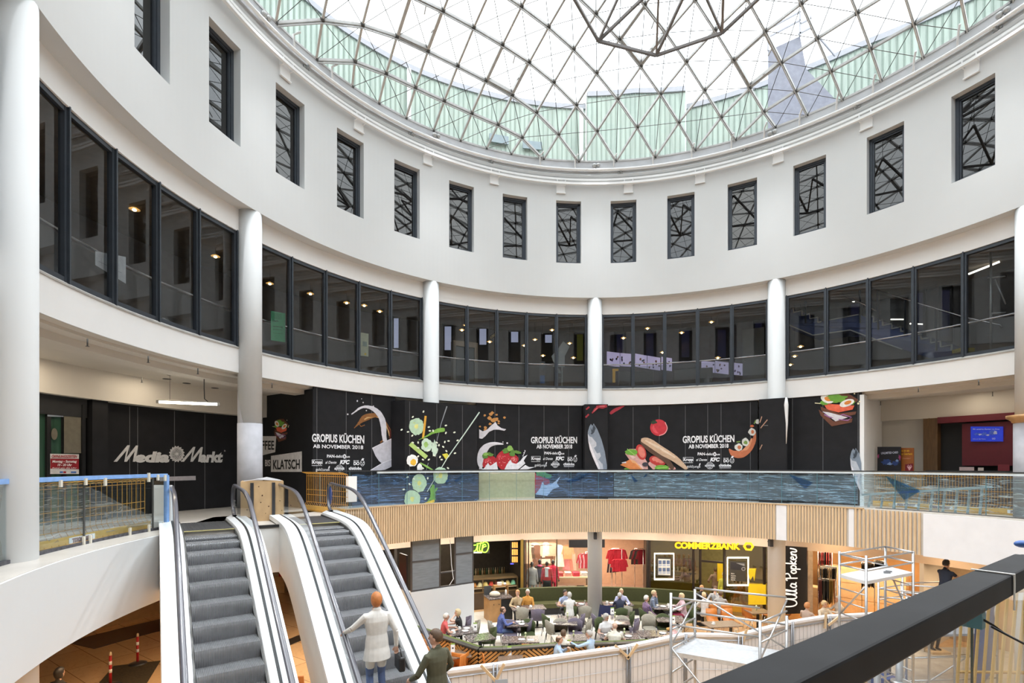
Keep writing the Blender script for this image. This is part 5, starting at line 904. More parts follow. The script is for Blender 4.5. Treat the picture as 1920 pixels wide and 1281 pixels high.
sheet(508, (583, 588), 535, (638, 642), RP, 'poster', '3d8f62', 'green poster behind the second glazing bay beside the grey-footed column', 'poster', [('2c7a50', [[(509, 585), (528, 589), (528, 600), (509, 598)]])], [('Dach-', 511, 603, 12, 4, .02, 0, .1), ('sanierung', 512, 613, 18, 3.5, .01, 0, .1), ('geschlossen', 512, 618, 18, 2, .0, 0, .1), ('bis auf weiteres', 512, 625, 18, 2, .0, 0, .1)])
sheet(667, (622, 626), 691, (666, 669), RP, 'poster', '98a086', 'pale yellow poster behind the second glazing bay near the white column', 'poster', [('6b7a70', [[(680, 640), (688, 641), (688, 650), (680, 649)]]), ('b8a020', [ell(685, 664, 2)])])
sheet(429, (507, 512), 441, (519, 524), RP, 'notice', '6d6a60', 'small framed notice in the corner of the first glazing bay', 'notice')
o = sheet(918, (630, 620), 931, (639, 629), 12.0, 'hanging_sign', '2a2418', 'small lit KINO sign hanging behind the third glazing bay', 'sign'); lettering(o, 'sign_lettering', 12.0, [('KINO', 919.5, 636.5, 10, 6, .02, 0, -.75)], 'd8c080')
o = sheet(986.5, (676, 676), 1011, (724, 724), 11.6, 'notice_stand', '16181a', 'slim leaflet stand with a blue sheet behind the third glazing bay', 'stand', [('8f9aa0', [[(1012, 678), (1022, 678), (1022, 692), (1012, 692)]]), ('4a78b8', [[(1012, 705), (1022, 705), (1022, 719), (1012, 719)]])]) if False else None
o = sheet(1012, (678, 678), 1022, (692, 692), 11.6, 'leaflet_stand', '70787c', 'slim leaflet stand with a blue sheet behind the third glazing bay', 'stand', [('4a78b8', [[(1012, 704), (1022, 704), (1022, 719), (1012, 719)]]), ('888c90', [stroke([(1012.5, 692), (1012.5, 724)], .6), stroke([(1021.5, 692), (1021.5, 724)], .6)])])
wb = empty('white_sign_board', onring(1050, 724, 11.8), 0, 'tilted white arrow-like board on a white stand behind the third glazing bay', 'sign'); L = wb.location.copy(); m = MB(); extr([(1056, 640), (1068, 650), (1059, 668), (1059, 684), (1046, 684), (1042, 688), (1034, 668), (1044, 657)], 11.75, 11.8, m, L); m.build('board', pm('pale_acrylic', (.38, .42, .41), .4), wb); m = MB(); 
for q in ([(1037, 686), (1059, 686), (1059, 688), (1037, 688)], [(1053, 688), (1055, 688), (1055, 725), (1053, 725)], [(1046, 688), (1053, 700), (1046, 700)], [(1046, 708), (1053, 708), (1053, 709.5), (1046, 709.5)]): extr(q, 11.7, 11.76, m, L)
m.build('stand', MATS['pale_acrylic'], wb)
MS_ = pm('menu_lilac', (.5, .45, .65), .4, emit=.55, ecol=(.60, .55, .85))
def menu(x0, x1, ya, yb, h, lab):
    R = 12.9; o = empty('menu_screen', onring((x0 + x1) / 2, ya + h, R), 0, lab, 'screen'); L = o.location.copy(); m = MB(); extr([(x0, ya), (x1, yb), (x1, yb + h), (x0, ya + h)], R, R + .06, m, L); m.build('display', MS_, o); rk = random.Random(int(x0)); lay = {}
    for k in range(int((x1 - x0) / 3.5)):
        x = x0 + 2 + rk.random() * (x1 - x0 - 4); y = ya + (yb - ya) * (x - x0) / (x1 - x0) + h * (.2 + .7 * rk.random()); lay.setdefault(rk.choice(['3a3444', '8a5a3a', '6a4a7a', '2c3a5a']), []).append(blob(x, y, 1.6, 1.6 + rk.random(), k, .3, 8))
    printed(o, 'menu_picture', R, list(lay.items()))
for a in ((1138, 1162, 659, 662, 26, 'lilac food menu screen beside the slim white column'), (1163, 1186, 662, 664, 24, 'second lilac food menu screen from the slim white column'), (1191, 1213, 663, 667, 24, 'third lilac food menu screen from the slim white column'), (1214, 1238, 667, 671, 24, 'fourth lilac food menu screen from the slim white column'), (1240, 1260, 669, 672, 24, 'fifth lilac food menu screen, half hidden by a mullion'), (1315, 1340, 677, 679, 20, 'first lilac menu screen of the lower group'), (1341, 1366, 677, 680, 22, 'second lilac menu screen of the lower group'), (1372, 1392, 680, 682, 22, 'last lilac menu screen before the pale door')): menu(*a)
SOF = pm('sofa_grey', (.09, .088, .085), .8)
for x0, x1, y0, lab in ((1160, 1224, 693, 'low grey sofa back behind the menu screen bay nearest the slim column'.replace('nearest', 'beside')), (1265, 1334, 690, 'low grey sofa back below the lower menu screens')):
    q = onring((x0 + x1) / 2, 716, 11.6); o = empty('sofa', (q.x, q.y, ZSILL), -math.radians(theta((x0 + x1) / 2, 11.6)), lab, 'sofa'); w = (x1 - x0) / F * q.y; m = MB(); m.box((0, 0, .55), (w, .15, .7)); m.build('backrest', SOF, o, bevel=.03); m = MB(); m.box((0, .4, .3), (w, .7, .35)); m.build('seat', SOF, o, bevel=.03)
pd = empty('door_2', onring(1412, 712, 13.3)); struct(pd, 'pale door behind the last cinema bay', 'door'); L = pd.location.copy(); m = MB(); extr([(1392, 619), (1433, 613), (1433, 712), (1392, 712)], 13.2, 13.3, m, L); m.build('leaf', pm('pale_door', (.22, .24, .235), .5), pd); m = MB(); m.ball(tuple(onring(1396, 678, 13.15) - L), .03); m.build('handle', CHROME, pd)
yl = empty('yellow_dispenser', onring(1151, 722, 11.3), 0, 'yellow candy dispenser beside the slim white column', 'dispenser'); m = MB(); m.box((0, 0, .35), (.10, .1, .5)); m.box((.06, 0, .62), (.24, .1, .08)); m.build('body', pm('dispenser_yellow', (.45, .25, .01), .4, emit=.25, ecol=(1, .55, .02)), yl)
# blue staircase
BLU = pm('stair_blue', (.045, .075, .21), .6, var=.08); st = empty('staircase', onring(1640, 690, 12.2), 0, 'blue staircase with pale zigzag treads behind the last ribbon bay', 'staircase'); L = st.location.copy()
Q = lambda pts: [(1460 + x / 4.364, 450 + y / 4.364) for x, y in pts]
m = MB(); extr(Q([(75, 575), (120, 555), (120, 595), (190, 577), (190, 620), (255, 604), (255, 645), (320, 633), (320, 675), (390, 660), (655, 610), (720, 635), (775, 625), (775, 672), (850, 655), (850, 700), (925, 685), (925, 727), (1000, 710), (1000, 750), (1085, 780), (1165, 770), (1165, 812), (1245, 797), (1245, 842), (1325, 826), (1325, 875), (1415, 858), (1415, 935), (1300, 990), (1085, 915), (1010, 895), (585, 737), (280, 780), (75, 692)]), 12.1, 13.2, m, L); m.build('stringer', BLU, st)
TR = pm('stair_edge', (.40, .42, .42), .4); m = MB()
for a, b_ in (((75, 575), (120, 555)), ((120, 595), (190, 577)), ((190, 620), (255, 604)), ((255, 645), (320, 633)), ((320, 675), (350, 668)), ((390, 660), (655, 610)), ((720, 635), (775, 625)), ((775, 672), (850, 655)), ((850, 700), (925, 685)), ((925, 727), (1000, 710)), ((1000, 750), (1035, 745)), ((1085, 780), (1165, 770)), ((1165, 812), (1245, 797)), ((1245, 842), (1325, 826)), ((1325, 875), (1415, 858)), ((120, 555), (120, 595)), ((190, 577), (190, 620)), ((255, 604), (255, 645)), ((320, 633), (320, 675)), ((775, 625), (775, 672)), ((850, 655), (850, 700)), ((925, 685), (925, 727)), ((1000, 710), (1000, 750)), ((1165, 770), (1165, 812)), ((1245, 797), (1245, 842)), ((1325, 826), (1325, 875)), ((1415, 858), (1415, 905)), ((75, 692), (280, 780)), ((280, 780), (585, 737)), ((585, 737), (1010, 895))): (A, B) = Q([a, b_]); m.bar(onring(*A, 12.06) - L, onring(*B, 12.06) - L, .035)
m.build('tread_edge', TR, st)
for pts in (((720, 380), (1040, 487), (1430, 605), (1590, 655)), ((470, 420), (640, 500), (800, 580)), ((1460, 620), (1600, 650), (1810, 695), (1830, 720))): m = MB(); m.tube([onring(x, y, 12.0) - L for x, y in Q(pts)], .025, 6); m.build('handrail', CHROME, st)
for a, b_ in (((220, 450), (220, 680)), ((665, 380), (665, 680)), ((805, 420), (815, 735)), ((1035, 490), (1030, 780)), ((1285, 570), (1290, 905)), ((1495, 700), (1495, 900))): A, B = Q([a, b_]); m = MB(); m.bar(onring(*A, 12.03) - L, onring(*B, 12.03) - L, .04); m.build('post', ANTH, st)
m = MB(); extr(Q([(830, 440), (1030, 510), (1030, 745), (925, 690), (830, 660)]), 12.04, 12.05, m, L); extr(Q([(1085, 510), (1420, 620), (1420, 850), (1085, 770)]), 12.04, 12.05, m, L); m.build('glass_panel', MATS['corridor_glass'], st)
tl = empty('tube_lamp', onring(1845, 503, 12.6), 0, 'slanting lit tube lamp behind the last ribbon bay', 'lamp'); L = tl.location.copy(); m = MB(); m.tube([onring(1816, 514, 12.6) - L, onring(1874, 491, 12.6) - L], .03, 8); m.build('tube', pm('lit_tube_soft', (1, .97, .88), .5, emit=3.0, ecol=(1, .95, .82)), tl)
for k, (a, b_) in enumerate((((1706, 607), (1730, 608)), ((1588, 562), (1602, 566)), ((1670, 599), (1696, 599)))): o = empty('strip_light', onring(*a, 13.3)); L = o.location.copy(); m = MB(); m.tube([Vector((0, 0, 0)), onring(*b_, 13.3) - L], .025, 6); m.build('tube', MATS['lit_tube_soft'], o); tag(o, ['short lit strip low behind the blue staircase', 'short lit strip above the upper stair flight', 'thin lit strip behind the stair handrail'][k], 'lamp', 'strip lights behind the stairs')
sc_ = empty('scaffold_tower', onring(1858, 655, 11.6), 0, 'grey scaffold pole and braces at the end of the last ribbon bay', 'scaffold'); L = sc_.location.copy(); GV = pm('scaffold_galvanised', (.36, .38, .38), .4, .6, var=.12); m = MB(); m.tube([onring(1858, 655, 11.6) - L, onring(1858, 470, 11.6) - L], .03, 8); m.build('standard', GV, sc_); m = MB(); m.tube([onring(1866, 524, 11.6) - L, onring(1886, 570, 11.6) - L], .025, 6); m.build('brace', GV, sc_); m = MB(); m.tube([onring(1852, 521, 11.6) - L, onring(1886, 518, 11.6) - L], .025, 6); m.tube([onring(1856, 588, 11.6) - L, onring(1886, 586, 11.6) - L], .025, 6); m.build('ledger', GV, sc_)
fs_ = empty('floor_sign', onring(1806, 661, 11.3), 0, 'yellow folded floor stand with a steel stem by the scaffold pole', 'floor stand'); m = MB(); m.box((0, 0, .05), (.4, .3, .1)); m.build('base', pm('stand_yellow', (.5, .38, .02), .5), fs_); m = MB(); m.tube([(0, 0, .1), (0, 0, .95)], .02, 6); m.build('post', CHROME, fs_)
# ================================================================ people: one continuous remeshed body each, hair and bag as children
import numpy as np
SKIN = pm('skin', (0.55, 0.33, 0.24), .5, var=.05); SKIN2 = pm('skin_pale', (0.62, 0.40, 0.31), .5, var=.05); SHOE = pm('shoe_dark', (.03, .025, .022), .5)
def cloth(name, c, var=.10, scale=14): return pm('cloth_' + name, c, .85, var=var, scale=scale)
def weave(name, c1, c2, n=60, both=False, c3=None):
    if name in MATS: return MATS[name]
    m = pm(name, c1, .85); t = m.node_tree; b = t.nodes['Principled BSDF']; w = t.nodes.new('ShaderNodeTexWave'); w.bands_direction = 'Z'; w.inputs['Scale'].default_value = n / 6.283; mx = t.nodes.new('ShaderNodeMixRGB'); mx.inputs['Color1'].default_value = lin(c1) + (1,); mx.inputs['Color2'].default_value = lin(c2) + (1,)
    r = t.nodes.new('ShaderNodeMath'); r.operation = 'GREATER_THAN'; r.inputs[1].default_value = .55; tcn = t.nodes['Texture Coordinate']; t.links.new(tcn.outputs['Object'], w.inputs['Vector']); t.links.new(w.outputs['Fac'], r.inputs[0]); t.links.new(r.outputs['Value'], mx.inputs['Fac']); out = mx.outputs['Color']
    if both:
        w2 = t.nodes.new('ShaderNodeTexWave'); w2.bands_direction = 'X'; w2.inputs['Scale'].default_value = n / 6.283; r2 = t.nodes.new('ShaderNodeMath'); r2.operation = 'GREATER_THAN'; r2.inputs[1].default_value = .6; m2 = t.nodes.new('ShaderNodeMixRGB'); m2.inputs['Color2'].default_value = lin(c3 or c2) + (1,); t.links.new(tcn.outputs['Object'], w2.inputs['Vector']); t.links.new(w2.outputs['Fac'], r2.inputs[0]); t.links.new(r2.outputs['Value'], m2.inputs['Fac']); t.links.new(out, m2.inputs['Color1']); out = m2.outputs['Color']
    t.links.new(out, b.inputs['Base Color']); return m
def ik(a, c, l1, l2, pole):
    d = c - a; L = min(d.length, (l1 + l2) * .999); d.normalize(); x = (l1 * l1 - l2 * l2 + L * L) / (2 * L); h = math.sqrt(max(l1 * l1 - x * x, 0)); p = Vector(pole); p = p - d * p.dot(d); p.normalize() if p.length > 1e-5 else None
    return a + d * x + p * h, a + d * L
def person(label, loc, face, pose='sit', h=1.70, lean=.12, turn=0.0, nod=0.0, hands=None, top=None, legs=None, shoes=None, skin=None, hair=None, style='short', sleeve='long', girth=1.0, group=None, voxel=.013, seat=.45, stride=.0, skirt=False, jacket=False, glasses=False):
    s = h / 1.72; root = empty('person', loc, -math.radians(face), label, 'person', group); skin = skin or SKIN; shoes = shoes or SHOE; m = MB(); prim = []
    V = lambda x, y, z: Vector((x, y, z)) * s
    def cap(pts, rs, mat, flat=1.0):
        if flat == 1.0: m.tube(pts, rs, 10)
        for i in range(len(pts) - 1): prim.append((pts[i], pts[i + 1], rs[i], rs[i + 1], mat))
    if pose == 'sit':
        pel = Vector((0, 0, seat + .10 * s)); 
    else: pel = V(0, 0, .95)
    up = Vector((0, math.sin(lean), math.cos(lean))); fw = Vector((0, math.cos(lean), -math.sin(lean))); sx = Vector((1, 0, 0))
    ch = pel + up * .34 * s; sh = pel + up * .50 * s; nk = pel + up * .57 * s
    # torso as elliptical loft
    prof = [(-.09, .130, .10), (-.02, .165, .118), (.08, .158, .112), (.18, .142, .100), (.28, .155, .108), (.38, .172, .112), (.45, .168, .098), (.50, .125, .082), (.54, .062, .062), (.58, .055, .058)]
    if jacket: prof = [(-.21, .215, .165), (-.10, .200, .150)] + [(a, b * 1.07 + .008, c * 1.10) for a, b, c in prof[1:]]
    n = 16; vs = []
    for a, rx, ry in prof:
        c = pel + up * a * s; gx = girth if a < .45 else 1.0
        vs += [c + sx * rx * s * gx * math.cos(2 * PI * j / n) + fw * ry * s * gx * math.sin(2 * PI * j / n) for j in range(n)]
        prim.append((c, c + up * .05 * s, min(rx, ry) * s * gx, min(rx, ry) * s * gx, 1 if a < .535 else 0)); prim.append((c - sx * rx * .5 * s * gx, c + sx * rx * .5 * s * gx, ry * s * .95 * gx, ry * s * .95 * gx, 1 if a < .535 else 0))
    q = len(prof); m.add(vs, [(i * n + j, i * n + (j + 1) % n, (i + 1) * n + (j + 1) % n, (i + 1) * n + j) for i in range(q - 1) for j in range(n)] + [tuple(range(n - 1, -1, -1)), tuple(range((q - 1) * n, q * n))])
    # head: skull, jaw, nose, ears on a tilted axis
    hc = pel + up * .57 * s + Vector((0, .025, .115)) * s; tz = math.radians(turn); R3 = Matrix.Rotation(-tz, 4, 'Z') @ Matrix.Rotation(-nod, 4, 'X'); T = Matrix.Translation(hc) @ R3 @ Matrix.Scale(s, 4)
    m.ball((0, -.008, .02), (.074, .094, .098), 14, 10, T); m.ball((0, .018, -.045), (.056, .066, .070), 12, 8, T); m.ball((0, .094, -.012), (.012, .018, .022), 8, 6, T)
    for x in (-1, 1): m.ball((x * .076, -.004, -.008), (.010, .020, .030), 8, 6, T)
    m.tube([nk, hc - Vector((0, .012, .05)) * s], [.054 * s, .050 * s], 10)
    prim += [(T @ Vector((0, -.02, .02)), T @ Vector((0, .03, -.03)), .095 * s, .085 * s, 0), (nk + up * .02, hc, .055 * s, .055 * s, 0)]
    # arms
    wr = []
    for k, x in enumerate((-1, 1)):
        S = sh + sx * x * .165 * s - up * .045 * s; tgt = hands[k] if hands else (Vector((x * .20, .30, seat + .16)) if pose == 'sit' else V(x * .24, .04, .80))
        tgt = Vector(tgt); E_, W = ik(S, tgt, .285 * s, .255 * s, (x * .75, -.55, -.5)); g = 1.12 if (jacket or sleeve == 'long') else 1.0
        cap([S - sx * x * .03 * s, S, S.lerp(E_, .5), E_], [.055 * s, .056 * s * g, .047 * s * g, .041 * s * g], 1)
        if sleeve == 'short': prim[-1] = prim[-1][:4] + (0,)
        cap([E_, E_.lerp(W, .4), W], [.041 * s * g, .038 * s * g, (.034 if sleeve == 'long' else .026) * s], 1 if sleeve == 'long' else 0)
        d = (W - E_).normalized(); side = d.cross(Vector((0, 0, 1))); side = side.normalized() if side.length > .1 else sx; dn = side.cross(d) * (1 if side.cross(d).z < 0 else -1); pl = W + d * .085 * s
        m.tube([W, W + d * .03 * s, pl], [.024 * s, .032 * s, .036 * s], 8); prim.append((W + d * .02 * s, pl, .03 * s, .036 * s, 0))
        for f in range(4):
            o = side * (f - 1.5) * .0195 * s; l = (.062, .072, .067, .052)[f] * s; a = pl + o - d * .012 * s; b_ = a + d * l * .55 + dn * l * .12; c = b_ + d * l * .35 + dn * l * .42; rf = max(.0085 * s, voxel * .75); m.tube([a, b_, c], [rf, rf, rf * .85], 6); prim.append((a, c, rf, rf, 0))
        a = W + d * .03 * s - side * x * .026 * s; b_ = a + d * .035 * s - side * x * .028 * s; c = b_ + d * .03 * s + dn * .008 * s; rf = max(.010 * s, voxel * .8); m.tube([a, b_, c], [rf * 1.2, rf, rf * .85], 6); prim.append((a, c, rf, rf, 0)); wr.append(W)
    # legs
    for x in (-1, 1):
        H = pel + sx * x * .088 * s - Vector((0, 0, .03)) * s
        if pose == 'sit': K = Vector((x * .12 * s, .43 * s, seat + .075 * s)); A = Vector((x * .12 * s, (.40 - .06 * x) * s, .085 * s)); foot = Vector((0, 1, 0))
        else:
            sw = stride * x; A = Vector((x * .095 * s, sw * .42 * s, (.085 + (.08 if sw < -.3 else 0)) * s)); K, A = ik(H, A, .44 * s, .42 * s, (0, 1, .05)); foot = Vector((0, 1, 0))
        cap([H, H.lerp(K, .35), K], [.092 * s, .085 * s, .060 * s], 2); cap([K, K.lerp(A, .3), A], [.058 * s, .057 * s, .042 * s], 2)
        m.tube([A - foot * .05 * s - Vector((0, 0, .045)) * s, A + foot * .05 * s - Vector((0, 0, .045)) * s, A + foot * .17 * s - Vector((0, 0, .055)) * s], [.038 * s, .042 * s, .030 * s], 8); prim.append((A - foot * .05 * s - Vector((0, 0, .05)) * s, A + foot * .17 * s - Vector((0, 0, .055)) * s, .045 * s, .034 * s, 3))
    body = m.build('body', [skin]); md = body.modifiers.new('r', 'REMESH'); md.mode = 'VOXEL'; md.voxel_size = voxel; md.use_smooth_shade = True; sm_ = body.modifiers.new('s', 'SMOOTH'); sm_.iterations = 2; sm_.factor = .5
    dg = bpy.context.evaluated_depsgraph_get(); me = bpy.data.meshes.new_from_object(body.evaluated_get(dg)); old = body.data; body.modifiers.clear(); body.data = me; bpy.data.meshes.remove(old); me.name = 'body'
    me.materials.clear()
    for mt in (skin, top, legs, shoes): me.materials.append(mt)
    nf = len(me.polygons); co = np.empty(nf * 3); me.polygons.foreach_get('center', co); co = co.reshape(-1, 3); best = np.full(nf, 1e9); idx = np.zeros(nf, dtype=np.int32)
    for a, b_, ra, rb, mt in prim:
        a = np.array(a); ab = np.array(b_) - a; t = np.clip(((co - a) @ ab) / max(ab @ ab, 1e-9), 0, 1); dd = np.linalg.norm(co - (a + t[:, None] * ab), axis=1) - (ra + (rb - ra) * t); u = dd < best; best[u] = dd[u]; idx[u] = mt
    if pose != 'sit' and not jacket: idx[(idx == 1) & (co[:, 2] < pel.z - .01)] = 2
    me.polygons.foreach_set('material_index', idx); me.polygons.foreach_set('use_smooth', [True] * nf); me.update(); body.parent = root
    # hair
    if style != 'bald':
        hm = MB(); n_, k_ = 18, 12; vs = []; long = style in ('bob', 'long'); vol = {'short': 1.09, 'bob': 1.17, 'long': 1.16, 'curly': 1.22, 'fringe': 1.06}[style]
        for i in range(k_ + 1):
            a = PI * i / k_
            for j in range(n_):
                b_ = 2 * PI * j / n_; dx, dy, dz = math.sin(a) * math.cos(b_), math.sin(a) * math.sin(b_), math.cos(a); r = vol * (1 + .03 * math.sin(7 * b_ + 3 * i) * (2 if style == 'curly' else .7)); x, y, z = .076 * dx * r, -.010 + .097 * dy * r, .022 + .101 * dz * r
                if dy > .25 and dz < .45 - (.1 if long else 0): y = min(y, .045); x *= .85; z = max(z, -.02) if not long else z
                if dz < -.15 and not long: z = -.022 - .02 * (dy < 0) ; x *= .93; y *= .93 if dy > 0 else .98
                if long and dz < -.1: z = z * (1.5 if style == 'long' else 1.15); y = min(y, .03)
                if style == 'fringe' and dz > .55: x *= .80; y *= .80; z *= .86
                vs.append(Vector((x, y, z)))
        hm.smooth = True; hm.add([T @ v for v in vs], [(i * n_ + j, (i + 1) * n_ + j, (i + 1) * n_ + (j + 1) % n_, i * n_ + (j + 1) % n_) for i in range(k_) for j in range(n_)]); hm.build('hair', hair, root)
    fm = MB()
    for x in (-1, 1): fm.ball((x * .030, .079, .008), (.010, .008, .006), 6, 5, T); fm.box(tuple(T @ Vector((x * .031, .083, .026))), (.026 * s, .008 * s, .005 * s), -tz)
    fm.mat(1).ball((0, .080, -.058), (.022, .008, .005), 8, 5, T)
    if glasses:
        fm.mat(0)
        for x in (-1, 1): fm.tube([T @ Vector((x * .031 + .020 * math.cos(q), .092, .006 + .016 * math.sin(q))) for q in [2 * PI * k / 8 for k in range(9)]], .0025 * s, 4)
    fm.build('facial_features', [pm('eye_dark', (.03, .02, .018), .3), pm('lip', (.42, .16, .13), .5)], root)
    return root, wr
HG = pm('hair_grey', (.42, .41, .39), .7, var=.2, scale=20); HW = pm('hair_white', (.62, .60, .56), .7, var=.15, scale=20); HB = pm('hair_brown', (.10, .06, .035), .6, var=.25, scale=20); HD = pm('hair_dark', (.018, .014, .012), .5, var=.3, scale=20); HBL = pm('hair_blond', (.56, .44, .26), .6, var=.2, scale=20); HO = pm('hair_ginger', (.48, .17, .045), .6, var=.25, scale=20); HC = pm('hair_copper', (.50, .24, .10), .6, var=.2, scale=20)
JEAN = cloth('jean', (.09, .14, .28)); DARKT = cloth('dark_trousers', (.03, .03, .035)); BEIGE = cloth('beige_trousers', (.45, .36, .24))
# ================================================================ ground floor: shop fronts under the gallery
def lamp_area(loc, size, power, col, sy=None):
    d = bpy.data.lights.new('ceiling_light', 'AREA'); d.energy = power; d.color = col; d.size = size
    if sy: d.shape = 'RECTANGLE'; d.size_y = sy
    o = bpy.data.objects.new('ceiling_light', d); COL.objects.link(o); o.location = loc; return o
RS = 12.6; WARM = (1.0, .74, .46)
FASC = pm('shop_fascia', (.60, .47, .36), .7, var=.03); b = MB(); b.arcbox(RS, RS + .1, 2.92, ZSB, -120, 112, 1.5); struct(b.build('wall_shopfront', FASC), 'warm beige fascia above the shop windows', 'wall')
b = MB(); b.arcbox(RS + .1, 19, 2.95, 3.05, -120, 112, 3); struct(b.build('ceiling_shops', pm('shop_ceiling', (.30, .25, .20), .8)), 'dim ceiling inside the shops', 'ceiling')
def part(x, n, mat, r1=17.5):
    a = theta(x, RS) if not isinstance(x, float) or x > 400 else x; b = MB(); b.bar(P(a, RS, 1.5), P(a, r1, 1.5), .12, 3.0); struct(b.build('wall_shop_partition', mat), n, 'wall')
DKW = pm('dark_wall', (.035, .028, .022), .5, var=.2)
part(742, 'dark partition beside the cafe kiosk', DKW); part(982, 'dark partition between the ice cream bar and the fashion shop', DKW); part(1215, 'dark partition between the fashion shop and the bank', DKW); part(1468, 'dark partition between the bank and the dress shop', DKW); part(1728, 'pale partition at the end of the dress shop', CEIL)
def back(x0, x1, R, mats, lab, z1=2.95): b = MB(); b.arcbox(R, R + .1, 0, z1, theta(x0, RS), theta(x1, RS), 2); struct(b.build('wall_shop', mats), lab, 'wall')
WOODW = pm('wood_panel_wall', (.30, .16, .075), .5, var=.2, scale=2, stretch=(3, 3, .4))
back(742, 982, 15.6, DKW, 'dark back wall of the ice cream bar'); back(982, 1215, 16.8, pm('shop_pink', (.56, .36, .25), .7), 'rosy back wall of the fashion shop'); back(1215, 1468, 15.2, pm('bank_olive', (.16, .14, .07), .5, var=.15), 'olive back wall of the bank'); back(1468, 1728, 17.0, pm('shop_amber', (.55, .30, .12), .6), 'amber back wall of the dress shop'); back(1728, 1990, 15.0, pm('shop_sand', (.50, .37, .24), .6), 'sand coloured wall behind the worker')
b = MB(); b.arcbox(RS, 16.8, 0, .012, theta(984, RS), theta(1214, RS), 2); struct(b.build('floor_fashion_shop', pm('carpet_rose', (.48, .31, .24), .7)), 'rosy floor of the fashion shop', 'floor')
b = MB(); b.arcbox(RS, 17, 0, .012, theta(1468, RS), theta(1728, RS), 2); struct(b.build('floor_dress_shop', pm('wood_floor_amber', (.52, .25, .08), .35, var=.15, stretch=(1, 4, 1))), 'amber wooden floor of the dress shop', 'floor')
b = MB(); b.prism([P(t, 12.5)[:2] for t in range(-36, 24, 3)] + [(4.2, 15.0), (1.1, 14.9), (-1.0, 14.7), (-3.2, 16.9)], 0, .008); struct(b.build('floor_cafe', CAFEFL), 'pale tiled floor of the cafe terrace', 'floor')
# lamps of the shops and of the mall under the gallery
for t, R, pw, c in ((-24, 14, 50, (1, .85, .6)), (-7, 14.2, 190, (1, .80, .58)), (5, 14.2, 190, (1, .80, .58)), (-2, 13.2, 110, (1, .84, .62)), (16, 13.6, 60, (1, .86, .5)), (28, 13.6, 70, (1, .86, .5)), (42, 14.6, 150, WARM), (52, 14.6, 130, WARM), (64, 13.6, 80, WARM), (78, 13.6, 70, WARM)): lamp_area(P(t, R, 2.9), 1.6, pw, c)
for t in (-95, -75, -60, -48): lamp_area(P(t, 17.5, 3.5), 1.5, 330, WARM)
for t in (-38, -28, -18, -8, 2, 12, 22, 32): lamp_area(P(t, 11.3, 3.57), 1.2, 60, (1, .93, .84))
for t, pw in ((-100, 120), (-82, 110), (-66, 110), (-52, 60), (44, 32), (60, 32), (90, 60), (-125, 120), (-150, 80)): lamp_area(P(t, 11.6, 3.57), 1.2, pw, WARM)
for t, pw in ((-100, 26), (-88, 26), (-76, 20), (62, 12), (72, 16), (95, 22), (-125, 22)): lamp_area(P(t, 12.3, ZC - .1), 1.0, pw, (1, .86, .66))
DLM = pm('downlight_lens', (1, .85, .6), .4, emit=8, ecol=(1, .72, .40)); first = None
for t in list(range(-104, -44, 9)) + list(range(-30, 66, 8)):
    p = P(t, 11.5, 3.595)
    if first is None: first = empty('downlight', p); MB().lathe([(0, -.004), (.07, -.004), (.07, .004), (0, .004)], n=14).build('lens', DLM, first); MB().lathe([(.07, -.012), (.095, -.012), (.095, .004), (.07, .004)], n=14).build('rim', CHROME, first); o = first
    else: o = copy_tree(first, p)
    tag(o, 'small round warm downlight under the gallery slab', 'downlight', 'downlights under the gallery')
# ---- cafe kiosk behind the white wall
wA, wB = Vector((-3.48, 17.70, 0)), Vector((-1.436, 19.10, 0)); ww = empty('kiosk_wall', (wA + wB) / 2, 0, 'white waist-high kiosk wall carrying the grey translucent panels', 'kiosk'); L = ww.location.copy(); m = MB(); m.bar(wA - L + Vector((0, 0, .91)), wB - L + Vector((0, 0, .91)), .14, 1.82); wd_ = Vector((-(wB - wA).y, (wB - wA).x, 0)).normalized(); m.bar(wA - L + Vector((0, 0, .91)), wA - L + wd_ * 2.2 + Vector((0, 0, .91)), .14, 1.82); m.build('plaster_wall', WHITE, ww)
FROST = pm('frosted_panel', (.20, .22, .235), .25, var=.12, scale=3, stretch=(1, 1, 8)); FR2 = pm('panel_frame', (.10, .095, .095), .4, .4)
for k, (a, c) in enumerate(((.03, .44), (.71, 1.0))):
    m = MB(); u = (wB - wA); m.bar(wA + u * a - L + Vector((0, 0, 2.70)), wA + u * c - L + Vector((0, 0, 2.70)), .03, 1.72); m.build('frosted_panel', FROST, ww)
for t in (.02, .45, .70, .995): m = MB(); p = wA + (wB - wA) * t - L; m.bar((p.x, p.y, 1.82), (p.x, p.y, 3.58), .06, .06); m.build('post', FR2, ww)
for t0_, t1_, z in ((.02, .45, 2.85), (.45, .70, 2.35), (.70, .995, 2.95), (.02, .995, 1.85)): m = MB(); m.bar(wA + (wB - wA) * t0_ - L + Vector((0, -.02, z)), wA + (wB - wA) * t1_ - L + Vector((0, -.02, z)), .04, .05); m.build('rail', FR2, ww)
m = MB(); p = wA + (wB - wA) * .62 - L; m.tube([p + Vector((0, -.05, 3.5)), p + Vector((.05, -.05, 2.6)), p + Vector((.12, -.06, 2.1)), p + Vector((-.02, -.08, 1.88))], .012, 5); m.build('cable', WHITE2, ww)
NEON = pm('neon_green', (.30, .85, .05), .4, emit=3.0, ecol=(.35, .9, .05))
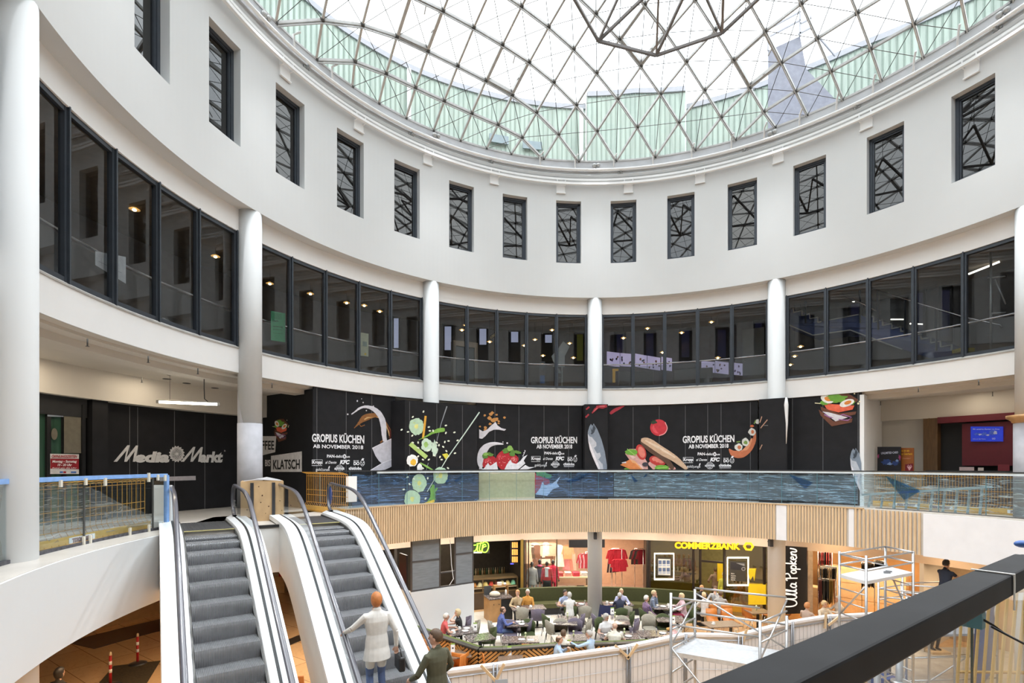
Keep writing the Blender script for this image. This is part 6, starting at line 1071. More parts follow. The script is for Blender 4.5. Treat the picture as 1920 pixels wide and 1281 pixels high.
sg = empty('teatro_sign', wA + wd_ * .45 + Vector((-.05, 0, 1.82)), math.atan2(wd_.y, wd_.x), 'black upright sign with yellow-green neon script at the kiosk corner', 'sign'); m = MB(); m.box((0, 0, .62), (.62, .06, 1.24)); m.build('panel', pm('sign_black', (.02, .014, .012), .4), sg); vs, fs = text_shape('teatro', .40, .9, .35, .012); m = MB(); T = Matrix.Translation((-.02, -.04, .62)) @ Matrix.Rotation(PI / 2, 4, 'Z') @ Matrix.Rotation(PI / 2, 4, 'X'); m.add([(v[1] * 1 - .10, -.035, v[0] + .08) for v in vs], fs); m.build('script_lettering', pm('neon_dim', (.28, .42, .04), .5, emit=.25, ecol=(.4, .6, .05)), sg)
m = MB(); m.bar(P(-44.5, 12.2, 1.2), P(-42, 12.2, 1.2), .2, 2.4); o = m.build('wall_panel.001', pm('crimson_panel', (.28, .03, .05), .5)); struct(o, 'crimson panel behind the escalator handrail', 'wall')
# ---- ice cream bar
def sp(x, y, R): return onring(x, y, R)
ic = empty('ice_cream_counter', sp(922, 1108, 12.9), 0, 'lit glass ice cream counter with tubs of coloured ice cream', 'counter'); ic.location.z = 0; ang = theta(922, 12.9); ic.rotation_euler = (0, 0, -math.radians(ang)); m = MB(); m.box((0, .3, .35), (2.3, .8, .7)); m.build('counter_body', pm('counter_bronze', (.10, .07, .045), .35, .4), ic); m = MB()
for z in (.72, .93, 1.28): m.box((0, -.08, z), (2.3, .05, .05))
for x in (-1.14, -.42, 1.14): m.box((x, -.08, 1.0), (.05, .05, .6))
m.box((0, .25, 1.31), (2.3, .6, .04)); m.build('counter_frame', pm('brass_frame', (.30, .22, .12), .3, .7), ic); m = MB(); m.quad((-1.12, -.09, .93), (1.12, -.09, .93), (1.12, -.09, 1.28), (-1.12, -.09, 1.28)); m.build('counter_glass', GLASSB, ic)
m = MB(); m.box((0, .12, .90), (2.2, .4, .04)); m.build('tray_shelf', pm('warm_shelf', (.6, .5, .35), .5, emit=.6, ecol=(1, .75, .4)), ic)
for k, c in enumerate(('c98f3a', 'b8742e', 'e8d8a8', 'e6c878', 'c8402e', '6a2e28', 'e6d49a', 'dcc07a', '8ac8a0')): m = MB(); m.add([tuple(v) for v in [Vector((-1.0 + .25 * k + .11 * math.cos(a) * r, .1 + .14 * math.sin(a) * r, .93 + z)) for r, z in ((1, 0), (1, .06), (.6, .17), (.15, .20)) for a in [2 * PI * i / 8 for i in range(8)]]], [(i * 8 + j, i * 8 + (j + 1) % 8, (i + 1) * 8 + (j + 1) % 8, (i + 1) * 8 + j) for i in range(3) for j in range(8)] + [tuple(range(24, 32))]); o = m.build('ice_cream', pm('ice_' + c, c, .6, var=.12, scale=18, emit=.12, ecol=c)); o.location = ic.location; o.rotation_euler = ic.rotation_euler; tag(o, ['caramel brown ice cream heap at the kiosk end of the lit counter', 'second, darker caramel ice cream heap in the lit counter', 'cream white ice cream heap in the lit counter', 'pale yellow ice cream heap in the lit counter', 'red ice cream heap in the lit counter', 'dark berry ice cream heap beside the red one', 'vanilla ice cream heap after the dark berry one', 'golden ice cream heap beside the mint one', 'mint green ice cream heap at the end of the counter'][k], 'ice cream', 'ice cream in the counter')
ns = empty('neon_sign', sp(900, 1036, 12.75), 0, 'yellow-green neon script sign above the ice cream counter', 'sign'); m = MB()
for pl in ([(874, 1029), (882, 1026), (879, 1021), (874, 1027), (877, 1034), (884, 1032)], [(893, 1022), (886, 1024), (885, 1033), (892, 1032), (896, 1021), (895, 1033), (899, 1034)], [(903, 1013), (899, 1030), (902, 1035)], [(894, 1020), (907, 1018)], [(905, 1021), (903, 1034)], [(904, 1027), (908, 1021), (911, 1022)], [(906, 1016), (914, 1018), (916, 1026), (912, 1035), (905, 1035), (905, 1028), (912, 1024)]): m.tube([sp(x, y, 12.70) - ns.location for x, y in curve(pl, 4)], .022, 6)
m.build('neon_lettering', NEON, ns); m = MB(); q = [sp(870, 1017, 12.8), sp(918, 1017, 12.8), sp(918, 1038, 12.8), sp(870, 1038, 12.8)]; m.add([p - ns.location for p in q], [(0, 1, 2, 3)]); m.build('backing', DKW, ns); m = MB(); q = [sp(878, 1035, 12.72), sp(904, 1034.5, 12.72), sp(904, 1037.5, 12.72), sp(878, 1038, 12.72)]; m.add([p - ns.location for p in q], [(0, 1, 2, 3)]); m.build('white_strip', WHITE2, ns)
o = empty('strip_light', sp(896, 1012.5, 12.9)); m = MB(); L = o.location; m.tube([sp(876, 1013.5, 12.9) - L, sp(913, 1011.5, 12.9) - L], .035, 8); m.build('tube', MATS['lit_tube'], o); tag(o, 'bright strip light above the neon script sign', 'lamp')
mb_ = empty('menu_board', sp(965, 1056, 12.9), 0, 'dark menu board with nine glowing orange pictures', 'menu board'); L = mb_.location.copy(); m = MB(); extr([(957, 1014), (972, 1013), (972, 1058), (957, 1058)], 12.88, 12.95, m, L); m.build('board', BLACK, mb_)
for r in range(3):
    for c in range(3): m = MB(); x, y = 960 + c * 3.9, 1017 + r * 13.5; extr([(x, y), (x + 3, y), (x + 3, y + 10.5), (x, y + 10.5)], 12.86, 12.88, m, L); m.build('picture_tile', pm('tile_glow', (.7, .32, .08), .5, emit=1.0, ecol=(1, .42, .08), var=.5, scale=30), mb_)
o = scr(957, 1056.5, 963, 1058.5, 12.85, 'price_display', pm('display_blue', (.05, .05, .5), .4, emit=1.5, ecol=(.12, .12, 1)), 'tiny blue lit display under the orange menu board', 'display', .02)
for k in range(16): x = 884 + k * 4.1; q = sp(x, 1058, 14.6); o = empty('bottle', (q.x, q.y, 1.05)); m = MB(); m.lathe([(.04, 0), (.04, .2), (.015, .27), (.015, .34), (0, .34)], n=8); m.build('glass_body', pm('bottle_' + ('a', 'b', 'c')[k % 3], ((.10, .06, .02), (.02, .05, .02), (.25, .2, .12))[k % 3], .2), o); tag(o, 'dim bottle on the back bar behind the ice cream counter', 'bottle', 'bottles on the back bar')
bb = empty('back_bar', (sp(920, 1070, 14.7).x, sp(920, 1070, 14.7).y, 0), -math.radians(theta(920, 14.7)), 'dark back bar shelf behind the ice cream counter', 'shelf'); m = MB(); m.box((0, .1, .52), (3.2, .5, 1.04)); m.build('cabinet', DKW, bb)
m = MB(); 
for x in (978.5,): p = P(theta(x, RS), RS - .02); m.bar((p.x, p.y, 0), (p.x, p.y, 2.95), .12, .12)
struct(m.build('trim_5', pm('gold_strip', (.42, .28, .07), .3, .6)), 'golden upright strip at the edge of the ice cream bar', 'trim')
# ---- fashion shop
fg = empty('window_70', P(theta(1100, RS), RS, 0)); struct(fg, 'tall glass front of the fashion shop', 'window'); L = fg.location.copy(); m = MB()
for x in (986, 991, 1044, 1212): p = P(theta(x, RS), RS); m.bar(Vector((p.x, p.y, 0)) - L, Vector((p.x, p.y, 2.92)) - L, .05, .06)
m.build('frame', pm('bronze_frame', (.07, .05, .035), .35, .5), fg); m = MB(); m.arcbox(RS, RS + .012, .3, 2.92, theta(986, RS), theta(1103, RS), 1); m.v = [tuple(Vector(v) - L) for v in m.v]; m.build('pane', GLASSB, fg)
bs = empty('shop_sign', sp(1090, 1027, RS - .25), 0, 'black lit shop sign reading BON, half behind the white column', 'sign'); L = bs.location.copy(); m = MB(); extr([(1067, 1013), (1134, 1012), (1134, 1027), (1067, 1027)], RS - .25, RS - .15, m, L); m.build('panel', BLACK, bs); lettering(bs, 'sign_lettering', RS - .25, [('BONPRIX', 1084.5, 1024.5, 44, 7.5, .05, 0)], 'f4e8b8', lift=.015); bs.children[1].data.materials[0] = pm('sign_glow', (.9, .8, .5), .5, emit=2.2, ecol=(1, .9, .6))
def garment(col, kind='shirt'):
    m = MB(); o = .05
    if kind == 'shirt': pts = [(-.10, 0), (.10, 0), (.22, -.06), (.32, -.42), (.24, -.46), (.19, -.2), (.20, -.68), (-.20, -.68), (-.19, -.2), (-.24, -.46), (-.32, -.42), (-.22, -.06)]
    elif kind == 'dress': pts = [(-.09, 0), (.09, 0), (.16, -.05), (.15, -.4), (.24, -1.05), (-.24, -1.05), (-.15, -.4), (-.16, -.05)]
    else: pts = [(-.16, 0), (.16, 0), (.18, -.9), (.03, -.9), (0, -.25), (-.03, -.9), (-.18, -.9)]
    T = Matrix.Rotation(PI / 2, 4, 'X'); n = len(pts); m.add([(x, -.05 * math.cos(x * 6), z) for x, z in pts] + [(x, .05 * math.cos(x * 6), z) for x, z in pts], tess_front(pts)); return m
def tess_front(pts):
    n = len(pts); t = tess(pts); return [a for a in t] + [tuple(n + i for i in reversed(a)) for a in t] + [(i, (i + 1) % n, n + (i + 1) % n, n + i) for i in range(n)]
GM = {}
def hang(x, y, R, col, kind, rz, lab, grp, sc_=1.0):
    k = (col, kind)
    if k not in GM: o = garment(col, kind).build('garment', ink(col)); GM[k] = o
    else: o = GM[k].copy(); COL.objects.link(o)
    q = sp(x, y, R); o.location = q; o.rotation_euler = (0, 0, rz); o.scale = (sc_,) * 3; tag(o, lab, 'garment', grp); return o
def rail(x0, x1, y, R, lab):
    a, b_ = sp(x0, y, R), sp(x1, y, R); o = empty('clothes_rail', ((a.x + b_.x) / 2, (a.y + b_.y) / 2, 0), 0, lab, 'clothes rail'); L = o.location.copy(); m = MB(); z = (a.z + b_.z) / 2; m.tube([Vector((a.x, a.y, z)) - L, Vector((b_.x, b_.y, z)) - L], .018, 6); m.build('rail', CHROME, o)
    for p in (a, b_): m = MB(); m.tube([Vector((p.x, p.y, 0)) - L, Vector((p.x, p.y, z)) - L], .018, 6); m.build('post', CHROME, o)
    return o
rail(1148, 1166, 1029, 13.6, 'chrome clothes rail with red jumpers in the fashion shop'); rr = random.Random(9)
for k in range(6): hang(1149 + k * 3.1, 1030, 13.6 + .01 * k, 'b81e30', 'shirt', rr.uniform(-.3, .3), 'red jumper hanging on the chrome rail right of the column'.replace('right of', 'beside'), 'red jumpers on the rail')
for k in range(7): hang(1154 + k * 2.4, 1049, 13.4, ('b81e30', 'c4283a')[k % 2], 'shirt', rr.uniform(-.2, .2) + .2, 'second row red jumper facing the window of the fashion shop', 'red jumpers facing the window', .8)
rail(1146, 1154, 1030, 14.2, 'short clothes rail with dark coats beside the shop sign')
for k in range(5): hang(1146 + k * 1.8, 1031, 14.2, ('2a2830', '3a2c30', 'c8b8b0')[k % 3], 'dress', .4, 'dark long garment on the short rail beside the shop sign', 'dark garments on the short rail')
rail(1098, 1112, 1035, 13.8, 'clothes rail with patterned red blouses behind the white column')
for k in range(6): hang(1093 + k * 2.2, 1038, 13.8, ('b82838', 'c8a0a8', 'a81c30')[k % 3], 'shirt', .1, 'patterned red blouse hanging beside the white column', 'patterned red blouses')
rail(1190, 1206, 1029, 14.6, 'clothes rail with dark tops at the bank end of the fashion shop')
for k in range(6): hang(1191 + k * 2.6, 1031, 14.6, ('26242a', '4a3a34', '8a2030')[k % 3], 'shirt', .2, 'dark top hanging at the bank end of the fashion shop', 'dark tops by the bank')
for k in range(9): hang(990 + k * 5.6, 1017 + 5 * (k % 2), 15.4, ('c8a890', '4a3428', 'd8c8b8', '6a4434')[k % 4], 'shirt' if k % 3 else 'dress', .1, 'brown or cream garment on the high back rail of the fashion shop', 'garments on the back rail')
for k in range(3): hang(1062 + k * 6, 1037, 15.0, ('d88a90', 'c88070', 'd8a898')[k], 'dress', 0, 'salmon pink dress hanging above the folded shirts', 'salmon dresses', .8)
hang(1049, 1022, 14.8, 'dcd4cc', 'dress', 0, 'long pale dress hanging behind the red-jacket mannequin', None); hang(1065, 1022, 14.6, 'b8845c', 'shirt', 0, 'camel coloured jacket above the salmon dresses', None)
tb = empty('display_table', (sp(1072, 1080, 13.6).x, sp(1072, 1080, 13.6).y, 0), -math.radians(theta(1072, 13.6)), 'two-tier display table with folded shirts and trousers in the fashion shop', 'table'); m = MB(); m.box((0, 0, 1.08), (1.5, .7, .05)); m.box((0, -.25, .62), (1.5, .7, .05)); m.build('shelf', pm('pale_wood', (.60, .44, .26), .5, var=.1), tb); m = MB(); m.box((0, -.2, .22), (1.4, .6, .06)); m.build('plinth_light', pm('plinth_glow', (1, .6, .25), .5, emit=1.5, ecol=(1, .55, .2)), tb)
for x in (-.72, .72): m = MB(); m.bar((x, .2, 0), (x, .2, 1.08), .04); m.bar((x, -.5, 0), (x, -.5, .62), .04); m.build('leg', MATS['bronze_frame'], tb)
Rt = tb.matrix_basis
for k, c in enumerate(('b83a3e', 'd89a90', 'c82a40', 'd8ccc8')): o = empty('folded_shirts', tb.location + Vector((0, 0, 0)), tb.rotation_euler.z); m = MB(); [m.box((-.55 + .37 * k, 0, 1.12 + .045 * i), (.30, .4, .04)) for i in range(4)]; m.build('cloth_layer', ink(c), o, bevel=.012); tag(o, ['brick red', 'rose', 'bright red', 'white'][k] + ' folded shirts lying in a neat pile on the display table', 'folded shirts', 'folded shirts on the table')
for k, c in enumerate(('dcd0c4', 'd8ccc0', '2c2a30')): o = empty('trousers', tb.location, tb.rotation_euler.z); m = MB(); m.box((-.45 + .42 * k, -.28, .66), (.34, .5, .03)); m.box((-.53 + .42 * k, -.61, .42), (.13, .02, .48)); m.box((-.37 + .42 * k, -.61, .42), (.13, .02, .48)); m.build('cloth_layer', ink(c), o, bevel=.01); tag(o, ['cream trousers draped over the lower shelf, next to the mannequins', 'cream trousers draped over the middle of the lower shelf', 'dark striped trousers draped over the end of the lower shelf'][k], 'trousers', 'trousers on the lower shelf')
def mannequin(x, ytop, R, label, top, leg, skin, jacket=False, skirt=False, face=180):
    q = sp(x, ytop, R); return person(label, (q.x, q.y, .16), face, 'stand', 1.72, 0.0, hands=[Vector((-.26, .04, .82)), Vector((.26, .04, .82))], top=top, legs=leg, skin=skin, style='bald', jacket=jacket, shoes=skin)
MK = pm('mannequin_black', (.02, .018, .016), .35)
for a in ((997.5, 1041, 12.95, 'black mannequin in a pale cardigan and printed top by the shop window', weave('cardigan_print', (.55, .50, .44), (.30, .24, .22), 90), cloth('pale_trousers', (.40, .36, .33)), MK, True), (1012, 1040, 13.5, 'black mannequin in a dark jacket with a pink scarf', cloth('charcoal', (.05, .045, .045)), cloth('white_trousers', (.62, .58, .54)), MK, True), (1025.5, 1043, 12.95, 'black mannequin in a red jacket, white scarf and black skirt', cloth('red_jacket', (.50, .03, .035)), cloth('black_skirt', (.012, .012, .014)), MK, True), (1037, 1046, 13.3, 'black mannequin in a crimson cardigan behind the red one', cloth('crimson', (.55, .02, .06)), cloth('crimson', (.55, .02, .06)), MK, True)):
    mq, _ = mannequin(*a[:4], a[4], a[5], a[6], a[7]); mq.name = 'mannequin'; mq['category'] = 'mannequin'
    if 'white scarf' in a[3]:
        m = MB(); m.ball((0, .06, 1.44), (.12, .09, .06), 10, 6); m.box((.02, .13, 1.25), (.14, .03, .34), .1); m.build('scarf', cloth('white_scarf', (.7, .68, .66)), mq); m = MB(); m.lathe([(.19, .92), (.20, .8), (.19, .45)], n=14); m.build('skirt', MATS['cloth_black_skirt'], mq)
    if 'pink scarf' in a[3]: m = MB(); m.ball((0, .05, 1.45), (.12, .10, .06), 10, 6); m.build('scarf', cloth('pink_scarf', (.6, .10, .20)), mq)
    MB().b2((-.3, -.3, -.16), (.3, .3, -.001)).build('plinth', pm('plinth_cream', (.6, .5, .4), .5), mq)
# ---- bank
bk = empty('window_71', P(theta(1320, RS), RS, 0)); struct(bk, 'olive glass front of the bank with dark frames', 'window'); L = bk.location.copy(); m = MB(); FD = pm('bank_frame', (.035, .025, .02), .35, .4)
for x in (1218, 1300, 1313, 1358, 1433): p = P(theta(x, RS), RS - .02); m.bar(Vector((p.x, p.y, 0)) - L, Vector((p.x, p.y, 2.92)) - L, .07, .1)
m.bar(P(theta(1313, RS), RS - .02, 2.15) - L, P(theta(1358, RS), RS - .02, 2.15) - L, .08, .08); m.build('frame', FD, bk); m = MB(); m.arcbox(RS, RS + .012, .02, 2.92, theta(1217, RS), theta(1312, RS), 1); m.arcbox(RS, RS + .012, .02, 2.92, theta(1358, RS), theta(1467, RS), 1); m.v = [tuple(Vector(v) - L) for v in m.v]; m.build('pane', glass('bank_glass', (.62, .58, .36), 1.3, .05), bk)
m = MB(); m.arcbox(RS - .02, RS - .01, .18, .42, theta(1219, RS), theta(1312, RS), 1); m.arcbox(RS - .02, RS - .01, .18, .42, theta(1359, RS), theta(1466, RS), 1); m.v = [tuple(Vector(v) - L) for v in m.v]; m.build('orange_stripe', pm('bank_orange', (.45, .22, .01), .5), bk)
m = MB(); m.arcbox(RS - .02, RS - .01, .42, .56, theta(1219, RS), theta(1312, RS), 1); m.v = [tuple(Vector(v) - L) for v in m.v]; m.build('white_stripe', pm('stripe_cream', (.50, .46, .36), .5), bk); lettering(bk, 'stripe_lettering', RS - .02, [('COMMERZBANK', 1240, 1114.5, 18, 1.8, .03, 0), ('Die Bank an Ihrer Seite', 1264, 1115.5, 26, 1.8, .01, 0)], '4a4438', lift=.01)
cs = empty('bank_sign', sp(1340, 1031, RS - .12), 0, 'yellow COMMERZBANK letters with a ribbon emblem', 'sign'); YEL = pm('bank_yellow', (.80, .48, .01), .4, emit=.9, ecol=(1, .58, .01)); lettering(cs, 'sign_lettering', RS - .10, [('COMMERZBANK', 1265, 1028, 123, 11.5, .05, 0, .02)], 'f0b010', lift=.02); cs.children[0].data.materials[0] = YEL
m = MB(); L = cs.location.copy()
for pts in ([(1393, 1024.5), (1398, 1017), (1400.5, 1021), (1398, 1024.5)], [(1398, 1017), (1409, 1017.3), (1407, 1021), (1400.5, 1021)], [(1409, 1017.3), (1414, 1025), (1409, 1025), (1407, 1021)], [(1393, 1024.5), (1398, 1024.5), (1400.5, 1029), (1398, 1032)], [(1400.5, 1029), (1398, 1032), (1409, 1033), (1407, 1029.3)], [(1414, 1025), (1409, 1033), (1407, 1029.3), (1409, 1025)]): m.add([sp(x, y, RS - .13) - L for x, y in pts], [(0, 1, 2, 3)])
m.build('emblem', YEL, cs)
GLOW = pm('frame_glow', (1, 1, .95), .5, emit=3.5, ecol=(1, .97, .88))
def lightframe(x0, y0, x1, y1, lab, ins, pics):
    o = empty('light_frame', sp((x0 + x1) / 2, y1, RS - .10), 0, lab, 'poster frame'); L = o.location.copy(); m = MB(); w = 1.6
    for q in ([(x0, y0), (x1, y0), (x1, y0 + w), (x0, y0 + w)], [(x0, y1 - w), (x1, y1 - w), (x1, y1), (x0, y1)], [(x0, y0), (x0 + w, y0), (x0 + w, y1), (x0, y1)], [(x1 - w, y0), (x1, y0), (x1, y1), (x1 - w, y1)]): extr(q, RS - .12, RS - .06, m, L)
    m.build('glowing_frame', GLOW, o); m = MB(); extr(ins, RS - .08, RS - .06, m, L); m.build('poster_panel', pm('poster_dark', (.05, .045, .035), .4), o); printed(o, 'poster_print', RS - .08, pics); return o
lightframe(1226.5, 1038, 1264, 1088, 'glowing white frame with six property pictures in the bank window', [(1231, 1045), (1259, 1046), (1259, 1081), (1231, 1080)], [('d8d6cc', [[(1234, 1048), (1257, 1049), (1257, 1079), (1234, 1078)]]), ('5a6a8a', [[(1234.7 + c * 7.6, 1051 + r * 14), (1240.7 + c * 7.6, 1051 + r * 14), (1240.7 + c * 7.6, 1058 + r * 14), (1234.7 + c * 7.6, 1058 + r * 14)] for c in range(3) for r in range(2)]), ('a8b0c4', [[(1234.7 + c * 7.6, 1059 + r * 14), (1240.7 + c * 7.6, 1059 + r * 14), (1240.7 + c * 7.6, 1062 + r * 14), (1234.7 + c * 7.6, 1062 + r * 14)] for c in range(3) for r in range(2)])])
o = lightframe(1363, 1045.5, 1403.5, 1099, 'glowing white frame with a dark car poster beside the bank door', [(1368, 1052), (1398, 1054), (1398, 1091), (1368, 1089)], [('2c2a2c', [[(1370, 1054), (1396, 1056), (1396, 1070), (1370, 1068)]]), ('8a8a88', [ell(1394, 1067, 4, 3.6), [(1380, 1056), (1396, 1057), (1396, 1062)]]), ('3a3434', [ell(1394, 1067, 2.4, 2.2)])]); lettering(o, 'poster_lettering', RS - .08, [('Mein', 1371, 1077, 6, 2.6, .02, 0), ('Konto.', 1371, 1081, 9, 2.6, .02, 0), ('Meine', 1371, 1085, 8, 2.6, .02, 0), ('Bank.', 1371, 1088.5, 8, 2.4, .02, 0)], 'd8d4c8', lift=.012)
o = scr(1281, 1047, 1300, 1082, RS + .3, 'notice_display', BLACK, 'black notice panel with pale sheets inside the bank window', 'notice'); printed(o, 'notice_print', RS + .3, [('8a8468', [[(1284, 1053), (1291, 1053), (1291, 1065), (1284, 1065)], [(1284, 1067), (1291, 1067), (1291, 1079), (1284, 1079)]]), ('a89a6a', [[(1284, 1049), (1296, 1049), (1296, 1051), (1284, 1051)]])])
for k, (x0, y0, x1, y1, R, lab) in enumerate(((1345, 1055, 1360, 1090, 13.4, 'tall yellow cash machine inside the bank beside the door'), (1403, 1096, 1436, 1134, 12.5, 'broad yellow counter panel in front of the white column'), (1403, 1068, 1417, 1080, 12.45, 'yellow arrow-shaped panel above the broad yellow panel'))):
    q = sp((x0 + x1) / 2, y1, R); o = empty('cash_machine' if k == 0 else 'yellow_counter', (q.x, q.y, 0 if k < 2 else q.z), 0, lab, 'cash machine' if k == 0 else 'panel'); L = o.location.copy(); m = MB(); extr([(x0, y0), (x1, y0 + 1), (x1, y1), (x0, y1)] if k < 2 else [(x0, y0), (x1, y0), (x1 - 3, y1 + 10), (x1 - 5, y1), (x0 + 4, y1 + 8), (x0, y1 - 3)], R, R + .3, m, L)
    if k == 0: m.box((0, .15, .3), (.3, .3, .6))
    m.build('body', pm('bank_yellow_panel', (.62, .42, .01), .4, emit=.25, ecol=(1, .65, .02)), o)
# ---- dress shop
us_ = empty('shop_sign', sp(1491, 1150, 12.0), 0, 'tall black panel with white Ulla Popken script running upwards', 'sign'); L = us_.location.copy(); L.z = 0; us_.location.z = 0; m = MB(); extr([(1470, 1024), (1513, 1027), (1513, 1150), (1470, 1152)], 12.0, 12.12, m, L); m.build('panel', pm('panel_black', (.008, .008, .009), .25), us_)
m = MB()
for pl in ([(8, 88), (12, 30), (28, 2), (50, 8), (62, 40), (68, 86), (67, 24), (78, 2), (92, 12), (106, 60), (111, 92), (104, 94), (100, 50), (105, 6), (118, 6), (132, 60), (137, 92), (130, 94), (126, 50), (131, 6), (144, 8)], [(178, 40), (164, 46), (152, 24), (160, 3), (174, 12), (182, 42), (179, 12), (192, 4)], [(222, -6), (222, 45), (220, 92)], [(204, 70), (226, 98), (252, 88), (254, 62), (226, 46)], [(270, 44), (258, 26), (266, 4), (280, 12), (280, 36), (270, 44)], [(294, 46), (289, -28)], [(291, 28), (306, 44), (318, 28), (308, 6), (291, 12)], [(336, 97), (328, 2)], [(354, 48), (331, 22), (356, 4)], [(362, 22), (382, 30), (378, 44), (366, 40), (362, 16), (376, 2), (394, 12), (400, 44), (397, 2), (400, 28), (412, 44), (420, 36), (419, 10), (428, 2), (440, 18), (446, 52)]):
    q = [(1494 - v / 4, 1140 - u / 4) for u, v in curve(pl, 4)]; st2 = stroke(q, 2.4); nq = len(q); m.add([sp(x, y, 11.98) - L for x, y in st2], [(i, i + 1, 2 * nq - 2 - i, 2 * nq - 1 - i) for i in range(nq - 1)])
m.build('script_lettering', pm('script_white', (.85, .85, .83), .5, emit=.4, ecol=(1, 1, 1)), us_)
m = MB(); p = P(theta(1518, RS), RS); m.bar((p.x, p.y, 0), (p.x, p.y, 2.92), .18, .12); struct(m.build('trim_6', pm('marble_beige', (.50, .40, .30), .4, var=.2)), 'beige upright at the entrance of the dress shop', 'trim')
for x0, x1, y, R, lab, cols, kind, grp in ((1534, 1560, 1032, 14.6, 'high clothes rail with red and dark jackets in the dress shop', ('7a1c20', '2a2426', '8a2a2a'), 'shirt', 'jackets on the high rail'), (1538, 1568, 1062, 13.6, 'clothes rail with dark tops in the dress shop', ('14131a', '1c1a1e', '20201c'), 'shirt', 'dark tops on the rail'), (1535, 1566, 1086, 13.0, 'low clothes rail with dark and mustard dresses in the dress shop', ('4a1418', '1a1a1c', '101216', '6a5414', '7a4a1c'), 'dress', 'dark and mustard dresses'), (1616, 1640, 1056, 14.2, 'clothes rail with dark dresses behind the scaffold', ('1c1612', '241c14'), 'dress', 'dark dresses behind the scaffold'), (1640, 1660, 1052, 14.0, 'clothes rail with black tops beside the pale shelves', ('101012', '181614'), 'shirt', 'black tops beside the shelves')):
    rail(x0, x1, y, R, lab); n_ = 9
    for k in range(n_): hang(x0 + (x1 - x0) * (k + .5) / n_, y + 1, R, cols[(k * len(cols)) // n_] if kind == 'dress' else cols[k % len(cols)], kind, 1.0 + rr.uniform(-.15, .15), {'jackets on the high rail': 'red or dark jacket on the high rail of the dress shop', 'dark tops on the rail': 'dark top hanging on the middle rail of the dress shop', 'dark and mustard dresses': 'dark or mustard dress on the low rail beside the black panel', 'dark dresses behind the scaffold': 'dark dress on the rail seen through the scaffold', 'black tops beside the shelves': 'black top on the rail beside the pale shelves'}[grp], grp, .85)
PALEW = MATS['pale_wood']
for k, (x, y, R, w, hh, lab) in enumerate(((1530, 1085, 15, 1.0, 1.1, 'pale wooden drawer unit at the entrance of the dress shop'), (1660, 1120, 13.4, 1.0, .6, 'pale low display stand behind the scaffold'), (1690, 1110, 13.8, .9, .8, 'pale display stand beside the partition'), (1575, 1045, 16, 1.4, 1.9, 'pale wall shelf in the depth of the dress shop'), (1655, 1050, 16, 1.6, 1.9, 'pale wall shelf above the dark rails'))):
    q = sp(x, y, R); o = empty('display_unit', (q.x, q.y, 0), -math.radians(theta(x, R)), lab, 'display unit'); m = MB(); m.box((0, 0, hh / 2), (w, .5, hh)); m.build('cabinet', PALEW, o)
    for i in range(3): m = MB(); m.box((0, -.26, hh * (i + .5) / 3), (w * .9, .02, hh / 3 - .05)); m.build('drawer' if hh < 1.5 else 'shelf_board', PALEW, o)
q = sp(1752, 1086, 12.9); dm, _ = person('bald pale mannequin behind the worker', (q.x, q.y, .1), 180, 'stand', 1.6, 0, hands=[Vector((-.24, .05, .8)), Vector((.24, .05, .8))], top=cloth('mannequin_grey', (.10, .10, .11)), legs=DARKT, skin=pm('mannequin_sand', (.55, .38, .18), .4), style='bald'); dm.name = 'mannequin'; dm['category'] = 'mannequin'
MB().b2((-.3, -.3, -.1), (.3, .3, -.001)).build('plinth', PALEW, dm)
# small speakers on the columns
for k, (x, y) in enumerate(((1116, 1005), (1445, 1018))): q = onring(x, y, 10.1); o = empty('loudspeaker', q); m = MB(); m.box((0, 0, 0), (.11, .16, .26)); m.build('speaker_case', pm('speaker_grey', (.045, .045, .05), .5), o); m = MB(); m.box((0, .12, .02), (.04, .14, .04)); m.build('bracket', BLACK, o); tag(o, 'small dark loudspeaker under the slats on the ' + ('middle column by the fashion shop' if k == 0 else 'column by the bank'), 'loudspeaker', 'column loudspeakers')
# ---- mall corner under the escalators
b = MB(); b.arcbox(20.9, 21.0, .0, 3.0, theta(120, 21), theta(345, 21), 2); struct(b.build('wall_glass_shop', pm('lit_sand_wall', (.60, .38, .17), .35, var=.08)), 'warm lit shop wall behind the bollards', 'wall')
b = MB(); b.arcbox(20.6, 20.9, .62, 1.5, theta(262, 20.6), theta(340, 20.6), 1); tag(b.build('red_banner', REDW), 'dark red fascia panel beside the escalator', 'panel')
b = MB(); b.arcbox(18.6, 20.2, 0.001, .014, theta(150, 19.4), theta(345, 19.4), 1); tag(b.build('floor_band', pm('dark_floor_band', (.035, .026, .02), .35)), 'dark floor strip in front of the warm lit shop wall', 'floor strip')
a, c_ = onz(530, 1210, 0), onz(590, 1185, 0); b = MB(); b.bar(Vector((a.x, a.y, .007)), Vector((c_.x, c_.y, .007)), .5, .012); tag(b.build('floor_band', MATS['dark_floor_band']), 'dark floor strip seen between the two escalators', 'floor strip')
RW_ = pm('bollard_red', (.45, .015, .02), .5)
def bollard(x, y, lab):
    q = onz(x, y, 0); o = empty('bollard', (q.x, q.y, 0), 0, lab, 'bollard', 'red and white bollards'); m = MB(); m.lathe([(.0, 0), (.24, 0), (.25, .03), (.16, .07), (.06, .09), (0, .09)], n=20); m.build('rubber_base', RUBBER, o); m = MB(); m.lathe([(.035, .07), (.035, .86)], n=12); m.build('post', RW_, o); m = MB(); 
    for z in (.38, .60): m = MB(); m.lathe([(.037, z), (.037, z + .10)], n=12); m.build('white_band', WHITE2, o)
    m = MB(); m.lathe([(.035, .86), (.03, .95), (0, .97)], n=12); m.build('cap', pm('cap_cream', (.6, .5, .35), .5), o)
bollard(258, 1246, 'red and white bollard on the far corner of the dark mat'); bollard(207, 1287, 'red and white bollard at the near corner of the dark mat')
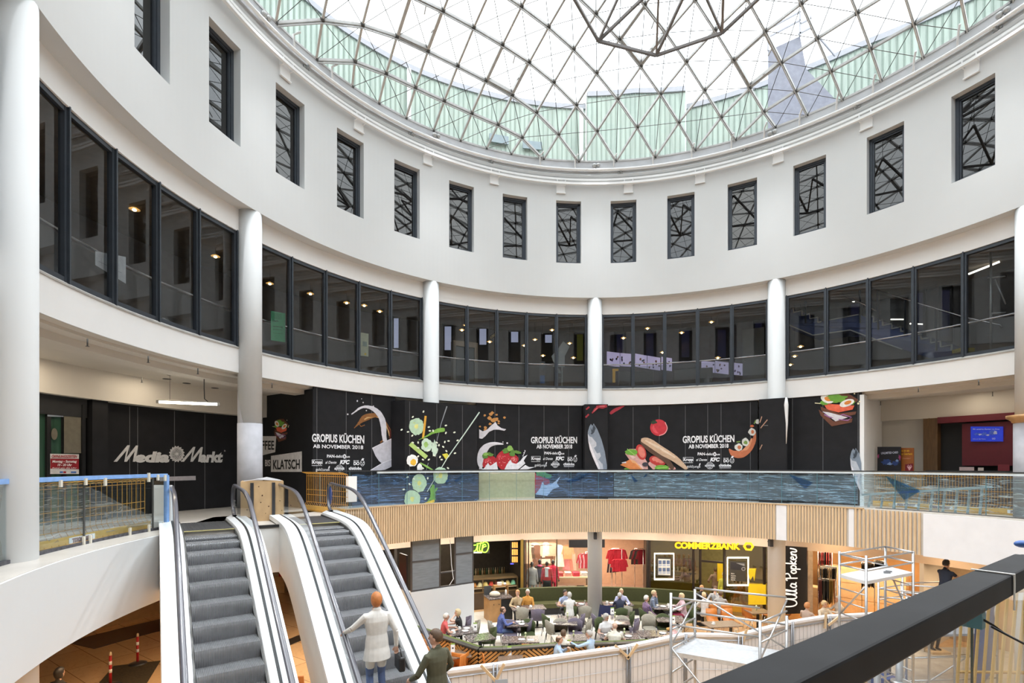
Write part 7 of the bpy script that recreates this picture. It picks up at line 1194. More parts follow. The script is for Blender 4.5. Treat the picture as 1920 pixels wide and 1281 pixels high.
q = [onz(x, y, 0) for x, y in ((213, 1250), (301, 1240), (274, 1284), (184, 1284))]; m = MB(); m.add([(p.x, p.y, .004) for p in q] + [(p.x, p.y, .02) for p in q], [(3, 2, 1, 0), (4, 5, 6, 7), (0, 1, 5, 4), (1, 2, 6, 5), (2, 3, 7, 6), (3, 0, 4, 7)]); tag(m.build('floor_mat', pm('mat_brown', (.055, .04, .02), .9, var=.3, scale=20)), 'dark brown protective mat under the bollards', 'mat')
q = onz(690 - 170, 1085, 0.5); o = empty('display_stand', (onz(527, 1110, 0).x, onz(527, 1110, 0).y, 0), 0, 'small stall with red goods between the escalators', 'stall'); m = MB(); m.box((0, 0, .4), (.5, .4, .8)); m.build('cabinet', MATS['pale_wood'], o); m = MB(); m.box((.2, -.1, .95), (.4, .3, .3)); m.build('goods', RW_, o); m = MB(); m.box((-.15, 0, 1.3), (.6, .1, .5)); m.build('rack', DKW, o)
# ================================================================ cafe terrace
def zs(x, y, z): return onz(x, y, z)
MARB = pm('dark_marble', (.085, .072, .072), .18, var=.2, scale=9); 
t_ = MARB.node_tree; n_ = t_.nodes.new('ShaderNodeTexNoise'); n_.inputs['Scale'].default_value = 5; n_.inputs['Detail'].default_value = 7; n_.inputs['Distortion'].default_value = 3; r_ = t_.nodes.new('ShaderNodeValToRGB'); r_.color_ramp.elements[0].position = .48; r_.color_ramp.elements[0].color = (.085, .07, .068, 1); r_.color_ramp.elements[1].position = .51; r_.color_ramp.elements[1].color = (.42, .36, .33, 1); e_ = r_.color_ramp.elements.new(.55); e_.color = (.075, .062, .062, 1); t_.links.new(t_.nodes['Texture Coordinate'].outputs['Object'], n_.inputs['Vector']); t_.links.new(n_.outputs['Fac'], r_.inputs['Fac']); t_.links.new(r_.outputs['Color'], t_.nodes['Principled BSDF'].inputs['Base Color'])
GRAN = pm('brown_granite', (.20, .14, .10), .3, var=.7, scale=45)
def table(x, y, rz, w, d, lab, mat=None, grp='marble cafe tables'):
    q = zs(x, y, .75); o = empty('cafe_table', (q.x, q.y, 0), math.radians(rz), lab, 'table', grp); m = MB(); m.box((0, 0, .735), (w, d, .035)); m.build('tabletop', mat or MARB, o, bevel=.006); m = MB()
    for dx in ([0] if w < 1.0 else [-w * .28, w * .28]): m = MB(); m.box((dx, 0, .37), (.07, .07, .70)); m.box((dx, 0, .02), (.42, .42, .03)); m.build('pedestal', BLACK, o)
    return o
TB = {}
for k, a in {'a': (864.5, 1183, 28, .95, .72, 'marble table of the man in the red polo shirt'), 'b': (900, 1195, 25, .85, .65, 'empty light marble table beside the man in red'), 'c': (975, 1199, 3, 1.15, .62, 'long empty marble table with white menu cards along the chevron wall'), 'd': (968, 1169, 8, .75, .65, 'marble table of the man in the blue checked shirt'), 'e': (990, 1139, 10, 1.30, .62, 'marble table of the man in the orange jacket'), 'f': (1057, 1163, -8, .95, 1.05, 'empty marble table in the middle of the terrace with salt shakers'), 'g': (1073, 1133, 2, 1.25, .60, 'marble table with plates of the man in the striped shirt'), 'h': (1070, 1196, 6, 1.15, .62, 'marble table in front of the purple chair, beside the seated blue shirts'), 'i': (1158, 1132, 3, 1.15, .60, 'marble table of the man in the lavender blazer'), 'j': (1154, 1162, -8, .95, 1.05, 'empty marble table behind the grey-haired woman in white'), 'k': (1160, 1192, -5, 1.25, .62, 'marble table between the grey-haired woman and the bald man'), 'l': (1253, 1138, 0, 1.25, .62, 'marble table with cups beside the plaid shirt man'), 'm': (1256, 1160, -8, .95, .8, 'empty marble table in front of the plaid shirt man'), 'n': (1231, 1188, 2, 1.2, .62, 'marble table with bread basket against the white fence'), 'o': (1353, 1170, 8, 1.2, .65, 'granite table between orange chairs beside the fence'), 'p': (1421, 1146, 5, .8, .6, 'granite table at the foot of the column by the bank'), 'q': (850, 1227, 18, .95, .65, 'granite table with a menu card near the escalator'), 'r': (957, 1234, 0, .70, .75, 'granite table with a menu card behind the fence top'), 's': (1333, 1135, 4, 1.2, .6, 'table between the four guests by the bank window')}.items(): TB[k] = table(*a, mat=GRAN if k in 'opqrs' else None, grp='granite bistro tables' if k in 'opqrs' else 'marble cafe tables')
# upholstered shell chairs
FAB = {'greige': cloth('greige', (.27, .25, .20)), 'purple': cloth('mauve', (.125, .105, .14)), 'green': cloth('moss', (.045, .06, .018))}; CP = {}
def chair_proto(c):
    o = empty('dining_chair', (0, 0, -50)); m = MB(); n = 10; vs = []
    m.prism([(-.23, -.2), (.23, -.2), (.24, .18), (.16, .24), (-.16, .24), (-.24, .18)], .40, .47); m.build('seat', FAB[c], o, bevel=.03); m = MB()
    for k in range(n + 1):
        a = PI * (-.02 + 1.04 * k / n); x, y = -.25 * math.cos(a), -.10 - .15 * math.sin(a); top = .87 - .10 * abs(math.cos(a)) ** 2
        for z, f in ((.40, .94), (.62, 1.0), (top, 1.06)): vs.append((x * f, y * f - (.03 if z > .6 else 0), z)); vs.append((x * f * .86, y * f * .86 - (.03 if z > .6 else 0) + .01, z))
    fs = []
    for k in range(n):
        a, b_ = k * 6, (k + 1) * 6
        for i in (0, 2): fs += [(a + i, b_ + i, b_ + i + 2, a + i + 2), (a + i + 1, a + i + 3, b_ + i + 3, b_ + i + 1)]
        fs += [(a + 4, b_ + 4, b_ + 5, a + 5), (a, a + 1, b_ + 1, b_)]
    fs += [(0, 2, 3, 1), (2, 4, 5, 3), (n * 6, n * 6 + 1, n * 6 + 3, n * 6 + 2), (n * 6 + 2, n * 6 + 3, n * 6 + 5, n * 6 + 4)]
    m.smooth = True; m.add(vs, fs); m.build('backrest', FAB[c], o)
    for x in (-.19, .19):
        for y in (-.20, .18): m = MB(); m.tube([(x * .9, y * .9, .41), (x * 1.15, y * 1.2, 0)], [.016, .010], 6); m.build('leg', BLACK, o)
    return o
def chair(x, y, face, c, lab):
    q = zs(x, y, .45); g = c + ' upholstered chairs'
    if c not in CP: CP[c] = chair_proto(c); o = CP[c]; o.location = (q.x, q.y, 0); o.rotation_euler = (0, 0, -math.radians(face))
    else: o = copy_tree(CP[c], (q.x, q.y, 0), -math.radians(face))
    return tag(o, lab, 'chair', g)
for a in ((869, 1178, -100, 'purple', 'mauve chair of the blonde woman in the black T-shirt'), (885, 1186, -95, 'greige', 'empty greige chair at the end of the red polo man\'s table'), (915, 1201, -100, 'green', 'empty moss green chair beside the light marble table'), (930, 1186, 80, 'greige', 'greige chair of the man in the blue checked shirt'), (957, 1190, 180, 'purple', 'empty mauve chair behind the table with white menu cards'), (990, 1188, 180, 'green', 'empty moss green chair behind the table with white menu cards'), (983, 1182, -85, 'purple', 'empty mauve chair facing the man in the blue checked shirt'), (979, 1156, 0, 'greige', 'greige chair with its back to us at the orange jacket\'s table'), (1008, 1159, 0, 'purple', 'mauve chair with its back to us at the orange jacket\'s table'), (1031, 1172, 70, 'green', 'moss green chair on the buffet side of the empty middle table'), (1038, 1184, 65, 'greige', 'greige chair on the buffet side of the empty middle table'), (1069, 1152, 0, 'green', 'moss green chair under the woman in the white top'), (1096, 1153, 0, 'greige', 'empty greige chair beside the woman in the white top'), (1082, 1172, -75, 'purple', 'mauve chair on the column side of the empty middle table'), (1094, 1182, -75, 'greige', 'greige chair on the column side of the empty middle table'), (1079, 1186, 180, 'purple', 'mauve chair behind the marble table of the blue shirts'), (1052, 1186, 180, 'greige', 'greige chair half hidden behind the salt shaker table'), (1124, 1172, 75, 'purple', 'mauve chair at the foot of the middle column'), (1172, 1153, 0, 'greige', 'empty greige chair beside the navy blue coat'), (1137, 1154, 0, 'purple', 'chair covered by the navy blue coat'), (1163, 1157, 0, 'green', 'moss green chair under the navy-clad woman'), (1175, 1167, -75, 'green', 'moss green chair on the far side of the empty table behind the grey-haired woman'), (1183, 1181, -75, 'purple', 'mauve chair on the fence side of the empty table behind the grey-haired woman'), (1168, 1181, 180, 'greige', 'greige chair behind the bald man in cream'), (1213, 1161, 80, 'green', 'moss green chair of the man in the plaid shirt'), (1232, 1168, 80, 'greige', 'empty greige chair in front of the plaid shirt man'), (1226, 1157, 80, 'green', 'empty moss green chair half hidden beside the plaid shirt man'), (1246, 1177, 180, 'green', 'moss green chair behind the bread basket table'), (1218, 1178, 180, 'greige', 'greige chair behind the bread basket table'), (1291, 1163, -85, 'green', 'moss green chair of the woman in dark red trousers'), (1131, 1184, 160, 'green', 'moss green chair of the grey-haired woman in white')): chair(*a)
ORC = pm('orange_shell', (.52, .18, .035), .4, var=.06); op = None
for x, y, f, lab in ((867, 1246, 20, 'orange chair with its back to us beside the granite menu table'), (842, 1256, 25, 'orange chair partly behind the man in olive'), (923, 1250, 80, 'orange chair seen edge-on at the gap in the white fence'), (992, 1240, 180, 'orange chair by the chevron wall beside the granite table'), (1018, 1240, 180, 'orange chair peeping over the fence before the blue shirt man'), (829, 1222, -170, 'orange chair behind the granite menu table'), (793, 1218, 10, 'orange chair seen past the escalator deck'), (798, 1232, 10, 'orange chair lower beside the escalator deck'), (857, 1250, -60, 'orange chair pushed between the two by the menu table'), (1329, 1150, 0, 'orange chair under the guest in the white shirt'), (1357, 1152, 0, 'orange chair under the guest in the grey shirt'), (1371, 1166, 170, 'orange chair behind the granite table by the fence'), (1340, 1166, 175, 'second orange chair behind the granite table by the fence'), (1408, 1157, 60, 'orange chair by the column near the bank'), (1440, 1150, -80, 'orange chair at the very foot of the bank column'), (1468, 1152, -80, 'orange chair below the black script panel'), (562, 1290, 0, 'orange chair seen at the bottom between the escalators')):
    q = zs(x, y, .45)
    if op is None:
        op = empty('bistro_chair', (q.x, q.y, 0), -math.radians(f)); m = MB(); vs = []; prof = [(.24, .44), (.10, .43), (-.12, .44), (-.20, .50), (-.235, .66), (-.26, .86)]
        for y_, z_ in prof: vs += [(-.21, y_, z_ + .01), (0, y_ - .015, z_), (.21, y_, z_ + .01), (.21, y_ - .02, z_ - .015), (0, y_ - .035, z_ - .02), (-.21, y_ - .02, z_ - .015)]
        m.smooth = True; m.add(vs, [(i * 6 + j, i * 6 + (j + 1) % 6, (i + 1) * 6 + (j + 1) % 6, (i + 1) * 6 + j) for i in range(5) for j in range(6)] + [(0, 1, 2, 3, 4, 5), tuple(range(35, 29, -1))]); m.build('shell', ORC, op)
        for x_ in (-.17, .17):
            for y_ in (-.16, .18): m = MB(); m.tube([(x_ * .8, y_ * .8, .42), (x_ * 1.2, y_ * 1.2, 0)], .012, 6); m.build('leg', CHROME, op)
        o = op
    else: o = copy_tree(op, (q.x, q.y, 0), -math.radians(f))
    tag(o, lab, 'chair', 'orange bistro chairs')
# green banquette along the shop windows
GRB = cloth('banquette_green', (.045, .05, .014)); bq = empty('banquette', P(6, 11.6, 0), 0, 'long dark green banquette under the shop windows', 'bench'); L = bq.location.copy()
def bm_(fn, name, mat): m = MB(); fn(m); m.v = [tuple(Vector(v) - L) for v in m.v]; m.build(name, mat, bq)
bt0, bt1 = theta(975, 11.6), theta(1318, 11.6)
bm_(lambda m: m.arcbox(11.75, 11.92, .1, 1.02, bt0, bt1, 1), 'backrest', GRB); bm_(lambda m: m.arcbox(11.25, 11.75, .30, .47, bt0, bt1, 1), 'seat', cloth('banquette_seat', (.065, .065, .02))); bm_(lambda m: m.arcbox(11.35, 11.75, 0, .30, bt0, bt1, 1), 'base', BLACK)
# chevron wall between terrace and bistro
CH = [(-3.27, 16.80), (-.94, 14.75), (-.27, 14.77), (1.10, 15.06), (3.07, 15.24), (4.3, 15.4)]; cwl = empty('chevron_wall', (CH[1][0], CH[1][1], 0), 0, 'low wall of chevron oak slats with a dark cap and green cushion edge', 'partition'); L = cwl.location.copy(); DARKB = pm('chevron_back', (.018, .012, .008), .6); CHO = pm('chevron_oak', (.46, .24, .075), .45, var=.15)
for k in range(5):
    A = Vector((*CH[k], 0)) - L; B = Vector((*CH[k + 1], 0)) - L; u = (B - A).normalized(); l = (B - A).length; nn = Vector((u.y, -u.x, 0)); m = MB(); m.bar(A + Vector((0, 0, .44)), B + Vector((0, 0, .44)), .10, .88); m.build('core', DARKB, cwl); m = MB(); m.bar(A + Vector((0, 0, .92)), B + Vector((0, 0, .92)), .18, .05); m.build('cap', pm('cap_dark', (.035, .033, .03), .4), cwl); m = MB(); m.bar(A - nn * .14 + Vector((0, 0, .86)), B - nn * .14 + Vector((0, 0, .86)), .12, .16); m.build('cushion', pm('cushion_green', (.10, .13, .03), .8), cwl); m = MB()
    half = .62; j = 0; w = 0.0
    while w < l - .02:
        e = min(w + half, l); dr_ = 1 if j % 2 == 0 else -1; n_s = 14
        for i in range(-6, n_s - 3):
            z0 = i * .115; z1 = z0 + dr_ * 0 + (e - w) * .8; za, zb_ = (z0, z1) if dr_ > 0 else (z1, z0); pts = []
            lo_, hi_ = .02, .87
            # clip the slanted slat to the wall height
            def clipx(s0, s1, v0, v1):
                if abs(v1 - v0) < 1e-6: return (s0, s1, v0, v1)
                t0_, t1_ = 0.0, 1.0
                for bnd, sg_ in ((lo_, 1), (hi_, -1)):
                    f0, f1 = (v0 - bnd) * sg_, (v1 - bnd) * sg_
                    if f0 < 0 and f1 < 0: return None
                    if f0 < 0: t0_ = max(t0_, f0 / (f0 - f1))
                    elif f1 < 0: t1_ = min(t1_, f0 / (f0 - f1))
                if t1_ - t0_ < .03: return None
                return (s0 + (s1 - s0) * t0_, s0 + (s1 - s0) * t1_, v0 + (v1 - v0) * t0_, v0 + (v1 - v0) * t1_)
            c = clipx(w, e, za, zb_)
            if c: m.bar(A + u * c[0] + nn * .06 + Vector((0, 0, c[2])), A + u * c[1] + nn * .06 + Vector((0, 0, c[3])), .02, .058, up=None)
        w = e; j += 1
    m.build('slat', CHO, cwl)
# buffet station
bf = empty('buffet_station', (zs(939, 1166, 0).x, zs(939, 1166, 0).y, 0), .35, 'oak and black buffet station with a raised shelf', 'sideboard'); m = MB(); m.box((0, .35, .45), (.95, .75, .90)); m.build('cabinet', pm('buffet_oak', (.36, .19, .07), .5, var=.15, scale=4), bf, bevel=.01); m = MB(); m.box((.24, -.04, .45), (.47, .02, .86)); m.build('black_panel', BLACK, bf); m = MB(); m.box((0, .35, .92), (1.0, .8, .04)); m.build('worktop', MARB, bf); m = MB(); m.box((.2, .6, 1.28), (.6, .25, .04)); m.box((-.08, .6, 1.1), (.04, .25, .36)); m.box((.47, .6, 1.1), (.04, .25, .36)); m.build('raised_shelf', MATS['buffet_oak'], bf); m = MB(); m.box((-.35, .62, 1.12), (.3, .04, .36)); m.build('slate_board', pm('slate', (.05, .055, .06), .6), bf)
for x in (-.30, -.08): m = MB(); m.ball((x, -.035, .7), .02); m.build('knob', BLACK, bf)
CER = pm('porcelain', (.78, .77, .75), .25, var=.02); props = {}
def prop(name, fn, mat, p, lab, grp, cat):
    if name not in props: m = MB(); fn(m); o = m.build(name, mat); props[name] = o
    else: o = props[name].copy(); COL.objects.link(o)
    o.location = p; tag(o, lab, cat, grp); return o
bfp = lambda x, y, z: bf.matrix_basis @ Vector((x, y, z)) if False else Vector((bf.location.x + x * math.cos(.35) - y * math.sin(.35), bf.location.y + x * math.sin(.35) + y * math.cos(.35), z))
plate_f = lambda m: m.lathe([(.0, .0), (.07, .004), (.115, .018), (.12, .02), (.075, .012), (0, .010)], n=18); cup_f = lambda m: (m.lathe([(0, 0), (.065, .004), (.07, .012), (0, .012)], n=14), m.lathe([(.022, .012), (.038, .04), (.042, .072), (.036, .070), (.02, .02), (0, .02)], n=12), m.tube([(.038, 0, .06), (.062, 0, .055), (.06, 0, .035), (.036, 0, .03)], .006, 5)); glass_f = lambda m: m.lathe([(.028, 0), (.034, .12), (.030, .12), (.025, .01), (0, .01)], n=12); shaker_f = lambda m: m.lathe([(.022, 0), (.024, .05), (.016, .08), (.018, .085), (.015, .10), (0, .105)], n=10); flower_f = lambda m: (m.lathe([(.025, 0), (.03, .06), (.015, .09), (.018, .10), (0, .10)], n=10), m.ball((0, 0, .15), .035, 8, 6))
def on_table(k, u, v, name, lab, grp, cat):
    o = TB[k]; a = o.rotation_euler.z; p = Vector((o.location.x + u * math.cos(a) - v * math.sin(a), o.location.y + u * math.sin(a) + v * math.cos(a), .753)); fn, mt = {'plate': (plate_f, CER), 'cup': (cup_f, CER), 'drinking_glass': (glass_f, glass('cup_glass', (.88, .9, .9), 1.2, .05)), 'salt_shaker': (shaker_f, pm('shaker', (.55, .55, .55), .2, .4)), 'flower_vase': (flower_f, pm('flower_pale', (.55, .62, .35), .6, var=.4, scale=30))}[name]; return prop(name, fn, mt, p, lab, grp, cat)
who = {'a': 'red polo man', 'd': 'blue checked man', 'e': 'orange jacket man', 'g': 'striped shirt man', 'i': 'lavender blazer man', 'k': 'bald man in cream', 'l': 'plaid shirt man', 's': 'four guests by the bank', 'n': 'bread basket', 'o': 'orange chairs by the fence'}
for k, ps in {'a': ((-.2, .1), (.1, -.1), (.25, .12)), 'd': ((-.12, 0), (.1, .12), (.16, -.14)), 'g': ((-.3, .05), (.35, -.05), (.1, .12)), 'i': ((-.2, .05), (.3, -.02)), 'k': ((-.35, .0), (-.05, .08), (.3, -.05)), 'l': ((-.2, 0), (.2, .1), (.35, -.1)), 's': ((-.2, 0), (.2, 0)), 'n': ((.2, 0),)}.items():
    for u, v in ps: on_table(k, u, v, 'plate', 'white plate on the table of the ' + who[k], 'plates, ' + who[k], 'plate')
for k, ps in {'a': ((-.3, -.12), (.02, .2)), 'd': ((.22, .0),), 'e': ((-.4, -.05), (.1, .0)), 'g': ((-.02, -.1),), 'i': ((.05, -.1), (-.4, .1)), 'k': ((.1, .15),), 'l': ((-.4, .12), (0, -.15), (.05, .16), (.45, .1)), 's': ((0, .1),), 'o': ((-.3, 0),)}.items():
    for u, v in ps: on_table(k, u, v, 'cup', 'white coffee cup on the table of the ' + who[k], 'cups, ' + who[k], 'cup')
wt = {'c': 'table with white menu cards', 'f': 'empty middle table', 'h': 'table of the blue shirts', 'j': 'empty table behind the grey-haired woman', 'm': 'empty table before the plaid shirt man', 'b': 'light marble table', 'k': 'table of the bald man in cream', 'n': 'bread basket table', 'p': 'granite table by the column'}
for k, ps in {'c': ((-.42, .1),), 'f': ((-.2, .35), (-.1, .38)), 'h': ((-.35, .12),), 'j': ((-.25, .35),), 'm': ((0, .2),), 'b': ((-.2, .05),), 'k': ((.45, .12),), 'n': ((-.4, .1), (.05, .15))}.items():
    for u, v in ps: on_table(k, u, v, 'salt_shaker', 'small metal shaker on the ' + wt[k], 'shakers, ' + wt[k], 'shaker')
for k, (u, v) in {'c': (.18, .1), 'f': (.12, .34), 'h': (.12, .12), 'j': (.0, .3), 'k': (.2, .18), 'p': (0, .1)}.items(): on_table(k, u, v, 'flower_vase', 'little vase with a pale flower on the ' + wt[k], 'flower vases', 'vase')
for k, (u, v) in {'a': (-.05, .25), 'g': (.5, .1), 'l': (.25, -.2)}.items(): on_table(k, u, v, 'drinking_glass', 'clear drinking glass on the table of the ' + who[k], 'drinking glasses', 'glass')
for k, (x, y, z, lab) in enumerate(((849, 1222, .76, 'standing white menu card with a green edge on the granite table near the escalator'), (955, 1228, .76, 'standing white menu card with a green edge behind the fence top'), (1067, 1215, .76, 'white menu card beside the hand of the man in the light blue shirt'), (891, 1182, .75, 'white menu card on the light marble table'), (1148, 1152, .75, 'white menu card standing beside the navy coat'), (1262, 1168, .75, 'white menu card on the empty table before the plaid man'))):
    q = zs(x, y, z); o = empty('menu_card', (q.x, q.y, .755), .1, lab, 'menu card', 'standing menu cards'); m = MB(); m.add([(-.06, -.04, 0), (.06, -.04, 0), (.06, 0, .24), (-.06, 0, .24), (-.06, .04, 0), (.06, .04, 0), (.06, .004, .24), (-.06, .004, .24)], [(0, 1, 2, 3), (5, 4, 7, 6), (3, 2, 6, 7), (0, 3, 7, 4), (1, 5, 6, 2)]); m.build('card', WHITE2, o); m = MB(); m.box((0, 0, .225), (.122, .012, .035)); m.build('green_edge', pm('card_green', (.30, .50, .08), .5), o); m = MB(); m.box((0, -.022, .11), (.05, .006, .05)); m.build('picture_spot', pm('spot_dark', (.08, .07, .08), .5), o)
for k, (u, v) in enumerate(((.0, 0), (.28, -.06))): o = TB['c']; MB_ = MB(); MB_.box((0, 0, .001), (.20, .13, .003)); c = MB_.build('paper_card', WHITE2); c.location = (o.location.x + u + .05, o.location.y + v, .754); tag(c, 'flat white card on the long table, ' + ('the larger one' if k == 0 else 'the one near the chair end'), 'card', 'flat cards')
for k, (x, y, z, c, lab) in enumerate(((.15, .6, 1.30, 'crockery_white', 'stack of white crockery on the buffet shelf'), (-.15, .3, .94, 'bread_wrap', 'pale cloth covered bread basket on the buffet'), (.3, .25, .94, 'bottle_white', 'white flask on the buffet worktop'))):
    o = MB(); 
    if k == 0: [o.lathe([(0, .02 * i), (.1, .02 * i), (.1, .02 * i + .012), (0, .02 * i + .012)], n=14) for i in range(6)]; o.ball((.22, 0, .05), .06)
    elif k == 1: o.ball((0, 0, .09), (.22, .17, .12))
    else: o.lathe([(.04, 0), (.04, .18), (.02, .24), (0, .24)], n=12)
    ob = o.build(('crockery', 'bread_basket', 'flask')[k], CER if k != 1 else pm('bread_cloth', (.6, .55, .45), .8)); ob.location = bfp(x, y, z); tag(ob, lab, ('crockery', 'basket', 'flask')[k])
o = MB(); [o.ball((.07 * i - .07, .03 * (i % 2), .06), (.05, .04, .04)) for i in range(3)]; o.lathe([(.06, 0), (.12, .05), (.11, .05), (.05, .01)], n=14); ob = o.build('bread_basket', pm('bread_gold', (.55, .33, .10), .6)); q = zs(1256, 1183, .75); ob.location = (q.x, q.y, .755); tag(ob, 'small basket of golden rolls on the table against the fence', 'basket')
ct_ = empty('navy_coat', (zs(1137, 1154, .45).x, zs(1137, 1154, .45).y, 0), 0, 'navy blue coat hung over a chair beside the middle column', 'coat'); m = MB(); vs = []
for i in range(13):
    a = PI * (-.15 + 1.3 * i / 12); x, y = -.30 * math.cos(a), -.12 - .21 * math.sin(a)
    for z, f in ((.90, .88), (.6, 1.05), (.22, 1.15 + .05 * (i % 2))): vs.append((x * f, y * f, z))
m.smooth = True; m.add(vs, [(i * 3 + j, (i + 1) * 3 + j, (i + 1) * 3 + j + 1, i * 3 + j + 1) for i in range(12) for j in range(2)]); m.build('coat_body', cloth('navy_coat', (.012, .016, .06)), ct_)
# ---- guests
def seat(x, ytop, face, label, z=1.315, **kw):
    D = F * (EYE - z) / (ytop - YH); p = at(x, ytop, D); return person(label, (p.x, p.y, 0), face, 'sit', **kw)
def hnd(l, r): return [Vector(l), Vector(r)]
TBL = hnd((-.16, .42, .80), (.16, .42, .80)); LAP = hnd((-.12, .30, .62), (.10, .30, .62))
WS = cloth('white_shirt', (.62, .62, .60)); CRM = cloth('cream_shirt', (.58, .55, .47)); LB = cloth('light_blue_shirt', (.36, .48, .64)); 
seat(828.6, 1151.6, 75, 'white-haired man in a red polo shirt at a table beside the white wall', top=cloth('red_polo', (.55, .10, .10)), legs=DARKT, hair=HW, sleeve='short', hands=TBL, lean=.22, skin=SKIN, glasses=True, group=None)
seat(863, 1143.8, -95, 'blonde long-haired woman in a black T-shirt lifting a cup', top=cloth('black_tee', (.012, .012, .013)), legs=DARKT, hair=HBL, style='long', sleeve='short', hands=hnd((-.05, .22, 1.10), (.16, .40, .80)), skin=SKIN2)
seat(936, 1139, 80, 'dark-haired man in a blue checked shirt eating alone', top=weave('blue_check', (.03, .05, .22), (.12, .16, .38), 80, True), legs=JEAN, hair=HB, style='fringe', hands=TBL, lean=.2, girth=1.15)
seat(970, 1107, 175, 'woman in a beige jacket with her hand at her chin beside the buffet', top=cloth('beige_jacket', (.42, .32, .19)), legs=DARKT, hair=HC, style='bob', hands=hnd((-.02, .17, 1.04), (.16, .36, .78)), turn=20)
seat(989.5, 1106, 185, 'white-bearded man in an orange jacket over a white shirt', top=cloth('orange_jacket', (.55, .26, .05)), legs=DARKT, hair=HW, hands=LAP, lean=.05, girth=1.1, glasses=True)
seat(1058, 1105.5, 170, 'dark-haired man in a blue and white striped shirt', top=weave('blue_stripe', (.50, .56, .66), (.08, .16, .40), 70), legs=DARKT, hair=HD, sleeve='short', hands=TBL, lean=.2, turn=-30)
seat(1068.5, 1113, -5, 'woman in a white top seen from behind at the striped shirt man\'s table', top=WS, legs=DARKT, hair=HG, style='bob', sleeve='short', hands=TBL, lean=.12)
seat(1164, 1104, 180, 'man in a lavender blazer facing us behind the navy-clad woman', top=cloth('lavender', (.40, .42, .60)), legs=DARKT, hair=HBL, hands=TBL, lean=.15)
seat(1163, 1114, 0, 'grey-haired woman in navy seen from behind before the lavender blazer', top=cloth('navy', (.02, .025, .05)), legs=DARKT, hair=HG, style='short', sleeve='short', hands=TBL, lean=.2)
seat(1133.6, 1151, 160, 'grey-haired woman in a white patterned top looking down at her lap', top=weave('floral', (.55, .58, .60), (.66, .66, .66), 130, True), legs=cloth('dark_skirt', (.05, .05, .06)), hair=HG, style='bob', sleeve='short', hands=hnd((-.14, .30, .72), (.14, .30, .72)), turn=-25, nod=.3, girth=1.2, glasses=True)
seat(1152, 1170.5, 15, 'bald man in a cream shirt with his back to us at the fence', top=CRM, legs=BEIGE, hair=HW, style='bald', sleeve='short', hands=TBL, lean=.35, girth=1.25, skin=SKIN2)
seat(1054, 1184, 35, 'brown-haired guest in cream whose head rises over the chevron wall', top=CRM, legs=DARKT, hair=HB, style='short', hands=LAP)
seat(1042, 1194, 85, 'dark-haired man in a light blue shirt holding up a cup at the fence', top=LB, legs=DARKT, hair=HB, style='fringe', hands=hnd((-.05, .34, .95), (.16, .42, .80)), lean=.15)
seat(1110, 1185, -50, 'grey-haired man in a light blue shirt stretching out his arm', top=LB, legs=DARKT, hair=HG, hands=hnd((-.28, .52, .95), (.16, .30, .78)), lean=.15, turn=-25)
seat(1212.5, 1118, 75, 'white-haired man in a purple plaid shirt and jeans', top=weave('plaid_purple', (.16, .05, .14), (.42, .32, .38), 75, True, (.05, .04, .14)), legs=JEAN, hair=HW, hands=LAP, lean=-.05, girth=1.15)
seat(1222, 1108, 110, 'blonde woman in navy stripes with her hand at her mouth', top=weave('navy_stripe', (.02, .03, .07), (.28, .34, .44), 60), legs=DARKT, hair=HBL, style='short', hands=hnd((.0, .18, 1.06), (.12, .32, .72)))
seat(1283, 1114, -85, 'blonde woman in a pink checked blouse and dark red trousers', top=weave('pink_check', (.45, .24, .28), (.55, .42, .46), 80, True), legs=cloth('wine_trousers', (.22, .02, .045)), hair=HBL, style='bob', hands=TBL, lean=.15)
seat(1267, 1170, -40, 'bald man in a pale pink shirt behind the fence and scaffold', top=cloth('pale_pink', (.60, .38, .38)), legs=DARKT, hair=HW, style='bald', hands=TBL, skin=SKIN2)
seat(1314, 1097.5, 180, 'man in a dark jacket facing us before the bank window', top=cloth('charcoal2', (.025, .022, .024)), legs=DARKT, hair=HC, hands=TBL, lean=.15)
seat(1322, 1113, -10, 'fair-haired guest in a white shirt seen from behind by the bank', top=WS, legs=DARKT, hair=HBL, hands=TBL)
seat(1342, 1100, -150, 'dark-haired woman in a pale striped blouse by the bank window', top=weave('pale_stripe', (.55, .55, .55), (.30, .32, .36), 80), legs=DARKT, hair=HB, style='bob', hands=hnd((-.02, .2, 1.02), (.15, .36, .8)))
seat(1351.5, 1110.4, 15, 'brown-haired guest in a grey shirt seen from behind by the bank', top=cloth('grey_shirt', (.33, .33, .33)), legs=DARKT, hair=HB, hands=TBL)
seat(1511, 1132.5, 60, 'curly ginger-haired guest in lace below the black script panel', top=weave('lace', (.5, .42, .36), (.36, .28, .24), 120, True), legs=DARKT, hair=HC, style='curly', hands=TBL)
seat(1542.5, 1127.5, 170, 'curly blond guest in a cream blouse behind the fence', top=CRM, legs=DARKT, hair=HBL, style='curly', hands=TBL)
seat(1576, 1119, -80, 'white-haired guest in white half hidden by the scaffold tower', top=WS, legs=DARKT, hair=HW, hands=TBL, girth=1.3)
for p_, lab in (((1511, 1162), 'chair'), ):
    pass
def standing(x, ytop, face, label, z0=0.0, h=1.70, **kw):
    D = F * (EYE - z0 - h) / (ytop - YH); p = at(x, ytop, D); return person(label, (p.x, p.y, z0), face, 'stand', h=h, **kw)
standing(1341.6, 1066, 0, 'person in a brownish shirt with a shoulder strap at the bank door', top=cloth('mauve_shirt', (.28, .19, .16)), legs=cloth('taupe', (.12, .09, .07)), hair=HB, lean=0, hands=hnd((-.2, .25, 1.05), (.15, .3, 1.1)))
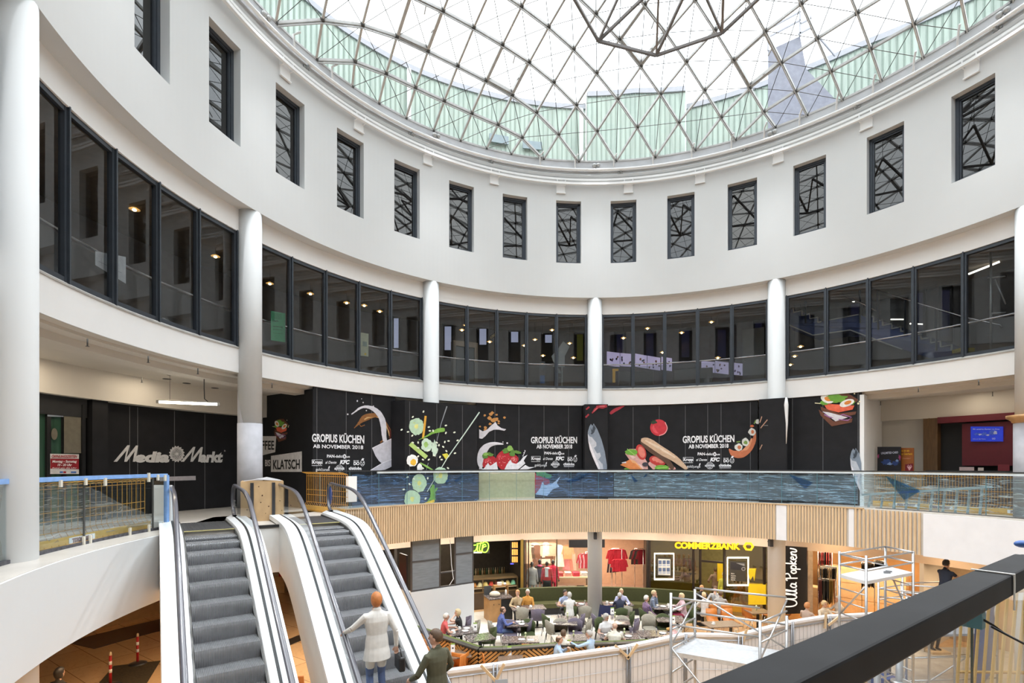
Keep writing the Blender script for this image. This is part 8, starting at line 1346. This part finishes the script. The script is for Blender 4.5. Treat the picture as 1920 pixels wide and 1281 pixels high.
standing(1358, 1074, 5, 'person in a yellow-green jacket at the bank door', top=cloth('lime_jacket', (.40, .38, .04)), legs=BEIGE, hair=HBL, lean=.02, jacket=True)
standing(1386, 1070, -95, 'person in a grey top and ochre trousers walking past the bank', top=cloth('stone_top', (.26, .21, .15)), legs=cloth('ochre', (.42, .22, .07)), hair=HB, lean=.05, stride=.75)
w28, _ = standing(1772, 1052, 75, 'dark-haired worker in a navy T-shirt and shorts on the scaffold deck', 1.71, 1.74, top=cloth('navy_tee', (.015, .022, .04)), legs=cloth('grey_shorts', (.14, .12, .12)), hair=HD, sleeve='short', lean=.05, hands=hnd((-.12, .45, 1.25), (.15, .5, 1.15)), shoes=pm('shoe_grey', (.35, .32, .3), .6))
standing(187, 853, 90, 'dark-haired person in a light grey top walking on the gallery behind the barrier', Z1, 1.62, top=cloth('pale_grey_top', (.36, .37, .42)), legs=DARKT, hair=HB, lean=.05, stride=.6)
standing(110, 1256, 10, 'dark-haired person in black seen from above below the white gallery edge', 0, 1.72, top=cloth('black_top', (.02, .017, .015)), legs=DARKT, hair=HD, style='long', lean=0)
# riders on the second escalator, standing on real steps
def rider(u_want, lat, label, az=az2, K=.97, **kw):
    k = round((u_want - .25) / .4); u = .05 + .4 * k + .22; q = (.05 + .4 * k + .10) - K; z = Z1 - MS * (math.sqrt(q * q + .36) + q) / 2; a = math.radians(az); o = esc2.location; x = .4425 + lat; p = Vector((o.x + x * math.cos(a) + u * math.sin(a), o.y + x * math.sin(a) - u * math.cos(a), z)); return person(label, p, -az + kw.pop('rot', 0), 'stand', **kw)
wm, wr_ = rider(4.73, -.24, 'red-haired woman in a white jacket and jeans holding the escalator handrail', h=1.64, top=cloth('white_jacket', (.66, .65, .62), .06), legs=cloth('blue_jeans', (.10, .15, .30)), hair=HO, style='bob', jacket=True, lean=.03, voxel=.0075, hands=[Vector((-.40, .32, 1.06)), Vector((.29, .0, .86))], rot=6, turn=0)
bag = empty('handbag', (0, 0, 0)); bag.parent = wm; tag(bag, 'black leather handbag hanging from the hand of the woman in white', None); m = MB(); m.box((.34, -.02, .60), (.10, .30, .22)); m.build('bag_body', BLACK, bag, bevel=.03); m = MB(); m.tube([(.34, -.11, .70), (.335, -.07, .80), (.32, .01, .84), (.335, .06, .80), (.34, .09, .70)], .008, 6); m.build('bag_handle', BLACK, bag)
rider(5.47, .36, 'dark-haired man in an olive jacket leaning on the escalator handrail', h=1.70, top=cloth('olive_jacket', (.075, .075, .045)), legs=DARKT, hair=HB, style='short', jacket=True, lean=.02, voxel=.0085, hands=[Vector((-.22, .30, 1.02)), Vector((.26, .20, .98))], rot=-18, turn=-35, skin=SKIN)
# ================================================================ building site in the court: fence, scaffolds, near railing
FENW = pm('fence_sheet', (.74, .74, .76), .6, var=.02); FENR = pm('fence_pipe', (.30, .31, .33), .4, .6); SCAL = pm('scaffold_aluminium', (.52, .53, .54), .32, .75, var=.06); LUMB = pm('raw_lumber', (.62, .46, .28), .7, var=.12, stretch=(1, 1, .3))
FP_ = [onz(x, y, 2.0) for x, y in ((832, 1258), (927, 1246), (1176, 1212), (1283, 1189), (1386, 1190), (1482, 1166), (1552, 1155), (1668, 1149))]
FP_ = [Vector((p.x, p.y, 0)) for p in FP_]
lab = ['white sheeted fence panel next to the escalator', 'long white sheeted fence panel before the chevron wall', 'white sheeted fence panel below the bald man in cream', 'white fence panel behind the low scaffold deck', 'white fence panel with the yellow sticker behind the low scaffold', 'white fence panel below the black script panel', 'white fence panel behind the tall scaffold tower']
for k in range(7):
    A, B = FP_[k], FP_[k + 1]; o = empty('site_fence', (A + B) / 2, 0, lab[k], 'fence', 'site fence panels'); L = o.location.copy(); u = (B - A).normalized(); nn = Vector((u.y, -u.x, 0)); l = (B - A).length; Z = Vector((0, 0, 1)); m = MB(); m.bar(A - L + Z * .98, B - L + Z * .98, .05, 1.94); m.build('sheet', FENW, o); m = MB(); m.bar(A - L + Z * 1.985 + nn * .0, B - L + Z * 1.985, .14, .06); m.build('cap', pm('fence_cap', (.78, .78, .80), .5), o); m = MB()
    n = int(l / .135)
    for i in range(n + 1): p = A + u * l * i / n - L + nn * .045; m.tube([p + Z * .12, p + Z * 1.86], .0035, 4, caps=False)
    for z in (.12, .45, .8, 1.15, 1.5, 1.86): m.tube([A - L + nn * .045 + Z * z, B - L + nn * .045 + Z * z], .0045 if z < 1.8 else .012, 4, caps=False)
    m.build('wire_mesh', FENR, o)
    for p in (A + u * .04, B - u * .04): m = MB(); m.tube([p - L + nn * .06, p - L + nn * .06 + Z * 2.02], .022, 8); m.build('post', FENR, o)
    m = MB(); m.box(tuple(A - L + nn * .06 + Z * .06), (.5, .22, .12), math.atan2(u.y, u.x)); m.build('foot_block', CONC, o)
for k, (x, y, r1, r2, lb) in enumerate(((926, 1262, -.75, .45, 'pair of raw wooden battens wedged at the fence gap near the escalator'), (1176, 1222, -.85, .6, 'pair of raw wooden battens wedged below the bald man in cream'), (1386, 1196, .2, .3, 'raw wooden batten wedged beside the blue clip on the fence'), (1556, 1164, .05, .9, 'raw wooden battens at the fence joint beside the tall scaffold'))):
    q = onz(x, y, 1.88); q = at(x, y, q.y - .12); o = empty('wooden_batten', q, 0, lb, 'batten', 'fence battens')
    for s_, r in ((-1, r1), (1, r2)): m = MB(); m.box((0, 0, 0), (.055, .04, .42), 0, Matrix.Translation((s_ * .12, 0, 0)) @ Matrix.Rotation(r, 4, 'Y')); m.build('batten', LUMB, o)
for k, (x, y) in enumerate(((1387, 1190), (1387, 1212))): q = onz(x, y, 1.8); q = at(x, y, q.y - .15); m = MB(); m.box((0, 0, 0), (.05, .05, .07)); o = m.build('clip', pm('clip_blue', (.03, .06, .30), .4)); o.location = q; tag(o, 'small blue clip on the fence post behind the low scaffold, ' + ('upper one' if k == 0 else 'lower one'), 'clip')
for k, (x, y, c, w) in enumerate(((1403, 1197, (.55, .48, .05), .22), (940, 1280, (.35, .42, .5), .26))): q = onz(x, y, 1.75); q = at(x, y, q.y - .14); m = MB(); m.box((0, 0, 0), (w, .006, .12)); o = m.build('sticker', pm('sticker_%d' % k, c, .5)); o.location = q; o.rotation_euler = (0, 0, .2); tag(o, 'yellow sticker on the white fence behind the low scaffold' if k == 0 else 'small grey-blue plate on the long white fence panel', 'sticker')
q = onz(1138, 1224, 1.84); m = MB(); m.ball((0, 0, 0), .03); m.tube([(0, 0, 0), (0, 0, -.08)], .015, 6); o = m.build('fence_clamp', BLACK); o.location = at(1138, 1226, q.y - .12); tag(o, 'black clamp hanging on the long white fence panel', 'clamp')
def rod(o, L, a, b, r, name, mat): m = MB(); m.tube([a - L, b - L], r, 8); return m.build(name, mat, o)
# low rolling scaffold with a deck
def at2(x, y, D): return at(x, y, D)
s1 = empty('scaffold', (at(1380, 1281, 10.0).x, 10.0, 0), 0, 'low aluminium rolling scaffold with a bare deck and guard rails', 'scaffold', None); L = s1.location.copy()
# plan corners from the four uprights
c1, c2, c3, c4 = at(1258, 1112, 9.6), at(1303, 1105, 10.35), at(1425, 1165, 8.9), at(1475, 1155, 9.6)
dk = lambda p, z: Vector((p.x, p.y, z)); zt = lambda x, y, D: EYE + (YH - y) * D / F
for p, y in ((c1, 1112), (c2, 1105), (c3, 1164), (c4, 1155)): rod(s1, L, dk(p, 0), dk(p, zt(0, y, p.y)), .027, 'standard', SCAL)
z_d = zt(0, 1222, 9.6)
m = MB(); m.add([dk(c1, z_d) - L, dk(c3, z_d) - L, dk(c4, z_d) - L, dk(c2, z_d) - L, dk(c1, z_d - .08) - L, dk(c3, z_d - .08) - L, dk(c4, z_d - .08) - L, dk(c2, z_d - .08) - L], [(0, 1, 2, 3), (7, 6, 5, 4), (0, 4, 5, 1), (1, 5, 6, 2), (2, 6, 7, 3), (3, 7, 4, 0)]); m.build('deck', pm('deck_alu', (.60, .62, .64), .4, .3, var=.1, scale=14), s1)
for a, b_ in ((c1, c3), (c2, c4)):
    for z in (z_d + .5, z_d + 1.0): rod(s1, L, dk(a, z), dk(b_, z), .02, 'guard_rail', SCAL)
for a, b_ in ((c1, c2), (c3, c4)):
    for k in range(7): z = z_d - 1.45 + k * .35 + (.1 if k > 3 else 0); rod(s1, L, dk(a, z), dk(b_, z), .018, 'rung', SCAL)
rod(s1, L, dk(c1, z_d + .08), dk(c3, z_d - 1.6), .018, 'brace', SCAL); rod(s1, L, dk(c2, z_d + .9), dk(c4, z_d + .05), .016, 'brace', SCAL); rod(s1, L, dk(c1, z_d + .1), dk(c2, z_d + .75), .016, 'brace', SCAL); rod(s1, L, dk(c3, z_d + .1), dk(c4, z_d + .95), .016, 'brace', SCAL)
# tall scaffold tower
s2 = empty('scaffold', (at(1640, 1281, 12).x, 12.0, 0), 0, 'tall aluminium scaffold tower with a white deck in front of the dress shop', 'scaffold'); L = s2.location.copy()
d1, d2, d3, d4 = at(1574, 1040, 11.6), at(1660, 1036, 12.6), at(1624, 1050, 10.9), at(1712, 1042, 11.8)
for p, y in ((d1, 1034), (d2, 1027), (d3, 1042), (d4, 1034)): rod(s2, L, dk(p, 0), dk(p, zt(0, y, p.y)), .027, 'standard', SCAL)
zd = zt(0, 1077, 11.6)
m = MB(); m.add([dk(p, z) - L for z in (zd, zd - .07) for p in (d1, d3, d4, d2)], [(0, 1, 2, 3), (7, 6, 5, 4), (0, 4, 5, 1), (1, 5, 6, 2), (2, 6, 7, 3), (3, 7, 4, 0)]); m.build('deck', pm('deck_white', (.66, .68, .70), .4, var=.04), s2)
for a, b_ in ((d1, d3), (d3, d4), (d1, d2), (d2, d4)):
    for z in (zd + .22, zd + .46): rod(s2, L, dk(a, z), dk(b_, z), .019, 'guard_rail', SCAL)
for a, b_ in ((d1, d3), (d2, d4)):
    for k in range(11): rod(s2, L, dk(a, zd - .3 - k * .28), dk(b_, zd - .3 - k * .28), .016, 'rung', SCAL)
rod(s2, L, dk(d1, zd - .9), dk(d3, zd - .1), .018, 'brace', SCAL); rod(s2, L, dk(d2, zd + .1), dk(d4, zd - 1.2), .018, 'brace', SCAL); rod(s2, L, dk(d2, zd), dk(d1, zd + .45), .016, 'brace', SCAL); rod(s2, L, dk(d3, zd - 1.7), dk(d4, zd - 3.0), .016, 'brace', SCAL); rod(s2, L, dk(d1, zd - 1.6), dk(d2, zd - 3.0), .016, 'brace', SCAL)
m = MB(); m.box((0, 0, 0), (.14, .03, .05)); m.box((.08, .05, .01), (.04, .12, .03), .7); o = m.build('hand_tool', pm('tool_steel', (.25, .26, .27), .4, .5)); q = onz(1663, 1074, zd + .02); o.location = (q.x, q.y, zd + .03); tag(o, 'small metal hand tool lying on the white scaffold deck', 'tool')
# scaffold stair and working deck behind the railing
s3 = empty('scaffold', (at(1760, 1165, 14.6).x, 14.6, 0), 0, 'modular scaffold with a working deck under the worker in the navy T-shirt', 'scaffold'); L = s3.location.copy(); cz = 1.70; e1, e2, e3, e4 = at(1690, 1165, 15.2), at(1850, 1160, 15.6), at(1700, 1180, 13.6), at(1870, 1180, 13.8)
m = MB(); m.add([dk(p, z) - L for z in (cz, cz - .06) for p in (e1, e3, e4, e2)], [(0, 1, 2, 3), (7, 6, 5, 4), (0, 4, 5, 1), (1, 5, 6, 2), (2, 6, 7, 3), (3, 7, 4, 0)]); m.build('deck', pm('deck_blue_grey', (.34, .38, .45), .5), s3)
for p in (e1, e2, e3, e4): rod(s3, L, dk(p, 0), dk(p, cz + 1.05), .026, 'standard', SCAL)
for a, b_ in ((e1, e2), (e3, e4), (e1, e3)):
    for z in (.5, 1.1, cz + .5, cz + 1.0): rod(s3, L, dk(a, z), dk(b_, z), .02, 'ledger', SCAL)
rod(s3, L, dk(e3, 0.1), dk(e4, cz - .1), .02, 'brace', SCAL)
s4 = empty('scaffold', (at(1690, 1200, 12.5).x, 12.5, 0), 0, 'aluminium ladder frame of a second tower seen through the railing glass', 'scaffold'); L = s4.location.copy(); f1, f2 = at(1647, 1090, 12.9), at(1692, 1100, 13.3)
for p in (f1, f2): rod(s4, L, dk(p, 0), dk(p, 3.35), .025, 'standard', SCAL)
for k in range(11): rod(s4, L, dk(f1, .3 + .28 * k), dk(f2, .3 + .28 * k), .016, 'rung', SCAL)
f3, f4 = at(1742, 1105, 12.4), at(1790, 1110, 12.9)
for p in (f3, f4): rod(s4, L, dk(p, 0), dk(p, 3.1), .025, 'standard', SCAL)
for a, b_ in ((f1, f3), (f2, f4)):
    for z in (2.9, 3.1): rod(s4, L, dk(a, z), dk(b_, z), .018, 'guard_rail', SCAL)
# steel props with collars
for k, (x, ytop, D, lb) in enumerate(((1645, 1205, 9.4, 'bluish grey steel prop with a round collar behind the railing glass, next to the fence'), (1686, 1180, 9.2, 'grey steel prop with round collars behind the railing glass, next to the ladder frame'))):
    p = at(x, ytop, D); o = empty('steel_prop', (p.x, p.y, 0), 0, lb, 'prop', 'steel props'); m = MB(); m.tube([(0, 0, 0), (0, 0, p.z)], .055, 12); m.build('tube', pm('prop_grey', (.40, .42, .45), .45, .5, var=.12), o)
    for z in (p.z - .12, p.z - .95, p.z - 1.75): m = MB(); m.lathe([(.055, z), (.13, z), (.13, z + .03), (.055, z + .03)], n=16); m.build('collar', SCAL, o)
# odds and ends on the site floor
BC = pm('crate_blue', (.05, .12, .36), .5)
for k, (x, y, w) in enumerate(((1658, 1268, .5), (1675, 1290, .6))): q = onz(x, y, .3); o = empty('plastic_crate', (q.x, q.y, 0), .3, 'blue plastic crate on the site floor, ' + ('further from' if k == 0 else 'closer to') + ' the railing', 'crate'); m = MB(); m.box((0, 0, .15), (w, .4, .30)); m.build('crate_body', BC, o); m = MB(); m.box((0, 0, .29), (w + .04, .44, .03)); m.build('rim', BC, o)
b = MB(); [b.prism([onz(x, y, 0)[:2] for x, y in ((1560, 1400), (2000, 1400), (2000, 1215), (1660, 1215))], 0.0, .02)]; struct(b.build('floor_site', pm('site_dust', (.42, .40, .38), .8, var=.15, scale=3)), 'dusty grey floor of the building site', 'floor')
# near railing: dark handrail, glass, clamp, strap and cable
HR = pm('anthracite_rail', (.014, .015, .017), .6, .0, var=.25, scale=10, spec=.18); nr = empty('handrail', (0.93, 1.063, 5.95), 0, 'broad dark handrail over clear glass running across the corner of the view', 'handrail'); L = nr.location.copy(); A = onz(1310, 1290, 5.975); A0 = onz(1440, 1226, 5.975); B = onz(1897, 1040, 5.975); u = Vector((B.x - A0.x, B.y - A0.y, 0)).normalized(); nn = Vector((u.y, -u.x, 0)); A = A0 - u * .55; w_ = .062
A1 = A + nn * w_ / 2; B1 = B + nn * w_ / 2 + u * .02; Zv = Vector((0, 0, 1))
m = MB(); m.bar(A1 - L - Zv * .021, B1 - L - Zv * .021, w_, .042); o = m.build('rail', HR, nr, bevel=.004)
Bx = B1 + Vector((.9, -.10, 0)); m = MB(); m.bar(B1 - L - Zv * .021 - u * .02, Bx - L - Zv * .021, w_, .042); m.build('rail', HR, nr, bevel=.004)
m = MB(); m.bar(A1 - L - Zv * .55, B1 - L - Zv * .55, .012, 1.02); m.build('glass_panel', glass('near_glass', (.95, .97, .97), .7), nr); m = MB(); m.bar(B1 - L - Zv * .55, Bx - L - Zv * .55, .012, 1.02); m.build('glass_panel', MATS['near_glass'], nr)
tpos = at(1806, 1140, .999); j = A1 + u * ((tpos - A1).dot(u)); m = MB(); m.bar(Vector((j.x, j.y, 4.9)) - L, Vector((j.x, j.y, 5.93)) - L, .006, .003, up=nn); m.build('glass_joint', pm('glass_green_edge', (.01, .07, .065), .15), nr)
m = MB(); m.box((j.x - L.x, j.y - L.y, 5.905 - L.z), (.024, .034, .030), math.atan2(u.y, u.x)); m.build('clamp_pad', pm('clamp_teal', (.10, .25, .30), .5), nr)
m = MB(); sp_ = A1 + u * ((at(1835, 1090, 1.09) - A1).dot(u)); m.bar(sp_ - L - u * .004 + Zv * .002, sp_ - L + u * .004 + Zv * .002, w_ + .006, .002); m.bar(sp_ - L + nn * (w_ / 2 + .002) + Zv * .002, sp_ - L + nn * (w_ / 2 + .002) - Zv * .07, .008, .002, up=nn); m.build('tape_strap', pm('strap_white', (.7, .7, .68), .5), nr)
cb = MB(); cb.tube([Vector((j.x, j.y, 5.915)) - nn * .0, Vector((j.x, j.y, 5.90)) + nn * .03, Vector((j.x, j.y, 5.885)) + nn * .04 + u * .02, at(1860, 1176, .93), at(1925, 1210, .90), at(2000, 1240, .88)], .0022, 6); cb = cb.build('cable', BLACK); tag(cb, 'thin black cable tied to the teal clamp and running out of view', 'cable')
cb2 = None
# orange barriers below the near railing
oo, A, B, nb = barrier('safety_barrier', (1.2, 2.2, Z1), (2.9, 2.9, Z1), 1.05, 'orange wire barrier close behind the near railing glass', 16, orange='orange_wire3') if False else (None,) * 4
bp_ = [onz(1815, 1290, 4.4), onz(1935, 1290, 4.4)]
oo = empty('safety_barrier', (1.9, 2.15, 4.2), 0, 'ochre wire barrier hanging behind the near railing glass', 'barrier'); L = oo.location.copy(); OC = pm('ochre_wire', (.48, .30, .09), .5, var=.15); m = MB()
for k in range(9): x = 1806 + k * 17; a = at(x, 1108 - k * 2, 2.2 - .05 * k); c = at(x - 12 - k, 1300, 2.0 - .05 * k); m.tube([a - L, c - L], .0055, 5)
for y0, y1 in ((1112, 1094), (1122, 1105), (1260, 1262)): m.tube([at(1800, y0, 2.2) - L, at(1945, y1, 1.8) - L], .006, 5)
m.build('wire_mesh', OC, oo)
bn = empty('blue_banner', (at(1860, 1200, 3.0).x, 3.0, 4.2), 0, 'translucent blue plastic banner with white outlines behind the railing glass', 'banner'); L = bn.location.copy(); m = MB(); q = [at(x, y, D) for x, y, D in ((1846, 1112, 3.0), (1872, 1105, 3.05), (1868, 1180, 3.05), (1862, 1260, 3.0), (1838, 1290, 2.95), (1826, 1290, 2.9), (1832, 1180, 2.95))]; m.add([p - L for p in q] + [p - L + Vector((0, .015, 0)) for p in q], [tuple(range(7)), tuple(range(13, 6, -1))]); m.build('banner_sheet', pm('banner_blue', (.22, .28, .50), .4, var=.15), bn); m = MB()
for cx_, cy_, rx, ry in ((1868, 1148, 3, 11), (1850, 1160, 4, 14)): m.tube([at(cx_ + rx * math.cos(t), cy_ + ry * math.sin(t), 2.9) - L for t in [2 * PI * i / 16 for i in range(17)]], .004, 4)
m.build('outline', WHITE2, bn)
b = MB(); q = onz(1885, 1290, 3.6); fp = [at(1900, 1120, 3.6), at(1940, 1100, 3.6), at(1940, 1300, 3.4), at(1880, 1300, 3.4), at(1893, 1230, 3.5)]
q = at(1911, 1030, 1.4); m = MB(); m.ball((0, 0, 0), (.022, .014, .010), 10, 7); o = m.build('blue_padding', pm('glove_blue', (.04, .13, .42), .5)); o.location = (q.x + .01, q.y, 5.984); tag(o, 'bit of bright blue padding on the end of the dark handrail', 'padding')
